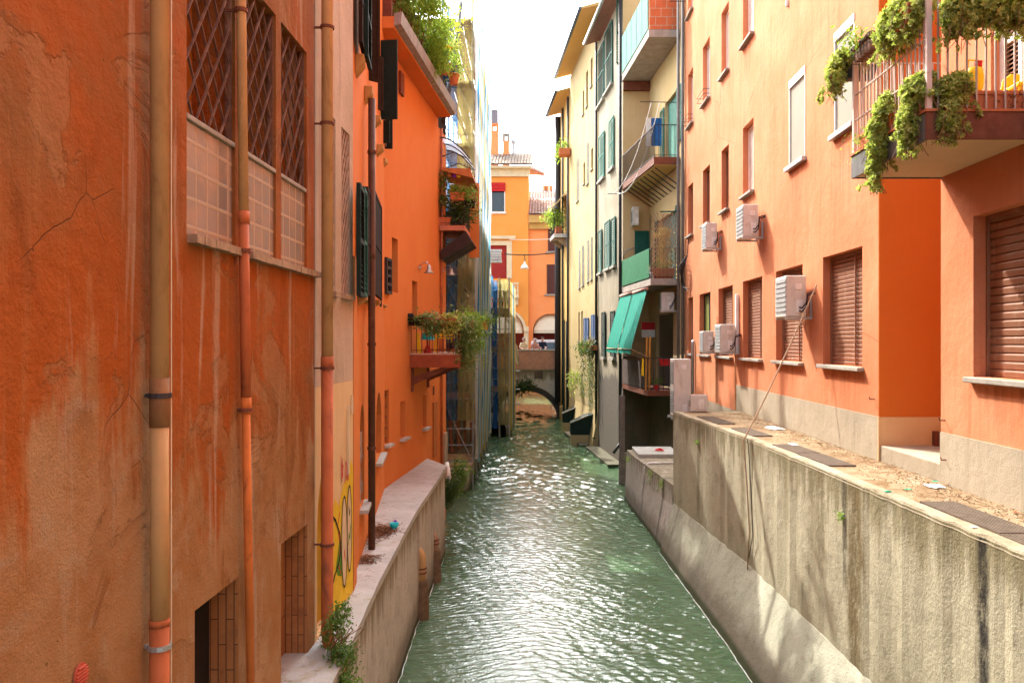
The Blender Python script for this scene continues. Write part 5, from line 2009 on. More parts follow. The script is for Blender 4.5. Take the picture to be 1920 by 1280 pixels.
for i, (a, b) in enumerate(doorsL):
    u0, u1 = WL.u(a), WL.u(b)
    mb = MB()
    mb.wbox(WL, u1 - .012, u1 - .002, -3.1, -1.545, -.197, -.004)
    op = mb.build('opening', M['upblocks'], H)
    op['label'] = ('barred low opening lined with clay blocks', 'blind low opening lined with clay blocks')[i]
    mb = MB()
    mb.wbox(WL, u0 + .002, u1 - .013, -3.1, -1.545, -.199, -.19)
    mb.build('back_panel', M['dark'] if i == 0 else M['upblocks'], op)
    mb = MB()
    if i == 0:
        for k in range(4):
            uu = u0 + .06 + k * .085
            mb.tube([WL.pt(uu, -3.1, -.17), WL.pt(uu, -1.545, -.17)], .012, 6)
        for zz in (-1.8, -2.1, -2.4, -2.7):
            mb.bar(WL.pt(u0 + .003, zz, -.16), WL.pt(u0 + .36, zz + .0, -.16), .02, .02)
        mb.build('bars', M['iron'], op)
# rain pipes
def pipe_strap(mb, c, r):
    c = Vector(c)
    mb.lathe([(r + .004, -.012), (r + .009, -.012), (r + .009, .012), (r + .004, .012)], c, 14)
    mb.bar(c + Vector((-r - .06, 0, 0)), c + Vector((-r, 0, 0)), .016, .016)


x, y = -1.905, xat(0, 1) and 1600 * 1.905 / 721
PA = thing('drain_pipe', 'thick beige drain pipe on the nearest left wall with stained collar, orange lower end', 'drain pipe', (x, y, -2.6))
zc = lambda py: zat(py, y)
mb = MB()
mb.tube([(x, y, zc(712)), (x, y, 7.4)], .044, 18)
mb.build('upper_pipe', M['beigepipe'], PA, smooth=True)
mb = MB()
mb.tube([(x, y, zc(1168)), (x, y, zc(796))], .044, 18)
mb.build('middle_pipe', paint('dirty_beige_pipe', (.46, .27, .11), .15, 3, .55, .1, dirt=(.2, .1, .04), dirt_amt=.7), PA, smooth=True)
mb = MB()
mb.tube([(x, y, zc(800)), (x, y, zc(708))], .0475, 18)
mb.build('collar', paint('stained_collar', (.24, .12, .05), .35, 6, .6, .2, dirt=(.07, .03, .015)), PA, smooth=True)
mb = MB()
mb.tube([(x, y, -3.4), (x, y, zc(1168))], .047, 18)
mb.tube([(x, y, zc(1172)), (x, y, zc(1160))], .05, 18)
mb.build('lower_pipe', M['redpipe'], PA, smooth=True)
for py, m in ((741, 'iron'), (1211, 'steel')):
    mb = MB()
    pipe_strap(mb, (x, y, zc(py)), .048)
    mb.build('strap', M[m], PA)
mb = MB()
mb.tube([(x + .046, y + .03, -3.2), (x + .046, y + .03, 7.2)], .003, 6)
tag(mb.build('cable', M['trim']), 'thin pale cable running down beside the thick beige pipe', 'cable')

PB = thing('drain_pipe', 'slim drain pipe between the latticed windows, beige above and orange red below', 'drain pipe', (-1.95, 5.6, -2.7))


def ptB(px, py, X=-1.945):
    Y = -X * FPX / (CX - px)
    return Vector((X, Y, zat(py, Y)))


mb = MB()
a = ptB(452, 0)
a2 = ptB(449, -500)
mb.tube([ptB(457, 402), a, a2, a2 + Vector((0, 0, 2.5))], .031, 14)
mb.build('upper_pipe', M['beigepipe'], PB, smooth=True)
mb = MB()
mb.tube([ptB(461, 760), ptB(457, 400)], .032, 14)
mb.tube([ptB(457.2, 420), ptB(457, 396)], .036, 14)
mb.build('middle_pipe', M['redpipe'], PB, smooth=True)
mb = MB()
mb.tube([ptB(470, 1278), ptB(461, 765)], .027, 14)
mb.tube([ptB(461.3, 775), ptB(461, 745)], .034, 14)
mb.build('lower_pipe', paint('peeling_orange_pipe', (.58, .17, .04), .15, 4, .55, .1, dirt=(.05, .025, .02), dirt_amt=.85), PB, smooth=True)
for py, px in ((20, 452), (470, 457.5), (768, 461)):
    mb = MB()
    pipe_strap(mb, ptB(px, py), .034)
    mb.build('strap', M['rust'], PB)

xC, yC = -1.885, 7.42
PC = thing('drain_pipe', 'beige and orange drain pipe with double bend beside the graffiti wall', 'drain pipe', (xC, yC, -2.7))
mb = MB()
mb.tube([(xC, yC, zat(672, yC)), (xC, yC, 7.4)], .050, 16)
mb.build('upper_pipe', M['beigepipe'], PC, smooth=True)
mb = MB()
zb = zat(1185, yC)
mb.tube([(xC, yC, zat(668, yC)), (xC, yC, zb), (xC + .015, yC - .02, zb - .07), (xC + .06, yC - .1, zb - .14), (xC + .13, yC - .2, zb - .18), (xC + .17, yC - .26, zb - .22), (xC + .18, yC - .28, zb - .30), (xC + .18, yC - .28, -3.5)], .052, 16)
mb.tube([(xC, yC, zat(692, yC)), (xC, yC, zat(668, yC))], .056, 16)
mb.build('lower_pipe', M['redpipe'], PC, smooth=True)
for py in (52, 232, 690, 1020):
    mb = MB()
    pipe_strap(mb, (xC, yC, zat(py, yC)), .053)
    mb.build('strap', M['rust'], PC)

# ---- pale house with graffiti
H = thing('house', 'narrow pale flaking house with cream lower block and yellow graffiti', 'house', (-2.3, 8.2, -2.63))
gr = [(622, 629), (640, 655.5)]
holes = [rect(WL.u(a), WL.u(b), .47, 2.12) for a, b in gr]
mb = MB()
mb.facade(WL, 7.46, 8.93, -.40, 7.5, holes, .12, back=4)
mb.build('wall', M['pale'], H)
mb = MB()
ar = archp(7.52, 8.08, -2.6, -1.75, .62)
mb.facade(WL, 7.46, 8.93, WZ - .4, -.402, [ar], .10, back=4)
mb.build('lower_wall', M['cream'], H)
for a, b in gr:
    u0, u1 = WL.u(a), WL.u(b)
    mb = MB()
    mb.wbox(WL, u0 + .002, u1 - .002, .475, 2.115, -.118, -.10)
    win = mb.build('window', M['inner'], H)
    mb = MB()
    lattice(mb, WL, u0 + .004, u1 - .004, .475, 2.115, -.02, pitch=.10, rise=1.5)
    mb.build('grille', paint('pale_rusty_grille', (.45, .30, .2), .3, 10, .8), win)
    mb = MB()
    mb.wbox(WL, u0 - .04, u1 + .04, .42, .468, -.05, .05)
    mb.build('sill', sm, win)
mb = MB()
mb.wbox(WL, 8.66, 8.69, -1.35, -.65, .001, .02)
mb.wbox(WL, 8.83, 8.86, -.75, -.55, .001, .02)
mb.build('strip', M['trim'], H)
yel = paint('yellow_spray', (.66, .45, .03), .12, 3, .8, .1, dirt=(.55, .30, .05))
mb = MB()
mb.wpoly(WL, [(8.09, -2.6), (8.92, -2.6), (8.92, -1.30), (8.83, -1.22), (8.72, -1.36), (8.5, -1.42), (8.3, -1.6), (8.16, -1.5), (8.09, -1.56)], .003)
mb.build('yellow_field', yel, H)
mb = MB()
mb.wpoly(WL, ar, -.095)
mb.build('arch_back', paint('mustard_paint', (.42, .26, .03), .25, 3, .85, .2, dirt=(.2, .12, .03)), H)


def stroke(name, pts, wd, m, d=.007):
    """painted line on the wall through (px, py) points"""
    mb = MB()
    P3 = []
    for px, py in pts:
        u = WL.u(px)
        P3.append((u, WL.z(py, u)))
    for (a, b), (c, e) in zip(P3, P3[1:]):
        v = Vector((c - a, e - b, 0))
        if v.length < 1e-5:
            continue
        n = Vector((-v.y, v.x, 0)).normalized() * wd / 2
        v = v.normalized() * wd * .3
        mb.poly([WL.pt(a + n.x - v.x, b + n.y - v.y, d), WL.pt(c + n.x + v.x, e + n.y + v.y, d), WL.pt(c - n.x + v.x, e - n.y + v.y, d), WL.pt(a - n.x - v.x, b - n.y - v.y, d)])
    return mb.build(name, m, H, norm=False)


def blob(cpx, cpy, rpx, rpy, n=20):
    return [(cpx + rpx * math.cos(t), cpy + rpy * math.sin(t)) for t in [2 * math.pi * k / n for k in range(n + 1)]]


crm = paint('cream_spray', (.62, .48, .30), .06, 4, .8, .1)
blackp = paint('black_spray', (.03, .035, .02), .2, 8, .8)
greensp = paint('green_spray', (.10, .22, .02), .2, 5, .8)
redsp = paint('red_spray', (.5, .04, .04), .15, 8, .8)
pinksp = paint('crimson_spray', (.62, .05, .09), .15, 8, .8)
for (cx_, cy_, rx_, ry_) in ((644.5, 1015, 5.2, 85), (654, 990, 4.2, 80)):
    mb = MB()
    q = []
    for px, py in blob(cx_, cy_, rx_, ry_)[:-1]:
        u = WL.u(px)
        q.append((u, WL.z(py, u)))
    mb.wpoly(WL, q, .0055)
    mb.build('cream_oval', crm, H)
    stroke('outline', blob(cx_, cy_, rx_, ry_), .020, blackp, .008)
mb = MB()
q = []
for px, py in ((629, 1065), (636, 1010), (640, 1040), (640, 1080), (632, 1078)):
    u = WL.u(px)
    q.append((u, WL.z(py, u)))
mb.wpoly(WL, q, .0045)
mb.build('green_patch', greensp, H)
stroke('outline', [(620, 965), (628, 975), (636, 1000), (638, 1030), (634, 1055), (626, 1080), (620, 1110)], .03, blackp)
stroke('outline', [(636, 960), (632, 985), (637, 1020), (634, 1060), (638, 1075)], .018, redsp)
stroke('outline', [(644, 1045), (645, 1030), (646, 1050)], .018, redsp)
stroke('outline', [(653, 950), (654, 965), (655, 955)], .02, blackp)
stroke('outline', [(652, 1020), (653, 1000), (655, 1010), (656, 985)], .02, greensp)
stroke('tag_letters', [(638, 855), (640, 905), (641, 860), (642, 895), (640, 880), (643, 872)], .016, pinksp)
stroke('tag_letters', [(646, 905), (647, 865), (649, 870), (648, 890), (650, 900), (651, 862), (652, 900), (653, 870), (651, 880)], .016, pinksp)

# ---- orange house with shutters, kinked front
W3 = Wall((-2.05, 8.98), (-2.85, 15.25), 1)
W3b = Wall((-2.85, 15.25), (-2.55, 20.55), 1)
W4 = Wall((-2.57, 20.56), (-2.50, 21.75), 1)
HO = thing('house', 'bright orange house with dark open shutters and roof terrace full of plants', 'house', (-3, 15, -2.63))


def hole_px(w, pa, pb, ya, yb, arch=0):
    u0, u1 = sorted((w.u(pa), w.u(pb)))
    um = (u0 + u1) / 2
    z0, z1 = w.z(yb, um), w.z(ya, um)
    if arch:
        return archp(u0, u1, z0, z1 - (u1 - u0) * arch, (u1 - u0) * arch)
    return rect(u0, u1, z0, z1)


h3 = [hole_px(W3, 675, 683, 757, 945, .55), hole_px(W3, 705, 715, 735, 857, .42)]
mb = MB()
mb.facade(W3, 0, W3.L, WZ - .4, 8.6, h3, [.12, .16], back=4)
mb.build('wall', M['orange'], HO)
h3b = [hole_px(W3b, 721, 729, 731, 832), hole_px(W3b, 735, 746, 447, 548), hole_px(W3b, 773, 782.5, 527, 602), hole_px(W3b, 750.5, 760.5, 752, 820), hole_px(W3b, 792.5, 800, 741, 801)]
mb = MB()
mb.facade(W3b, 0, W3b.L, WZ - .4, 5.36, h3b, [.18, .20, .2, .14, .14], back=4)
mb.build('wall', M['orange'], HO)
mb = MB()
q = h3[0]
mb.wpoly(W3, q, -.115)
w_ = mb.build('window', M['glass'], HO)
w_['label'] = 'arched window with a torn net'
mb = MB()
u0, u1 = q[0][0], q[1][0]
zb, zt = q[0][1], max(z for _, z in q)
rows = []
r = random.Random(2)
for i in range(7):
    row = []
    for j in range(9):
        row.append(mb.bm.verts.new(W3.pt(u0 + .02 + (u1 - u0 - .04) * i / 6, zb + (zt - zb) * .72 * j / 8, -.06 + r.uniform(-.03, .05))))
    rows.append(row)
for a, b in zip(rows, rows[1:]):
    for j in range(8):
        mb.bm.faces.new((a[j], b[j], b[j + 1], a[j + 1]))
mb.build('torn_net', paint('grey_torn_net', (.34, .26, .2), .3, 9, .9), w_)
for q, w in ((h3[0], W3), (h3[1], W3), (h3b[0], W3b), (h3b[3], W3b), (h3b[4], W3b)):
    mb = MB()
    mb.wbox(w, q[0][0] - .05, q[1][0] + .05, q[0][1] - .05, q[0][1] - .003, -.1, .10)
    mb.build('sill', M['cap'], HO)
mb = MB()
q = h3b[0]
mb.wbox(W3b, q[0][0] + .003, q[1][0] - .003, q[0][1] + .003, q[2][1] - .003, -.178, -.15)
w_ = mb.build('window', M['glass'], HO)
mb = MB()
for k in range(5):
    zz = q[0][1] + (q[2][1] - q[0][1]) * (k + .5) / 5
    mb.tube([W3b.pt(q[0][0], zz, -.04), W3b.pt(q[1][0], zz, -.04)], .012, 5)
mb.build('bars', M['rust'], w_)
for q in (h3b[3], h3b[4]):
    mb = MB()
    mb.wbox(W3b, q[0][0] + .003, q[1][0] - .003, q[0][1] + .003, q[2][1] - .003, -.138, -.11)
    mb.build('shutter', paint('brown_orange_wood', (.34, .11, .03), .2, 6), HO)
mb = MB()
q = hole_px(W3b, 811, 818, 753, 856)
mb.wbox(W3b, q[0][0], q[1][0], q[0][1], q[2][1], .002, .03)
mb.build('door', paint('rusty_orange_door', (.40, .13, .03), .2, 5), HO)
mb = MB()
q = hole_px(W3b, 811.5, 814, 724, 740)
mb.wbox(W3b, q[0][0], q[1][0], q[0][1], q[2][1], .002, .012)
mb.build('vent', M['rust'], HO)
for (pa, pb, ya, yb) in ((720, 729.5, 484, 551),):
    q = hole_px(W3b, pa, pb, ya, yb)
    u0, u1, z0, z1 = q[0][0], q[1][0], q[0][1], q[2][1]
    mb = MB()
    for k in (u0, u1 - .05):
        mb.wbox(W3b, k, k + .05, z0, z1, .003, .06)
    for k in range(5):
        zz = z0 + (z1 - z0 - .05) * k / 4
        mb.wbox(W3b, u0 + .05, u1 - .05, zz, zz + .05, .003, .058)
    w_ = mb.build('window', M['iron'], HO)
    mb = MB()
    mb.wbox(W3b, u0 + .05, u1 - .05, z0, z1, .002, .02)
    mb.build('pane', M['glass'], w_)
mb = MB()
q = hole_px(W3b, 747, 753.5, 137, 178)
mb.wbox(W3b, q[0][0], q[1][0], q[0][1], q[2][1], .003, .05)
mb.build('window', M['rust'], HO)
# shutters that lie half open along the first stretch of wall
for pa, pb, ya, yb, m, d, sol in ((668, 676, 350, 556, 'darkgreen', .10, 0), (676.5, 682, 355, 556, 'green', .06, 0), (683, 696.5, 365, 557, 'brown', .05, 1), (697.5, 711, 374, 556, 'brown', .07, 1), (672, 682, -60, 98, 'brown', .06, 1), (683, 690, -40, 118, 'darkgreen', .10, 0)):
    u0, u1 = sorted((W3.u(pa, d), W3.u(pb, d)))
    um = (u0 + u1) / 2
    mb = MB()
    louvre_mesh(mb, W3, u0, u1, W3.z(yb, um), W3.z(ya, um), d, .045, .055, bool(sol))
    mb.build('shutter', M[m], HO)
# shutters swung out towards us
for pa, pb, Ya, Yb, ya, yb, m in ((686, 711, 11.6, 11.75, -60, 152, 'brown'), (702, 717, 13.4, 13.6, 105, 205, 'brown'), (708, 745, 14.2, 14.15, 76, 224, 'darkgreen'), (709, 731, 14.9, 14.9, 226, 268, 'darkgreen'), (722, 736, 15.2, 15.2, 224, 279, 'darkgreen')):
    mb = MB()
    a, b = vec2(pa, Ya), vec2(pb, Yb)
    Ym = (Ya + Yb) / 2
    louvre_free(mb, a, b, zat(yb, Ym), zat(ya, Ym), .045, solid=True)
    s = mb.build('shutter', M[m], HO)
    mb = MB()
    mb.tube([P(pa + (pb - pa) * .12, (ya + yb) / 2, Ym - .05), P(pa + (pb - pa) * .12, yb - 4, Ym - .05)], .008, 5)
    mb.build('latch', M['steel'], s)
con = paint('ochre_stone_console', (.42, .25, .09), .15, 8, .85, .3)
for pa, pb, ya, yb in ((669, 688, 100, 138), (686, 701, 160, 190), (703, 711, 215, 236), (708.5, 717, 270, 290), (714, 722, 296, 312), (674, 686, 552, 572), (688, 698, 556, 571), (702, 711, 562, 576), (713, 719, 570, 578)):
    d = .10
    w = W3 if pa < 712 else W3b
    u0, u1 = w.u(pa, .02), w.u(pa, .02) + .22
    z1, z0 = w.z(ya, u0), w.z(yb, u0)
    mb = MB()
    mb.hexa([w.pt(u0, z0, 0), w.pt(u1, z0, 0), w.pt(u1, z0 + (z1 - z0) * .55, d), w.pt(u0, z0 + (z1 - z0) * .55, d), w.pt(u0, z1, 0), w.pt(u1, z1, 0), w.pt(u1, z1, d), w.pt(u0, z1, d)])
    mb.build('console', con, HO, bevel=.01)
PD = thing('drain_pipe', 'dark brown copper drain pipe down the bright orange house', 'drain pipe', (-2.3, 11.6, -2.63))
u = W3.u(697, .10)
mb = MB()
mb.tube([W3.pt(u, -2.66, .10), W3.pt(u, W3.z(185, u), .10)], .045, 12)
mb.build('pipe', M['brownpipe'], PD, smooth=True)
mb = MB()
for py in (285, 480, 645, 840):
    mb.lathe([(.046, -.02), (.056, -.02), (.056, .02), (.046, .02)], W3.pt(u, W3.z(py, u), .10), 12)
mb.build('strap', M['brownpipe'], PD)
mb = MB()
mb.tube([W3.pt(W3.u(714, .04), W3.z(578, W3.u(714)), .04), W3.pt(W3.u(714, .04), W3.z(430, W3.u(714)), .04)], .02, 6)
mb.build('shutter_rod', M['iron'], HO)
# pilaster at the near end
mb = MB()
mb.wbox(W3, -.02, .32, -2.62, .9, .003, .05)
mb.build('pilaster', M['orange'], HO)
# terrace slab with gutter
ZS = 5.365
us0, us1 = -.62, W3b.uY(20.45)
mb = MB()
mb.wbox(W3b, us0, us1, ZS, ZS + .2, -.5, .32)
sl_ = mb.build('terrace_slab', M['orange'], HO)
mb = MB()
mb.wbox(W3b, us0 + .1, 4.9, ZS + .202, 7.35, -.75, -.6)
mb.build('terrace_wall', paint('dark_red_brown_boards', (.10, .045, .03), .3, 6, .85), sl_)
mb = MB()
mb.hexa([W3b.pt(us0 - .02, ZS + .03, .322), W3b.pt(us1 + .02, ZS + .03, .322), W3b.pt(us1 + .02, ZS + .06, .44), W3b.pt(us0 - .02, ZS + .06, .44), W3b.pt(us0 - .02, ZS + .24, .322), W3b.pt(us1 + .02, ZS + .24, .322), W3b.pt(us1 + .02, ZS + .27, .46), W3b.pt(us0 - .02, ZS + .27, .46)])
mb.build('gutter', paint('zinc_gutter', (.27, .26, .25), .25, 6, .5, .2, .3, dirt=(.55, .5, .46)), sl_)
mb = MB()
mb.wbox(W3b, us0 + .05, us0 + .12, ZS + .2, 7.6, -.6, .26)
mb.build('privacy_panel', M['rust'], sl_)
mb = MB()
for k in range(34):
    uu = us0 + .2 + (us1 - us0 - .4) * k / 33
    mb.wbox(W3b, uu, uu + .11, ZS + .2, ZS + 1.25 + .1 * math.sin(k * 2.3), .12, .145)
mb.build('terrace_fence', M['rust'], sl_)
mb = MB()
for k in range(7):
    uu = us0 + .3 + (us1 - us0 - .5) * k / 6
    mb.tube([W3b.pt(uu, ZS + .2, .1), W3b.pt(uu, 6.3, .1)], .025, 6)
for zz in (6.25,):
    mb.tube([W3b.pt(us0 + .2, zz, .1), W3b.pt(us1 - .2, zz, .1)], .02, 6)
mb.build('pergola', M['rust'], sl_)
# terrace planting
t = thing('plant', 'lush bright green climber spilling over the gutter of the roof terrace', 'plant', W3b.pt(2.2, 5.6, .2))
r = random.Random(41)
mb = MB()
cen = [(W3b.pt(.5, 6.7, .25), (.3, .7, .6)), (W3b.pt(1.4, 6.7, .42), (.36, .7, .65)), (W3b.pt(2.3, 6.6, .46), (.34, .7, .65)), (W3b.pt(2.6, 6.1, .5), (.25, .5, .5)), (W3b.pt(3.0, 6.05, .42), (.3, .5, .35)), (W3b.pt(.9, 7.2, .3), (.35, .8, .6)), (W3b.pt(1.9, 7.1, .35), (.35, .7, .5))]
foliage(mb, cen, 8500, .10, r, .5, .36, 12, .2)
strands(mb, [W3b.pt(2.3 + r.uniform(-.6, .9), 6.3, .52 + r.uniform(-.1, .08)) for _ in range(16)], .9, .08, r, .05, .4, .04)
mb.build('foliage', M['leafbright'], t, norm=False)
mb = MB()
for k in range(9):
    uu = .2 + k * .5
    mb.tube([W3b.pt(uu, 5.6, .2), W3b.pt(uu + .1, 6.6, .25), W3b.pt(uu + r.uniform(-.2, .3), 7.1, .3)], [.03, .02, .01], 6)
mb.build('stem', M['twig'], t)
t = thing('plant', 'darker shrub at the near end of the roof terrace by the red brown panel', 'plant', W3b.pt(0, 5.6, .2))
mb = MB()
foliage(mb, [(W3b.pt(-.2, 6.6, .2), (.25, .4, .8)), (W3b.pt(.2, 6.2, .22), (.22, .5, .5)), (W3b.pt(1.1, 6.1, .25), (.2, .5, .35))], 1500, .08, r, .3, .4)
mb.build('foliage', M['leaf'], t, norm=False)
t = thing('plant', 'yellow leaved creeper at the far corner of the roof terrace', 'plant', W3b.pt(4.6, 5.6, .2))
mb = MB()
foliage(mb, [(W3b.pt(4.4, 7.3, .5), (.25, .4, .3))], 110, .11, r, .3, .6, 5, .3)
mb.build('foliage', leafmat('yellow_leaf', [(0, (.24, .30, .03)), (1, (.6, .55, .06))], .45), t, norm=False)
GP = 'flower pots at the end of the roof terrace'
for i, (px, py, Y, m, fm, lab) in enumerate(((820, 108, 19.4, 'terracotta', 'magenta', 'terracotta pot with magenta flower at the terrace end'), (836, 128, 19.7, 'terracotta', 'leafbright', 'terracotta pot with a leafy green plant, middle one of the terrace end'), (851, 147, 20.0, 'terracotta', 'purple', 'terracotta pot with purple flower at the terrace corner'), (839, 140, 20.3, 'bluecloth', 'leaf', 'blue pot half hidden under the terrace end pots'), (838, 95, 20.2, 'yellowplastic', 'sedum', 'yellow pot with yellow plant above the other terrace end pots'))):
    c = P(px, py + 12, Y)
    t = thing('flower_pot', lab, 'flower pot', c, GP)
    mb = MB()
    pot(mb, c, .13, .24)
    mb.build('pot', M[m], t, smooth=False)
    mb = MB()
    if fm in ('magenta', 'purple'):
        foliage(mb, [(c + Vector((-.03, 0, .36)), (.10, .10, .08))], 120, .07, r, -.2, .8, 8, .06)
    else:
        foliage(mb, [(c + Vector((.08, 0, .36)), (.22, .25, .2)), (c + Vector((.22, 0, .2)), (.14, .2, .22))], 420, .07, r, .3, .4, 10, .12)
    mb.build('flower', M[fm], t, norm=False)
# wall lamps
for i, (px, py, w) in enumerate(((785, 502, W3b), (829, 507, W4))):
    u = w.u(px)
    z = w.z(py, u)
    t = thing('wall_lamp', ('silver gooseneck lamp on the orange wall above the lower balcony', 'silver gooseneck lamp in the corner left of the scaffold')[i], 'wall lamp', w.pt(u, z, 0), 'gooseneck wall lamps')
    mb = MB()
    mb.tube([w.pt(u, z, 0), w.pt(u, z + .10, .08), w.pt(u, z + .12, .18), w.pt(u, z + .04, .22)], .012, 6)
    mb.lathe([(.05, -.015), (.05, .015)], w.pt(u, z, .015), 10)
    mb.build('arm', M['steel'], t, smooth=True)
    mb = MB()
    mb.lathe([(.10, -.14), (.105, -.13), (.05, -.06), (.04, .02), (.02, .04)], w.pt(u, z + .02, .22), 14)
    mb.build('shade', M['steel'], t, smooth=True)

# ---- lower balcony of the orange house
u0, u1 = W3b.uY(17.35), W3b.uY(19.35)
z0, z1 = -.53, -.24
DB = 1.02
mb = MB()
mb.wbox(W3b, u0, u1, z1 - .03, z1, .002, DB)
bl = mb.build('balcony', paint('pale_balcony_floor', (.5, .33, .24), .15, 6), HO)
mb = MB()
mb.wbox(W3b, u0 - .012, u1 + .012, z0, z1 - .032, .002, DB + .012)
mb.build('fascia', paint('brick_red_steel', (.28, .075, .035), .25, 6, .6, .1), bl)
for k in (u0 + .1, u1 - .2):
    mb = MB()
    mb.prism([W3b.pt(k, z0 - .36, .02), W3b.pt(k, z0 - .20, .02), W3b.pt(k, z0 - .003, .62), W3b.pt(k, z0 - .003, .86)], W3b.t * .09)
    mb.wbox(W3b, k, k + .09, z0 - .5, z0 - .003, .003, .045)
    mb.build('bracket', M['rust'], bl)
mb = MB()
railing(mb, [W3b.pt(u0 + .02, 0, .03).xy[:], W3b.pt(u0 + .02, 0, DB - .02).xy[:], W3b.pt(u1 - .02, 0, DB - .02).xy[:], W3b.pt(u1 - .02, 0, .03).xy[:]], .66, z1, .105, .009)
mb.build('railing', M['rust'], bl)
GB = 'planters on the lower orange balcony'


def balcony_plant(label, c, mat, cen, n, size, pm='terracotta', wide=.45, strand=None, seed=0, group=GB):
    t = thing('planter', label, 'planter', c, group)
    mb = MB()
    trough(mb, c, .34, .17, .15, tuple(W3b.n))
    mb.build('box', M[pm], t)
    mb = MB()
    rr = random.Random(seed)
    foliage(mb, cen, n, size, rr, .3, wide, 12, .13)
    if strand:
        strands(mb, *strand[:-1], size, rr)
    mb.build('plant', mat, t, norm=False)
    return t


zt = z1 + .60
for i, (f, lab, mat) in enumerate(((.16, 'dark little planter on the near rail of the lower balcony, against the orange wall', 'leaf'), (.42, 'planter of pale variegated leaves in the middle of the near rail', 'variegated'), (.78, 'planter of yellow green leaves at the outer end of the near rail', 'sedum'))):
    c = W3b.pt(u0 - .08, zt - .04, DB * f)
    cen = [(c + Vector((0, 0, .13)), (.18, .14, .10 if i else .05))]
    if i:
        cen.append((c + Vector((.05, -.03, -.02)), (.2, .10, .14)))
    balcony_plant(lab, c, M[mat], cen, (220, 1300, 1100)[i], .07, 'brown' if not i else 'terracotta', .55, seed=70 + i)
c = W3b.pt(u0 + .25, zt - .1, DB + .08)
r = random.Random(80)
t = balcony_plant('big cascade of ivy and variegated leaves at the corner of the lower balcony', c, M['variegated'], [(c + Vector((.02, 0, .05)), (.25, .35, .2)), (c + Vector((.03, .2, -.3)), (.2, .4, .35))], 3000, .075, seed=81, strand=([c + Vector((r.gauss(0, .12), r.gauss(.1, .3), -.2)) for _ in range(34)], .75, None))
c2 = W3b.pt(u0 + .8, zt - .05, DB + .03)
t = balcony_plant('bright feathery fern hanging over the outer rail of the lower balcony', c2, M['leafbright'], [(c2 + Vector((.06, -.1, .1)), (.22, .4, .2)), (c2 + Vector((.16, -.1, -.2)), (.11, .28, .34))], 3000, .11, wide=.2, seed=82)
c3 = W3b.pt(u1 + .1, zt + .08, DB + .22)
t = thing('flower_pot', 'hanging pot of spiky green plant at the far outer corner of the lower balcony', 'flower pot', c3)
mb = MB()
pot(mb, c3 + Vector((0, 0, -.18)), .13, .2)
mb.build('pot', M['terracotta'], t)
mb = MB()
foliage(mb, [(c3 + Vector((0, 0, .06)), (.3, .25, .12)), (c3 + Vector((.02, 0, -.3)), (.08, .08, .2))], 520, .11, random.Random(83), .2, .16)
mb.build('plant', M['leaf'], t, norm=False)
t = thing('plant', 'twiggy dark bush behind the planters of the lower balcony', 'plant', W3b.pt(u1 - .3, z1, .6))
mb = MB()
foliage(mb, [(W3b.pt(u1 - .3, zt + .15, .55), (.4, .35, .25))], 420, .06, random.Random(84), -.3, .4)
mb.build('foliage', M['ivy'], t, norm=False)
# lamp, chair and boxes on the lower balcony
c = W3b.pt(u0 + .35, z1, .30)
t = thing('lamp', 'table lamp with turquoise shade on the lower orange balcony', 'lamp', c)
mb = MB()
mb.lathe([(.10, .26), (.15, .12), (.152, .115), (.0, .114)][::-1], c + Vector((0, 0, .16)), 18)
mb.build('lamp_shade', M['cyan'], t, smooth=False)
mb = MB()
mb.lathe([(.09, 0), (.085, .02), (.06, .1), (.02, .16), (.012, .3)], c, 14)
mb.build('lamp_base', M['red'], t, smooth=True)
c = W3b.pt(u0 + .9, z1, .55)
t = thing('chair', 'yellow slatted chair behind the rail of the lower balcony', 'chair', c)
mb = MB()
mb.box(c.x - .2, c.x + .2, c.y - .2, c.y + .2, c.z + .30, c.z + .33)
mb.build('seat', M['yellowplastic'], t)
mb = MB()
for k in range(4):
    mb.box(c.x - .2, c.x + .2, c.y + .2, c.y + .23, c.z + .36 + k * .075, c.z + .40 + k * .075)
for sx in (-.2, .18):
    mb.box(c.x + sx, c.x + sx + .02, c.y + .2, c.y + .22, c.z + .33, c.z + .66)
mb.build('backrest', M['yellowplastic'], t)
for sx in (-.18, .18):
    for sy in (-.18, .18):
        mb = MB()
        mb.tube([(c.x + sx, c.y + sy, c.z), (c.x + sx, c.y + sy, c.z + .3)], .014, 6)
        mb.build('leg', M['yellowplastic'], t)
c = W3b.pt(u0 + .3, z1 + .08, .80)
mb = MB()
mb.box(c.x - .09, c.x + .06, c.y - .09, c.y + .09, c.z, c.z + .14)
tag(mb.build('box', M['rubber'], bevel=.015), 'small black box standing at the outer end of the lower balcony', 'box')
c = W3b.pt(u0 + .12, z1, .16)
mb = MB()
mb.prism([(c.x - .02, c.y, c.z), (c.x + .06, c.y, c.z), (c.x + .0, c.y, c.z + .42), (c.x - .06, c.y, c.z + .42)], (0, .03, 0))
tag(mb.build('folded_parasol', M['yellowplastic']), 'folded yellow parasol leaning on the orange wall of the lower balcony', 'parasol')
c = P(770, 592, 17.2)
t = thing('spotlight', 'small black spotlight clamped on the corner of the lower balcony rail', 'spotlight', c)
mb = MB()
mb.box(c.x - .06, c.x + .06, c.y - .05, c.y + .05, c.z - .03, c.z + .05)
mb.build('head', M['rubber'], t, bevel=.02)
mb = MB()
mb.tube([c, c + Vector((.01, .02, -.2))], .012, 6)
mb.build('arm', M['iron'], t)

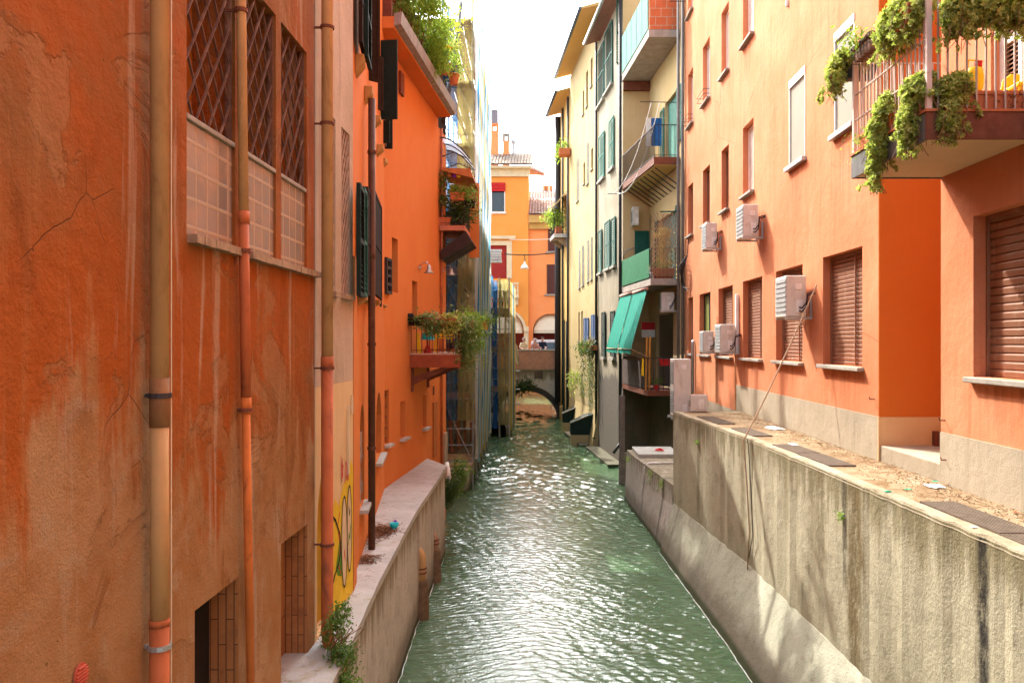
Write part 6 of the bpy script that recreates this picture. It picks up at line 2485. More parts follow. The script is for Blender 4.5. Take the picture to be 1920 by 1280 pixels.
# ---- house three: awnings, upper balcony
HT = thing('house', 'orange house corner with a planted balcony and canopies left of the scaffold', 'house', (-3, 21.5, -3.6))
mb = MB()
mb.facade(W4, 0, W4.L, WZ - .4, 5.2, [], .1, back=4)
mb.build('wall', M['orange'], HT)
mb = MB()
mb.prism([(-2.95, 20.7, 5.205), (-2.95, 20.7, 6.3), (-2.95, 22.1, 7.3), (-2.95, 25.7, 9.7), (-2.95, 25.7, 5.205)], (-2.2, 0, 0))
mb.build('gable', M['brown'], HT)
mb = MB()
mb.tube([W4.pt(.1, 5.3, .12), W4.pt(.6, 6.4, .2), W4.pt(1.4, 7.6, .22), W4.pt(2.2, 9.0, .22)], .06, 8)
mb.build('drain_pipe', M['iron'], HT, smooth=True)
mb = MB()
mb.tube([W4.pt(.3, WZ + .8, .05), W4.pt(.3, 5.2, .05)], .03, 8)
mb.build('drain_pipe', M['redpipe'], HT, smooth=True)
mb = MB()
mb.wbox(W4, .8, 1.17, -3.9, -2.3, .002, .05)
mb.build('plinth', M['plinth'], HT)
ya = 20.75
zf = 2.70
mb = MB()
mb.box(-2.54, -1.93, ya, 22.4, zf, zf + .12)
bt = mb.build('balcony', paint('salmon_slab', (.5, .2, .12), .15, 5), HT)
mb = MB()
railing(mb, [(-2.5, ya + .02), (-1.95, ya + .02), (-1.95, 22.35)], .72, zf + .12, .1, .009)
mb.build('railing', M['iron'], bt)
mb = MB()
for k in range(3):
    mb.hexa([Vector(q) for q in ((-2.5, ya - .02 + .5 * k, 1.98), (-2.5, ya + .42 + .5 * k, 1.98), (-1.75, ya + .42 + .5 * k, 2.42), (-1.75, ya - .02 + .5 * k, 2.42), (-2.5, ya - .02 + .5 * k, 2.22), (-2.5, ya + .42 + .5 * k, 2.22), (-1.9, ya + .42 + .5 * k, 2.68), (-1.9, ya - .02 + .5 * k, 2.68))])
mb.build('box_awning', paint('dark_brown_sheet', (.045, .028, .025), .25, 7, .6), bt)
mb = MB()
mb.box(-1.97, -1.70, 22.4, 22.46, 2.2, 4.15)
mb.build('side_panel', M['orange'], bt)
mb = MB()
mb.hexa([Vector(q) for q in ((-2.5, ya, 4.16), (-2.5, 22.4, 4.16), (-1.72, 22.4, 3.97), (-1.72, ya, 3.97), (-2.5, ya, 4.22), (-2.5, 22.4, 4.22), (-1.80, 22.4, 4.20), (-1.80, ya, 4.20))])
mb.build('awning_roof', paint('orange_board', (.46, .17, .06), .2, 8), bt)
mb = MB()
mb.box(-2.45, -2.0, 22.3, 22.34, 3.5, 4.1)
mb.build('backboard', M['trim'], bt)
cl = NT('clear_canopy')
b1_ = cl.node('ShaderNodeBsdfTranslucent', None, Color=(.62, .68, .74))
b2_ = cl.node('ShaderNodeBsdfTransparent', None, Color=(.72, .78, .84))
b3_ = cl.t.nodes.new('ShaderNodeMixShader')
b3_.inputs[0].default_value = .5
cl.t.links.new(b1_.outputs[0], b3_.inputs[1])
cl.t.links.new(b2_.outputs[0], b3_.inputs[2])
cl.t.links.new(b3_.outputs[0], cl.out.inputs[0])
mb = MB()
N = 10
pr_ = None
for k in range(N + 1):
    f = k / N
    x = -2.53 + .72 * f
    z = 4.98 - .52 * f ** 1.9
    cur = [mb.bm.verts.new((x, 20.8, z)), mb.bm.verts.new((x, 22.2, z))]
    if pr_:
        mb.bm.faces.new((pr_[0], cur[0], cur[1], pr_[1]))
    pr_ = cur
cp = mb.build('canopy', cl.m, HT, smooth=True)
mb = MB()
for y in (20.8, 21.5, 22.2):
    mb.tube([(-2.53 + .72 * k / N, y, 4.97 - .52 * (k / N) ** 1.9) for k in range(N + 1)], .018, 6)
for y in (20.85, 22.15):
    mb.tube([(-2.53, y, 4.5), (-2.2, y, 4.62), (-1.85, y, 4.45)], .014, 6)
mb.build('canopy_frame', M['iron'], cp)
r = random.Random(90)
for i, (c, cen, n, m, s, wd, lab) in enumerate((
        ((-2.45, 20.85, zf + .13), [((-2.46, 20.8, 3.86), (.14, .2, .22)), ((-2.4, 20.75, 3.45), (.18, .2, .2))], 800, 'leaf', .07, .4, 'leafy bush at the wall end of the upper balcony'),
        ((-2.1, 20.72, zf + .72), [((-2.05, 20.72, 3.62), (.3, .15, .18))], 620, 'leafbright', .09, .25, 'fresh green planter on the upper balcony rail'),
        ((-1.88, 21.1, zf + .6), [((-1.82, 21.1, 3.6), (.16, .35, .24)), ((-1.72, 21.1, 3.25), (.07, .2, .3))], 620, 'variegated', .07, .4, 'trailing planter at the outer corner of the upper balcony'),
        ((-2.1, 21.2, zf + .13), [((-2.1, 21.0, 3.15), (.28, .25, .28))], 260, 'ivy', .3, .10, 'palm like plant standing behind the upper balcony rail'))):
    t = thing('planter', lab, 'planter', c, 'planters on the upper orange balcony')
    mb = MB()
    trough(mb, c, .36, .2, .18, (1, 0, 0))
    mb.build('box', M['terracotta' if i != 2 else 'brown'], t)
    mb = MB()
    foliage(mb, cen, n, s, r, .2, wd, 8, .14)
    mb.build('plant', M[m], t, norm=False)
for i, (px, m, lab) in enumerate(((842, 'terracotta', 'terracotta pot under the small awning roof of the upper balcony'), (852, 'purple', 'purple pot on the shelf under the awning roof'), (860, 'yellowplastic', 'yellow orange pot on the shelf right of a purple pot'))):
    c = P(px, 333, 20.9)
    mb = MB()
    pot(mb, c, .075, .16)
    tag(mb.build('flower_pot', M[m]), lab, 'flower pot')

# ---- left quay
ZC = -2.63
QO = thing('quay_wall', 'low left quay wall with a broad pale cap slab below the orange houses', 'quay wall', (-2, 12, WZ))
outer = [(-1.50, 3.0), (-1.69, 7.13), (-1.83, 9.15), (-2.01, 13.15), (-2.085, 17.75), (-2.10, 18.1)]
inner = [(-2.02, 3.0), (-2.02, 7.13), (-2.07, 9.15), (-2.60, 13.15), (-2.72, 17.75), (-2.62, 19.7)]
inner = [(-2.3, 3.0), (-2.3, 7.13), (-2.4, 9.15), (-2.9, 13.15), (-3.0, 17.75), (-2.9, 19.75)]
a, b = subdiv(outer, 6), subdiv(inner, 6)
mb = MB()
for (x, y), (x2, y2) in zip(a, a[1:]):
    mb.poly([(x, y, ZC - .08), (x2, y2, ZC - .08), (x2, y2, WZ - .5), (x, y, WZ - .5)])
mb.poly([(a[-1][0], a[-1][1], ZC - .08), (b[-1][0], b[-1][1], ZC - .08), (b[-1][0], b[-1][1], WZ - .5), (a[-1][0], a[-1][1], WZ - .5)])
mb.build('wall', M['quay_l'], QO)
mb = MB()
r = random.Random(6)
j = [r.uniform(-.006, .006) for _ in a]
for k, ((x, y), (x2, y2), (x3, y3), (x4, y4)) in enumerate(zip(a, a[1:], b[1:], b)):
    mb.poly([(x + .03 + j[k], y, ZC), (x2 + .03 + j[k + 1], y2, ZC), (x3, y3, ZC), (x4, y4, ZC)])
    mb.poly([(x + .03 + j[k], y, ZC), (x2 + .03 + j[k + 1], y2, ZC), (x2 + .024 + j[k + 1], y2, ZC - .10), (x + .024 + j[k], y, ZC - .10)])
    mb.poly([(x + .024 + j[k], y, ZC - .10), (x2 + .024 + j[k + 1], y2, ZC - .10), (x2 - .02, y2, ZC - .10), (x - .02, y, ZC - .10)])
mb.poly([(a[-1][0] + .03, a[-1][1], ZC), (b[-1][0], b[-1][1], ZC), (b[-1][0], b[-1][1], ZC - .1), (a[-1][0] + .03, a[-1][1], ZC - .1)])
mb.build('cap_slab', M['cap'], QO)


def on_cap(px, py):
    Y = ZC * FPX / (CY - py)
    return Vector((xat(px, Y), Y, ZC))


mb = MB()
r = random.Random(8)
for (px, py, sx, sy, n) in ((712, 997, .22, .42, 1100), (690, 1050, .12, .22, 260), (690, 1015, .15, .5, 150)):
    c = on_cap(px, py)
    for _ in range(n):
        x, y = c.x + r.gauss(0, sx * .5), c.y + r.gauss(0, sy * .5)
        h = .06 * math.exp(-((x - c.x) / sx) ** 2 * 3 - ((y - c.y) / sy) ** 2 * 3)
        q = Vector((x, y, ZC + .004 + r.random() * h))
        an = r.uniform(0, 6.28)
        l = r.uniform(.02, .08)
        if r.random() < .5:
            mb.bar(q, q + Vector((math.cos(an) * l, math.sin(an) * l, r.uniform(-.004, .02))), .006, .004)
        else:
            mb.leaf(q, Vector((math.cos(an), math.sin(an), .2)), Vector((0, 0, 1)), l * .7, l * .4)
kind(mb.build('leaf_litter', M['twig'], norm=False), 'stuff')
c = on_cap(739, 994)
mb = MB()
mb.lathe([(.035, .0), (.06, .04), (.068, .075), (.062, .075), (.052, .04), (.0, .015)], c + Vector((0, 0, .03)), 18)
tag(mb.build('bowl', M['cyan'], smooth=True), 'turquoise plastic bowl on the heap of dry leaves', 'bowl')
c = on_cap(741, 979)
mb = MB()
mb.lathe([(.02, 0), (.025, .03), (.0, .04)], c, 10)
tag(mb.build('bottle_cap', M['purple']), 'tiny dark blue lid behind the turquoise bowl', 'lid')
# bush over the pipe bend
r = random.Random(95)
t = thing('shrub', 'small leafy shrub growing at the double bend of the orange pipe', 'shrub', (-1.68, 7.0, -2.7))
mb = MB()
foliage(mb, [((-1.76, 7.22, -2.45), (.10, .12, .16)), ((-1.66, 7.05, -2.62), (.11, .14, .15)), ((-1.60, 6.85, -2.78), (.10, .14, .13)), ((-1.72, 7.25, -2.30), (.07, .08, .09)), ((-1.56, 6.75, -2.95), (.09, .13, .14))], 3200, .035, r, .1, .5, 10, .07)
mb.build('foliage', M['leaf'], t, norm=False)
mb = MB()
for k in range(12):
    mb.tube([(-1.74, 7.1, -2.75), (-1.72 + r.gauss(0, .05), 7.1 + r.gauss(0, .06), -2.55), (-1.68 + r.gauss(0, .08), 7.05 + r.gauss(0, .1), -2.4)], .004, 4)
mb.build('stems', M['twig'], t)
# outlet pipes in concrete sleeves
slv = paint('rotten_brown_concrete', (.16, .10, .06), .4, 9, .95, .6, dirt=(.05, .06, .02))
for i, (px, Y, pt_, pb_, lab) in enumerate(((788, 13.9, 1018, 1086, 'beige elbow outlet pipe in a brown concrete sleeve, the nearer one'), (813, 16.0, 988, 1030, 'broken outlet pipe in a brown concrete sleeve, the farther one'))):
    x = xat(px, Y)
    zt, zs = zat(pt_, Y), zat(pb_, Y)
    t = thing('outlet_pipe', lab, 'outlet pipe', (x, Y, WZ), 'outlet pipes on the left quay')
    R = .095
    mb = MB()
    arc = [Vector((x - .16 + .16 * math.sin(v), Y, zt - .26 + .16 * math.cos(v))) for v in [math.pi / 2 * k / 7 for k in range(8)]]
    mb.tube([Vector((x - .3, Y, zt - .10))] + arc + [Vector((x, Y, zs - .1))], R, 16)
    mb.build('elbow', M['beigepipe'] if not i else paint('muddy_pipe', (.34, .2, .13), .4, 6, .8, .4, dirt=(.1, .06, .04), dirt_amt=.9), t, smooth=True)
    mb = MB()
    for zz in (zs + .12, zs + .19):
        mb.lathe([(R + .002, -.012), (R + .014, -.012), (R + .014, .012), (R + .002, .012)], (x, Y, zz), 16)
    mb.build('strap', M['rust'], t)
    mb = MB()
    mb.lathe([(.15, WZ - .5), (.145, WZ + .1), (.13, zs - .05), (.12, zs)], (x, Y, 0), 16)
    mb.build('sleeve', slv, t)
# bushes and outfall at the far end of the cap
for i, (px, py, Y, rr, lab) in enumerate(((845, 905, 18.9, .26, 'dark green bush at the waterline under the end of the left cap slab'), (862, 878, 20.0, .30, 'green bush just before the scaffold, by a white pipe'))):
    c = P(px, py, Y)
    mb = MB()
    foliage(mb, [(c, (rr * .75, rr, rr * .9)), (c + Vector((-.05, 0, -.3)), (rr * .6, rr, rr))], 900, .09, random.Random(97 + i), .3, .4, 10, .12)
    tag(mb.build('bush', M['leaf' if i else 'ivy'], norm=False), lab, 'bush')
mb = MB()
a_ = P(838, 868, 19.9)
mb.tube([a_, a_ + Vector((.05, -.2, -.15)), a_ + Vector((.12, -.4, -.6))], .05, 10)
tag(mb.build('pipe', M['white'], smooth=True), 'short white pipe among the bushes before the scaffold', 'pipe')
# ================================================================== FAR END
# ---- building behind the scaffold
WS = Wall((-3.35, 22.2), (-3.2, 49.5), 1)
HS = thing('house', 'tall house under repair behind the netted scaffold on the left bank', 'house', (-4, 34, WZ))
holes = []
for k in range(6):
    for zz in (-2.6, .2, 2.5):
        holes.append(rect(2.0 + 3.9 * k, 3.1 + 3.9 * k, zz, zz + 1.7))
mb = MB()
mb.facade(WS, 0, WS.L, WZ - .4, 4.4, holes, .2, back=6)
mb.build('wall', stucco('dull_brown_render', (.34, .20, .12), (.40, .25, .16), (.2, .11, .07), .4, .3), HS)
for q in holes:
    mb = MB()
    mb.wbox(WS, q[0][0] + .01, q[1][0] - .01, q[0][1] + .01, q[2][1] - .01, -.19, -.16)
    mb.build('window', M['brown'], HS)

# ---- first scaffold with netting
SC = thing('scaffold', 'tall scaffold wrapped in blue, yellow and white netting on the left bank', 'scaffold', (-2.7, 31, -3.7))
NA, NB = Vector((-2.12, 26.0, 0)), Vector((-2.335, 36.2, 0))
ZN0, ZN1 = -3.62, 10.6
WN = Wall(NA.xy[:], NB.xy[:], 1)
pole = paint('scaffold_tube', (.34, .34, .33), .2, 10, .45, .1, .6)
levels = [-3.66 + 1.9 * k for k in range(8)]
for k in range(6):
    u = .12 + (WN.L - .3) * k / 5
    for d in (-.06, -.98):
        mb = MB()
        mb.tube([WN.pt(u, -4.6 if d > -.5 else -3.7, d), WN.pt(u, ZN1 + .3, d)], .030, 6)
        mb.build('upright', pole, SC)
mb = MB()
for z in levels:
    for d in (-.06, -.98):
        mb.tube([WN.pt(.1, z + .0, d), WN.pt(WN.L - .1, z, d)], .024, 6)
        mb.tube([WN.pt(.1, z + 1.0, d), WN.pt(WN.L - .1, z + 1.0, d)], .020, 6)
    for k in range(6):
        u = .12 + (WN.L - .3) * k / 5
        mb.tube([WN.pt(u, z, -.06), WN.pt(u, z, -.98)], .024, 6)
    for zz in (.5, 1.0):
        mb.tube([WN.pt(.08, z + zz, -.06), WN.pt(.08, z + zz, -.98)], .018, 6)
    mb.tube([WN.pt(.06, z, -.06), WN.pt(.06, z + 1.9, -.98)], .018, 6)
    mb.tube([WN.pt(.06, z + 1.2, -.10), WN.pt(.06, z + 1.85, -.45)], .02, 6)
mb.build('ledger_frame', pole, SC)
for z in levels:
    mb = MB()
    for k in range(3):
        mb.wbox(WN, .15, WN.L - .15, z + .03, z + .08, -.96 + .3 * k, -.68 + .3 * k)
    mb.wbox(WN, .1, .14, z + .03, z + .22, -.95, -.1)
    mb.build('deck', M['wood'], SC)
r = random.Random(17)
order = ['netwhite', 'netblue', 'netpale', 'netteal', 'netwhite', 'netyellow', 'netpale', 'netblue', 'netwhite', 'netteal', 'netpale', 'netyellow', 'netblue', 'netwhite', 'netpale', 'netteal', 'netwhite', 'netyellow', 'netblue', 'netpale', 'netwhite', 'netteal', 'netblue', 'netwhite', 'netpale', 'netteal']
N = len(order)
for k, mname in enumerate(order):
    ua, ub = WN.L * k / N, WN.L * (k + 1) / N
    mb = MB()
    top = ZN1 + r.uniform(-.5, .5) + (1.2 if k % 5 == 0 else 0)
    rows = []
    nz = 26
    for i in range(nz + 1):
        z = ZN0 + (top - ZN0) * i / nz + (r.uniform(-.25, .1) if i == 0 else 0)
        row = []
        for j in range(7):
            f = j / 6
            bulge = .075 * math.sin(math.pi * f) + .02 * math.sin(i * 1.1 + k + j * .8) + r.uniform(-.008, .008)
            row.append(mb.bm.verts.new(WN.pt(ua + (ub - ua) * f, z, .02 + bulge)))
        rows.append(row)
    for a, b in zip(rows, rows[1:]):
        for j in range(6):
            mb.bm.faces.new((a[j], a[j + 1], b[j + 1], b[j]))
    mb.build('netting', M[mname], SC, smooth=True)
for (xa, xb, m, za) in ((-.52, .0, 'endyellow', -2.4), (-1.04, -.53, 'endblue', -2.4)):
    mb = MB()
    rows = []
    for i in range(31):
        z = za + (ZN1 - za) * i / 30
        rows.append([mb.bm.verts.new(WN.pt(-.03 + .03 * math.sin(j * 1.3 + i * .5) + (.05 * math.sin(i * 1.65)), z, xa + (xb - xa) * j / 8 + .02 * math.sin(i * .7))) for j in range(9)])
    for a, b in zip(rows, rows[1:]):
        for j in range(8):
            mb.bm.faces.new((a[j], a[j + 1], b[j + 1], b[j]))
    mb.build('end_netting', M[m], SC, smooth=True)
# stone footing and planks under the scaffold
QS = thing('quay_wall', 'rough brown stone footing under the netted scaffold', 'quay wall', (-2.8, 31, WZ))
mb = MB()
mb.hexa([(-3.4, 24.5, WZ - .4), (-2.30, 25.4, WZ - .4), (-2.5, 36.5, WZ - .4), (-3.4, 36.5, WZ - .4), (-3.4, 24.5, -3.76), (-2.22, 25.4, -3.76), (-2.42, 36.5, -3.76), (-3.4, 36.5, -3.76)])
mb.build('footing', M['quay_low2'], QS)
mb = MB()
r = random.Random(23)
for k in range(14):
    y = 25.4 + k * .75
    mb.box(-3.2 + r.uniform(-.1, .1), -2.2 - .015 * k + r.uniform(-.05, .05), y, y + .7, -3.755, -3.70 + r.uniform(0, .03))
mb.build('planks', M['wood'], QS)
mb = MB()
for k in range(4):
    mb.bar((-2.95 + .12 * k, 27.5 + k, -3.7), (-3.1 + .15 * k, 27.9 + k, -2.2), .10, .03)
tag(mb.build('plank_stack', paint('reddish_board', (.36, .13, .06), .2, 6)), 'reddish boards leaning behind the scaffold netting', 'boards')

# ---- second, lower scaffold nearer the bridge
S2 = thing('scaffold', 'lower scaffold tower in blue and yellow sheeting beside the bridge', 'scaffold', (-2.1, 43, WZ))
x0, x1, y0, y1 = -2.55, -1.63, 40.0, 46.0
for x in (x0, (x0 + x1) / 2, x1):
    for y in (y0, y1):
        mb = MB()
        mb.tube([(x, y, WZ - .3), (x, y, 3.0)], .035, 6)
        mb.build('upright', pole, S2)
lv = [1.40, -.42, -2.25]
mb = MB()
for z in lv:
    for zz in (0, .5, 1.0):
        mb.tube([(x0, y0, z + zz), (x1, y0, z + zz)], .025, 6)
    for x in (x0, x1):
        mb.tube([(x, y0, z), (x, y1, z)], .025, 6)
        mb.tube([(x, y0, z + 1), (x, y1, z + 1)], .02, 6)
    mb.tube([(x1, y0, z - .55), (x1 - .35, y0, z - .05)], .028, 6)
    mb.tube([(x0, y0, z - .55), (x0 + .35, y0, z - .05)], .028, 6)
mb.build('ledger_frame', pole, S2)
for z in lv:
    mb = MB()
    mb.box(x0 + .02, x1 - .02, y0 - .02, y1, z - .10, z - .03)
    mb.box(x0 + .02, x1 - .02, y0 - .03, y0 + .02, z - .03, z + .18)
    mb.build('deck', M['wood'], S2)
for (xa, xb, m, za, zb_) in ((x0, x0 + .38, 'endblue', -3.9, 2.85), (x0 + .40, x1, 'endyellow', -3.9, 2.9)):
    mb = MB()
    rows = []
    for i in range(21):
        z = za + (zb_ - za) * i / 20
        rows.append([mb.bm.verts.new((xa + (xb - xa) * j / 8, y0 - .07 + .05 * math.sin(j * 1.9 + i * .4), z)) for j in range(9)])
    for a, b in zip(rows, rows[1:]):
        for j in range(8):
            mb.bm.faces.new((a[j], a[j + 1], b[j + 1], b[j]))
    mb.build('sheeting', M[m], S2, smooth=True)
for k, m in enumerate(('netyellow', 'netpale', 'netblue', 'netyellow', 'netpale')):
    mb = MB()
    ya, yb = y0 + (y1 - y0) * k / 5, y0 + (y1 - y0) * (k + 1) / 5
    rows = []
    for i in range(15):
        z = -4.2 + 7.0 * i / 14
        rows.append([mb.bm.verts.new((x1 + .05 + .06 * math.sin(math.pi * j / 5), ya + (yb - ya) * j / 5, z)) for j in range(6)])
    for a, b in zip(rows, rows[1:]):
        for j in range(5):
            mb.bm.faces.new((a[j], a[j + 1], b[j + 1], b[j]))
    mb.build('sheeting', M[m], S2, smooth=True)
for i, (xa, xb, m, z0_, z1_, lab) in enumerate(((-2.42, -2.2, 'bluecloth', -4.1, 2.6, 'long dark blue sheet hanging inside the lower scaffold'), (-2.12, -1.95, 'brown', 1.5, 2.7, 'brown cloth hung at the top of the lower scaffold, left one'), (-1.9, -1.72, 'brown', 1.5, 2.75, 'brown cloth hung at the top of the lower scaffold, right one'))):
    mb = MB()
    rows = []
    for q in range(13):
        z = z0_ + (z1_ - z0_) * q / 12
        rows.append([mb.bm.verts.new((xa + (xb - xa) * j / 6 + .03 * math.sin(q * .6), y0 + .25 + .05 * math.sin(j * 1.9 + q * .3), z)) for j in range(7)])
    for a, b in zip(rows, rows[1:]):
        for j in range(6):
            mb.bm.faces.new((a[j], a[j + 1], b[j + 1], b[j]))
    tag(mb.build('hanging_sheet', M[m], smooth=True), lab, 'sheet')
mb = MB()
rows = []
for q in range(9):
    z = 2.0 + 1.05 * q / 8
    rows.append([mb.bm.verts.new((-2.75 + .38 * j / 6, 39.85 + .08 * math.sin(j * 2.1 + q * .5), z + .1 * math.sin(j * 1.5) * (1 if q == 0 else 0))) for j in range(7)])
for a, b in zip(rows, rows[1:]):
    for j in range(6):
        mb.bm.faces.new((a[j], a[j + 1], b[j + 1], b[j]))
tag(mb.build('tarpaulin', M['netblue'], smooth=True), 'bright blue tarpaulin bunched at the top of the lower scaffold', 'tarpaulin')
mb = MB()
r = random.Random(44)
for k in range(5):
    z = zat(492 - k * 5, 39.5)
    mb.box(-2.55 + r.uniform(-.02, .02), -1.95 + r.uniform(-.04, .02), 39.4, 39.8, z, z + .10)
tag(mb.build('board_stack', M['white']), 'stack of white boards on the scaffold in front of a red door', 'boards')
mb = MB()
rows = []
for q in range(9):
    z = -1.0 + 1.15 * q / 8
    rows.append([mb.bm.verts.new((-1.72 + (.42 - .02 * q) * j / 6, 46.4 + .1 * math.sin(j * 1.7 + q * .4), z - .06 * j)) for j in range(7)])
for a, b in zip(rows, rows[1:]):
    for j in range(6):
        mb.bm.faces.new((a[j], a[j + 1], b[j + 1], b[j]))
tag(mb.build('tarpaulin', M['trim'], smooth=True), 'pale tarpaulin draped at the left end of the bridge parapet', 'tarpaulin')
mb = MB()
for px, Y in ((958, 46.5), (962, 47)):
    mb.tube([(xat(px, Y), Y, WZ - .4), (xat(px, Y), Y, 0)], .05, 6)
for z in (-1.6, -2.6, -3.4):
    mb.tube([(xat(956, 46.5), 46.5, z), (xat(975, 46.5), 46.5, z)], .035, 6)
tag(mb.build('tube_scaffold', pole), 'bare scaffold tubes standing in the water by the bridge', 'scaffold')
# dark culvert mouth below the lower scaffold
t = thing('culvert', 'dark arched culvert mouth in the wall below the lower scaffold', 'culvert', (-2.2, 41, WZ))
w = Wall((-2.75, 40.35), (-1.60, 40.35), 0)
mb = MB()
mb.facade(w, 0, w.L, WZ - .3, -3.6, [archp(.22, .95, WZ - .2, -4.15, .36)], 1.2, back=3)
mb.build('wall', M['quay_low2'], t)
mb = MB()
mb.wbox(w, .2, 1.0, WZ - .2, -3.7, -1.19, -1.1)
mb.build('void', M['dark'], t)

# ---- bridge
BR = thing('bridge', 'old stone arch bridge with a pink brick parapet across the canal', 'bridge', (-.5, 51, WZ))
w = Wall((-3.6, 49.6), (1.9, 49.6), 0)
ac_ = -1.02 + 3.6
n = 22
arch = [(ac_ - 1.85, WZ - .5), (ac_ + 1.85, WZ - .5)] + [(ac_ + 1.85 * math.cos(math.pi * k / n), -4.75 + 1.88 * math.sin(math.pi * k / n)) for k in range(n + 1)]
mb = MB()
mb.facade(w, 0, w.L, WZ - .6, -1.62, [arch], 4.5)
mb.build('arch_wall', M['bridge'], BR)
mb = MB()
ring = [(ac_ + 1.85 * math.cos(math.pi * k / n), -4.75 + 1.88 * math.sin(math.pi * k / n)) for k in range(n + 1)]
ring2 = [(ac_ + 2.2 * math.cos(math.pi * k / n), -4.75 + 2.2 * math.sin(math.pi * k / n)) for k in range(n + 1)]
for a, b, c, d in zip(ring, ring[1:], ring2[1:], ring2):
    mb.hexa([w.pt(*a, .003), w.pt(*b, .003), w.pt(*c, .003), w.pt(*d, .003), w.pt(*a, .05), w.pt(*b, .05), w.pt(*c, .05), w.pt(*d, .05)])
mb.build('arch_shade_ring', paint('arch_shade_paint', (.06, .052, .042), .25, 6, .9, .4), BR)  # shade of the arch underside painted as a dark ring on the face
mb = MB()
mb.wbox(w, 0, w.L, -1.60, -.56, -.3, .03)
pr = mb.build('parapet', M['pinkbrick'], BR)
mb = MB()
mb.wbox(w, 0, w.L, -.555, -.46, -.36, .08)
mb.build('coping', M['sill'], pr, bevel=.02)
mb = MB()
mb.wbox(w, 0, w.L, -1.70, -1.603, -.2, .05)
mb.build('string_course', M['bridge'], BR)
mb = MB()
for k in (.4, 1.5, 3.4):
    mb.wbox(w, k, k + .06, -2.2, -1.72, .003, .05)
mb.wbox(w, ac_ + .45, ac_ + .95, -2.15, -1.75, .003, .03)
mb.build('stains', M['loggia_dark'], BR)
mb = MB()
mb.wbox(w, ac_ + 1.92, w.L, WZ - .4, -3.7, .01, .9)
mb.build('abutment', M['yellow_far'], BR, bevel=.05)
mb = MB()
foliage(mb, [(P(985, 722, 49.3), (.6, .25, .4)), (P(970, 728, 49.3), (.5, .25, .35))], 800, .16, random.Random(51), .4, .5, 10, .3)
tag(mb.build('ivy_bush', M['ivy'], norm=False), 'dark green bush growing from the bridge wall above the arch', 'bush')
# street on the bridge
mb = MB()
mb.poly([(-14, 49.9, -1.62), (14, 49.9, -1.62), (14, 57.6, -1.62), (-14, 57.6, -1.62)])
kind(mb.build('road', paint('street_paving', (.12, .11, .10), .2, 4, .9)), 'structure')
mb = MB()
mb.box(-14, 14, 56.0, 57.5, -1.66, -1.50)
kind(mb.build('pavement', M['sill']), 'structure')
# canal walls and end beyond the arch
t = thing('canal_wall', 'brown canal wall beyond the bridge arch', 'wall', (0, 66, WZ))
mb = MB()
mb.box(-4.2, -3.0, 54.2, 74, WZ - .4, -1.7)
mb.box(.95, 1.6, 54.2, 74, WZ - .4, -1.7)
mb.box(-4.2, 1.6, 73, 74, WZ - .4, 6)
mb.build('wall', stucco('red_brown_wall', (.34, .28, .20), (.38, .32, .23), (.2, .16, .1)), t)

# ---- street houses behind the bridge
F1 = Wall((-9.0, 57.6), (-1.05, 57.6), 0)
HF1 = thing('house', 'taller street house in deep orange with a red awning window and tiled roof', 'house', (-4, 58, -1.6))
aw = [F1.u(922.5), F1.u(945.5), F1.z(397, 0), F1.z(350, 0)]
dw = [F1.u(912), F1.u(950), F1.z(522, 0), F1.z(460, 0)]
ar1 = (F1.u(880), F1.u(982), -1.6, .78)
holes = [rect(aw[0], aw[1], aw[2], aw[3]), rect(dw[0], dw[1], dw[2], dw[3]), archp(ar1[0], ar1[1], ar1[2], ar1[3], 1.45, 18)]
mb = MB()
mb.facade(F1, 0, F1.L - 0.0, -1.62, 11.6, holes, [.15, .15, .5], back=6)
mb.build('wall', M['street_orange'], HF1)
mb = MB()
for k in (aw[0] - .06, aw[1] - .0):
    mb.wbox(F1, k, k + .06, aw[2], aw[3], -.05, .04)
mb.wbox(F1, aw[0] - .1, aw[1] + .12, aw[2] - .14, aw[2] - .002, -.1, .1)
wn_ = mb.build('window', M['white'], HF1)
mb = MB()
mb.wbox(F1, aw[0], aw[1], aw[2], aw[3], -.148, -.1)
mb.build('pane', M['glass'], wn_)
mb = MB()
for k in range(6):
    za = F1.z(343 + 2.7 * k, 0)
    mb.wbox(F1, aw[0] - .08, aw[1] + .08, za - .10, za, .045, .14 + .03 * (k % 2))
mb.build('roman_blind', M['red'], wn_)
mb = MB()
mb.wbox(F1, dw[0], dw[1], dw[2], dw[3], -.148, -.10)
dd = mb.build('door', paint('deep_red_shutter', (.30, .03, .025), .15, 5), HF1)
mb = MB()
mb.wbox(F1, dw[1] + .002, dw[1] + .36, dw[2], dw[3] + .3, .002, .06)
mb.wbox(F1, dw[0] - .3, dw[1], dw[3] + .002, dw[3] + .3, .002, .06)
mb.wbox(F1, dw[0] - .4, dw[1] + .6, dw[3] + .42, dw[3] + .62, .002, .22)
mb.build('surround', M['trim'], dd)
bzt = F1.z(553, 0)
mb = MB()
mb.wbox(F1, F1.u(900), F1.u(973), bzt - .22, bzt, .002, .75)
bs = mb.build('balcony', M['trim'], HF1)
mb = MB()
for k in range(16):
    c = F1.pt(F1.u(971) - k * .19, bzt, .66)
    mb.lathe([(.05, 0), (.075, .14), (.08, .22), (.045, .4), (.04, .55), (.06, .68)], c, 8)
mb.wbox(F1, F1.u(900), F1.u(973), bzt + .68, bzt + .80, .56, .76)
mb.build('balustrade', M['trim'], bs)
mb = MB()
for px in (968, 950):
    mb.wbox(F1, F1.u(px) - .1, F1.u(px) + .14, bzt - .7, bzt - .222, .002, .4)
mb.build('corbel', M['trim'], bs, bevel=.05)


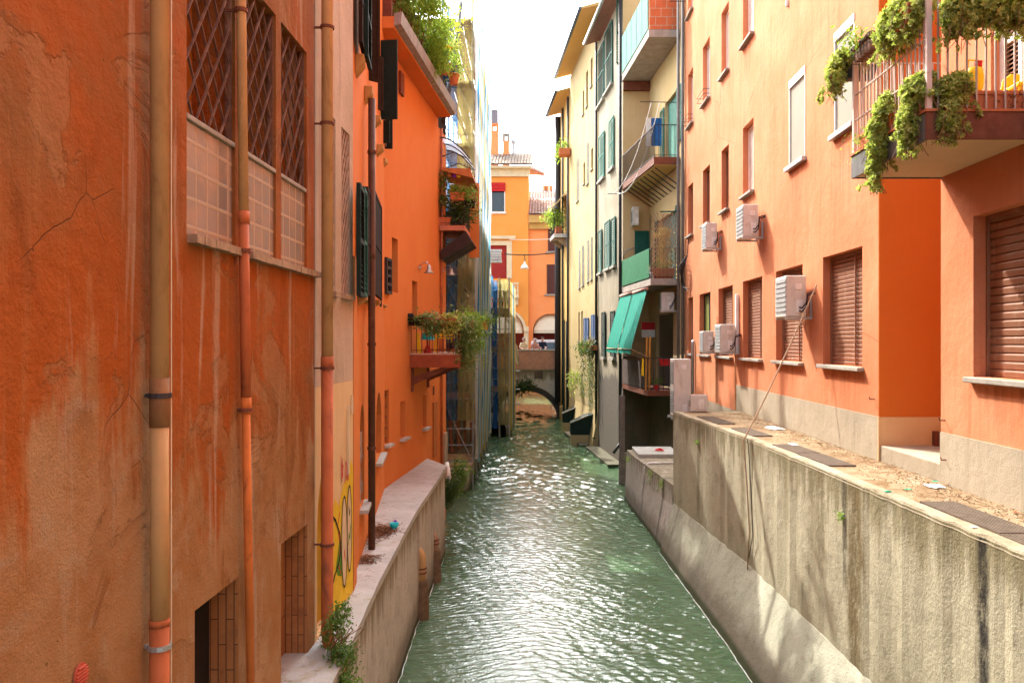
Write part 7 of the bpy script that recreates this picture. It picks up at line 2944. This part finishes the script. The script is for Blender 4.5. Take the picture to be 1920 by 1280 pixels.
def awning_arch(H, w, u0, u1, zs, rise, trim):
    c, r = (u0 + u1) / 2, (u1 - u0) / 2
    n = 18
    if trim:
        mb = MB()
        R = [(c + (r + .18) * math.cos(math.pi * k / n), zs + (rise + .18) * math.sin(math.pi * k / n)) for k in range(n + 1)]
        Q = [(c + r * math.cos(math.pi * k / n), zs + rise * math.sin(math.pi * k / n)) for k in range(n + 1)]
        for a, b, d, e in zip(Q, Q[1:], R[1:], R):
            mb.hexa([w.pt(*a, .002), w.pt(*b, .002), w.pt(*d, .002), w.pt(*e, .002), w.pt(*a, .07), w.pt(*b, .07), w.pt(*d, .07), w.pt(*e, .07)])
        mb.build('arch_trim', M['trim'], H)
    mb = MB()
    rows = []
    for i in range(7):
        f = i / 6
        row = [mb.bm.verts.new(w.pt(c + r * .99 * math.cos(math.pi * k / n), zs + rise * .99 * math.sin(math.pi * k / n) * (1 - f), -.35 + .75 * f * math.sin(math.pi * k / n) ** .6)) for k in range(n + 1)]
        rows.append(row)
    rows.append([mb.bm.verts.new(v.co + Vector((0, 0, -.22))) for v in rows[-1]])
    for a, b in zip(rows, rows[1:]):
        for k in range(n):
            mb.bm.faces.new((a[k], a[k + 1], b[k + 1], b[k]))
    mb.build('awning', paint('cream_awning_cloth', (.62, .54, .40), .06, 3, .85), H, smooth=False)
    mb = MB()
    mb.wbox(w, u0 + .01, u1 - .01, -1.6, zs + rise - .02, -.495, -.42)
    mb.build('shop_front', paint('dark_red_shopfront', (.13, .02, .012), .3, 2, .6), H)


awning_arch(HF1, F1, *ar1[:2], ar1[3], 1.45, True)
mb = MB()
for px, col in ((979, 0), (969, 1)):
    c = F1.pt(F1.u(px), F1.z(617, 0), -.3)
    mb.lathe([(.02, -.08), (.07, -.04), (.08, 0), (.06, .05), (.02, .08)], c, 10)
em = NT('lit_bulb')
e_ = em.node('ShaderNodeEmission', None, Color=(1, .62, .25), Strength=4.0)
em.t.links.new(e_.outputs[0], em.out.inputs[0])
mb.build('lit_bulbs', em.m, HF1)
mb = MB()
mb.wbox(F1, F1.u(982) + .0, F1.L + .02, F1.z(622, 0), F1.z(612, 0), .002, .14)
mb.wbox(F1, F1.u(983) + .0, F1.L, -1.6, F1.z(622.5, 0), .002, .05)
mb.build('pilaster', M['trim'], HF1)
mb = MB()
mb.wbox(F1, 0, F1.L + .1, 11.1, 11.6, .002, .18)
mb.wbox(F1, 0, F1.L + .2, 11.602, 11.78, -.2, .5)
mb.build('cornice', M['trim'], HF1)
mb = MB()
pantiles(mb, F1.pt(-.2, 11.8, .62), (F1.L + .5, 0, 0), (0, 4.2, 1.75), 40, 12, .085)
mb.poly([F1.pt(-.2, 11.78, .6), F1.pt(F1.L + .3, 11.78, .6), F1.pt(F1.L + .3, 13.5, -3.6), F1.pt(-.2, 13.5, -3.6)])
rf = mb.build('roof', M['tiles'], HF1, norm=False)
mb = MB()
mb.hexa([F1.pt(F1.L - .0, 11.78, -.2), F1.pt(F1.L + 1.1, 11.78, -2.5), F1.pt(F1.L + 1.1, 11.85, -3.5), F1.pt(F1.L - .0, 11.9, -3.5), F1.pt(F1.L - .0, 11.95, -.2), F1.pt(F1.L + 1.1, 11.88, -2.5), F1.pt(F1.L + 1.1, 11.95, -3.5), F1.pt(F1.L - .0, 12.2, -3.5)])
mb.build('side_eave', M['tiles2'], rf)
for px, w_, z1_, cowl in ((927.5, .26, 15.3, 1), (949, .22, 14.6, 0)):
    Yc = 60.2
    x = xat(px, Yc)
    mb = MB()
    mb.box(x - w_, x + w_, Yc - .25, Yc + .25, 12.2, z1_ - .5)
    ch = mb.build('chimney', M['street_salmon'], rf)
    mb = MB()
    for sx in (-w_ + .06, w_ - .06):
        for sy in (-.2, .2):
            mb.box(x + sx - .09, x + sx + .09, Yc + sy - .09, Yc + sy + .09, z1_ - .498, z1_ - .1)
    mb.box(x - w_ - .04, x + w_ + .04, Yc - .3, Yc + .3, z1_ - .098, z1_)
    mb.build('chimney_cap', M['street_salmon'] if cowl else M['sill'], ch)
    if cowl:
        mb = MB()
        mb.tube([(x, Yc, z1_), (x, Yc, z1_ + 1.0)], .26, 12)
        mb.build('cowl', paint('mauve_grey_flue', (.23, .20, .22), .1), ch)
mb = MB()
x = xat(963, 60.2)
mb.tube([(x, 60.2, 12.6), (x, 60.2, 14.0)], .09, 10)
mb.lathe([(.12, 0), (.16, .1), (.14, .3), (.06, .36)], (x, 60.2, 13.9), 10)
mb.build('flue', M['steel'], rf)

F2 = Wall((-1.04, 57.9), (9.0, 57.9), 0)
HF2 = thing('house', 'lower salmon orange street house with brown shutters and arched cream awning', 'house', (2, 58, -1.6))
ar2 = (F2.u(999.5), F2.u(1066), -1.6, .78)
wins2 = [(1027.5, 1062, 428, 471), (1025.5, 1062, 496, 551)]
holes = [archp(ar2[0], ar2[1], ar2[2], ar2[3], 1.1, 18)]
mb = MB()
mb.facade(F2, 0, F2.L, -1.62, 8.0, holes, .5, back=6)
mb.build('wall', M['street_salmon'], HF2)
awning_arch(HF2, F2, *ar2[:2], ar2[3], 1.1, False)
for pa, pb, ya, yb in wins2:
    for (a, b) in ((F2.u(pa), (F2.u(pa) + F2.u(pb)) / 2 - .01), ((F2.u(pa) + F2.u(pb)) / 2 + .01, F2.u(pb))):
        mb = MB()
        louvre_mesh(mb, F2, a, b, F2.z(yb, 0), F2.z(ya, 0), .01, .06, .12, solid=True)
        mb.build('shutter', paint('aubergine_shutter', (.09, .035, .032), .15, 6), HF2)
    mb = MB()
    mb.wbox(F2, F2.u(pa) - .15, F2.u(pb) + .1, F2.z(yb, 0) - .12, F2.z(yb, 0) - .01, .002, .15)
    mb.build('sill', M['sill'], HF2)
mb = MB()
mb.wbox(F2, .02, F2.L, 7.6, 8.0, .002, .2)
mb.wbox(F2, .02, F2.L, 8.002, 8.5, -.2, .45)
mb.build('cornice', M['yellow_far'], HF2)
mb = MB()
pantiles(mb, F2.pt(0, 8.52, .55), (8.0, 0, 0), (0, 4.0, 1.75), 40, 12, .085)
mb.poly([F2.pt(0, 8.5, .5), F2.pt(8, 8.5, .5), F2.pt(8, 10.2, -3.5), F2.pt(0, 10.2, -3.5)])
mb.build('roof', M['tiles2'], HF2, norm=False)
t = thing('house', 'hazy distant tiled roof with small chimneys beyond the street', 'house', (2, 92, 5))
mb = MB()
mb.box(-3, 9, 90, 98, 4, 15.0)
mb.build('wall', M['street_salmon'], t)
mb = MB()
pantiles(mb, (-3.2, 89.6, 15.0), (12.6, 0, 0), (0, 4.5, 1.6), 44, 10, .1)
mb.poly([(-3.2, 89.6, 14.95), (9.4, 89.6, 14.95), (9.4, 94.1, 16.5), (-3.2, 94.1, 16.5)])
rf = mb.build('roof', M['tiles2'], t, norm=False)
for px in (1021, 1026, 1033):
    x = xat(px, 94)
    mb = MB()
    mb.box(x - .2, x + .2, 94, 94.4, 16.0, 17.2)
    mb.build('chimney', M['street_salmon'], rf)
# wires and hanging street lamp
for i, (pa, ya, pb, yb, sag, lab) in enumerate(((945, 476, 1062, 470, .25, 'dark street wire carrying the hanging lamp'), (955, 449, 1062, 446, .1, 'thin upper wire across the street'))):
    a, b = P(pa, ya, 55), P(pb, yb, 55)
    mb = MB()
    mb.tube([a.lerp(b, k / 14) + Vector((0, 0, -sag * 4 * (k / 14) * (1 - k / 14) * .6)) for k in range(15)], .035 if i == 0 else .02, 5)
    tag(mb.build('wire', M['iron' if i == 0 else 'white']), lab, 'wire')
c = P(983.5, 503, 55)
t = thing('street_lamp', 'white bell shaped street lamp hanging from a wire over the bridge', 'street lamp', c)
mb = MB()
mb.lathe([(.27, -.02), (.25, .06), (.17, .2), (.07, .3), (.05, .42), (.02, .45)], c, 16)
mb.build('lamp_shade', M['white'], t, smooth=True)
mb = MB()
mb.tube([c + Vector((0, 0, .42)), c + Vector((.03, 0, .62)), c + Vector((-.02, 0, .85))], .025, 6)
mb.build('hanger', M['iron'], t)

# ---- van on the bridge street
V = thing('van', 'white van passing behind the bridge parapet', 'van', (1.2, 53.5, -1.62))
xv, yv, zv = -.95, 53.0, -1.62
prof = [(0, .35), (.02, .95), (.12, 1.15), (.16, 1.62), (.32, 1.72), (3.0, 1.74), (3.35, 1.62), (3.95, 1.12), (4.5, .98), (4.62, .7), (4.6, .35)]
mb = MB()
mb.prism([(xv + x, yv, zv + z) for x, z in prof], (0, 1.7, 0))
bd = mb.build('body', paint('white_car_paint', (.72, .74, .78), .03, 3, .25, .01, spec=.6), V, bevel=.05)
for xa, xb in ((.3, .95), (1.08, 1.72), (1.86, 2.75)):
    mb = MB()
    mb.prism([(xv + xa, yv - .012, zv + 1.12), (xv + xb, yv - .012, zv + 1.12), (xv + xb, yv - .012, zv + 1.56), (xv + xa, yv - .012, zv + 1.56)], (0, .02, 0))
    mb.build('window', paint('blue_tinted_glass', (.05, .10, .16), .1, 3, .1, .0, spec=.6), V)
mb = MB()
mb.prism([(xv + 2.86, yv - .012, zv + 1.12), (xv + 3.72, yv - .012, zv + 1.12), (xv + 3.3, yv - .012, zv + 1.55), (xv + 2.86, yv - .012, zv + 1.55)], (0, .02, 0))
mb.build('window', M['glass'], V)
for xw in (.85, 3.7):
    for yw in (yv - .02, yv + 1.52):
        mb = MB()
        mb.tube([(xv + xw, yw, zv + .32), (xv + xw, yw + .2, zv + .32)], .32, 18)
        wh = mb.build('wheel', M['rubber'], V)
        mb = MB()
        mb.tube([(xv + xw, yw - .01, zv + .32), (xv + xw, yw + .21, zv + .32)], .19, 14)
        mb.build('rim', M['steel'], wh)
mb = MB()
for x in (.5, 2.8):
    mb.bar((xv + x, yv + .1, zv + 1.78), (xv + x, yv + 1.6, zv + 1.78), .05, .05)
mb.build('roof_rack', M['steel'], V)
c = Vector((xv + 1.75, yv + .4, zv + 1.80))
mb = MB()
mb.box(c.x - .1, c.x + .75, c.y, c.y + .5, c.z + .01, c.z + .60)
tag(mb.build('cardboard_box', M['trim'], bevel=.02), 'pale box lashed on the roof of the white van', 'box')
# blue sign post at the right end of the bridge
t = thing('flag', 'furled blue flag on a pole at the right end of the bridge', 'flag', (1.0, 55.5, -1.6))
c = P(1049, 640, 55.5)
mb = MB()
mb.tube([(c.x, 55.5, -1.6), (c.x, 55.5, 2.6)], .04, 6)
mb.build('pole', M['steel'], t)
mb = MB()
mb.lathe([(.04, -.6), (.16, -.4), (.22, .1), (.12, .6), (.04, .8)], P(1049, 612, 55.5), 9)
mb.build('cloth', M['bluecloth'], t)


# ---- people behind the parapet
def person(label, x, y, z, shirt, hair, turn, lean=0.0, s=1.0):
    t = thing('person', label, 'person', (x, y, z))
    t.rotation_euler = (0, 0, turn)
    J = {}
    vs, es, rs = [], [], []

    def add(n, p, r, par=None):
        J[n] = len(vs)
        vs.append(Vector(p) * s)
        rs.append(r * s)
        if par:
            es.append((J[par], J[n]))
    add('pelvis', (0, 0, .95), .135)
    add('waist', (0, -lean * .2, 1.10), .12, 'pelvis')
    add('chest', (0, -lean * .5, 1.32), .145, 'waist')
    add('neckb', (0, -lean * .7, 1.47), .075, 'chest')
    add('neck', (0, -lean * .8 - .01, 1.53), .055, 'neckb')
    add('jaw', (0, -lean - .025, 1.59), .068, 'neck')
    add('head', (0, -lean - .012, 1.67), .093, 'jaw')
    add('crown', (0, -lean, 1.735), .06, 'head')
    for sd, nm in ((1, 'r'), (-1, 'l')):
        add('sh' + nm, (.175 * sd, -lean * .6, 1.42), .062, 'chest')
        add('el' + nm, (.24 * sd, -.06 - lean * .7, 1.16), .043, 'sh' + nm)
        add('wr' + nm, (.16 * sd, -.28 - lean, 1.14), .03, 'el' + nm)
        add('pa' + nm, (.13 * sd, -.36 - lean, 1.13), .034, 'wr' + nm)
        for k in range(4):
            add('f%d' % k + nm, (.13 * sd + (k - 1.5) * .022, -.44 - lean + abs(k - 1.4) * .008, 1.115), .010, 'pa' + nm)
            add('g%d' % k + nm, (.13 * sd + (k - 1.5) * .022, -.475 - lean + abs(k - 1.4) * .008, 1.09), .008, 'f%d' % k + nm)
        add('th' + nm, (.13 * sd - .05 * sd, -.39 - lean, 1.14), .011, 'pa' + nm)
        add('hip' + nm, (.10 * sd, 0, .88), .095, 'pelvis')
        add('kn' + nm, (.11 * sd, -.02, .50), .062, 'hip' + nm)
        add('an' + nm, (.11 * sd, .02, .09), .042, 'kn' + nm)
        add('to' + nm, (.115 * sd, -.14, .035), .038, 'an' + nm)
    me = bpy.data.meshes.new('body')
    me.from_pydata([tuple(v) for v in vs], es, [])
    o = bpy.data.objects.new('body', me)
    COL.objects.link(o)
    o.parent = t
    me.materials.append(paint('skin_tone', (.52, .28, .19), .08, 20, .55))
    md = o.modifiers.new('skin', 'SKIN')
    md.use_smooth_shade = True
    for i, q in enumerate(me.skin_vertices[0].data):
        q.radius = (rs[i], rs[i])
        q.use_root = i == 0
    o.modifiers.new('sub', 'SUBSURF').render_levels = 2
    # shirt: a slightly larger skin over the trunk and upper arms
    names = ['pelvis', 'waist', 'chest', 'neckb', 'shr', 'elr', 'shl', 'ell']
    idx = {J[n]: k for k, n in enumerate(names)}
    me2 = bpy.data.meshes.new('shirt')
    me2.from_pydata([tuple(vs[J[n]]) for n in names], [(idx[a], idx[b]) for a, b in es if a in idx and b in idx], [])
    o2 = bpy.data.objects.new('shirt', me2)
    COL.objects.link(o2)
    o2.parent = t
    me2.materials.append(shirt)
    m2 = o2.modifiers.new('skin', 'SKIN')
    m2.use_smooth_shade = True
    for n, q in zip(names, me2.skin_vertices[0].data):
        k = rs[J[n]] + .016
        q.radius = (k, k)
        q.use_root = n == 'pelvis'
    o2.modifiers.new('sub', 'SUBSURF').render_levels = 2
    names = ['pelvis', 'hipr', 'knr', 'anr', 'hipl', 'knl', 'anl']
    idx = {J[n]: k for k, n in enumerate(names)}
    me3 = bpy.data.meshes.new('trousers')
    me3.from_pydata([tuple(vs[J[n]]) for n in names], [(idx[a], idx[b]) for a, b in es if a in idx and b in idx], [])
    o3 = bpy.data.objects.new('trousers', me3)
    COL.objects.link(o3)
    o3.parent = t
    me3.materials.append(M['bluecloth'])
    m3 = o3.modifiers.new('skin', 'SKIN')
    m3.use_smooth_shade = True
    for n, q in zip(names, me3.skin_vertices[0].data):
        k = rs[J[n]] + .014
        q.radius = (k, k)
        q.use_root = n == 'pelvis'
    o3.modifiers.new('sub', 'SUBSURF').render_levels = 2
    mb = MB()
    hc = Vector((0, -lean + .012, 1.685)) * s
    prof = [(.0, .115), (.06, .10), (.095, .05), (.105, .0), (.10, -.03)]
    seg = 16
    rings = []
    for rr, zz in prof:
        rings.append([mb.bm.verts.new(hc + Vector((rr * math.cos(a), rr * math.sin(a) + .01, zz - (.05 if math.sin(a) > 0 and zz <= 0 else 0))) * s) for a in [2 * math.pi * k / seg for k in range(seg)]])
    for a, b in zip(rings, rings[1:]):
        for k in range(seg):
            mb.bm.faces.new((a[k], a[(k + 1) % seg], b[(k + 1) % seg], b[k]))
    mb.build('hair', hair, t, smooth=True, local=True)
    mb = MB()
    hd = Vector((0, -lean - .012, 1.67)) * s
    for sx in (-.032, .032):
        mb.lathe([(.002, -.010), (.009, -.006), (.011, 0), (.009, .006), (.002, .010)], hd + Vector((sx, -.088, -.005)) * s, 8)
    mb.build('eye', M['dark'], t, local=True)
    mb = MB()
    mb.prism([hd + Vector((-.014, -.088, -.045)) * s, hd + Vector((.014, -.088, -.045)) * s, hd + Vector((0, -.112, -.04)) * s], Vector((0, .012, .045)) * s)
    mb.build('nose', paint('nose_skin', (.5, .26, .18)), t, local=True)
    mb = MB()
    for sx in (-1, 1):
        mb.lathe([(.004, -.03), (.014, -.01), (.016, .01), (.006, .03)], hd + Vector((sx * .094, 0, -.01)) * s, 8)
    mb.build('ear', paint('ear_skin', (.5, .26, .18)), t, local=True)
    return t


gh = paint('grey_hair', (.35, .32, .30), .2, 30)
dh = paint('dark_hair', (.05, .03, .02), .2, 30)
person('person in a pale shirt at the left end of the bridge parapet', xat(982, 50.4), 50.4, -1.55, M['trim'], gh, .2, .05)
person('person with grey hair in a pinkish top leaning behind the bridge parapet', xat(1004, 50.4), 50.4, -1.60, paint('salmon_top', (.5, .25, .2), .1), gh, -.3, .12)
person('person in a dark navy jacket in front of the white van on the bridge', xat(1017, 50.6), 50.6, -1.50, paint('navy_jacket', (.02, .03, .06), .1), dh, .1, .06)
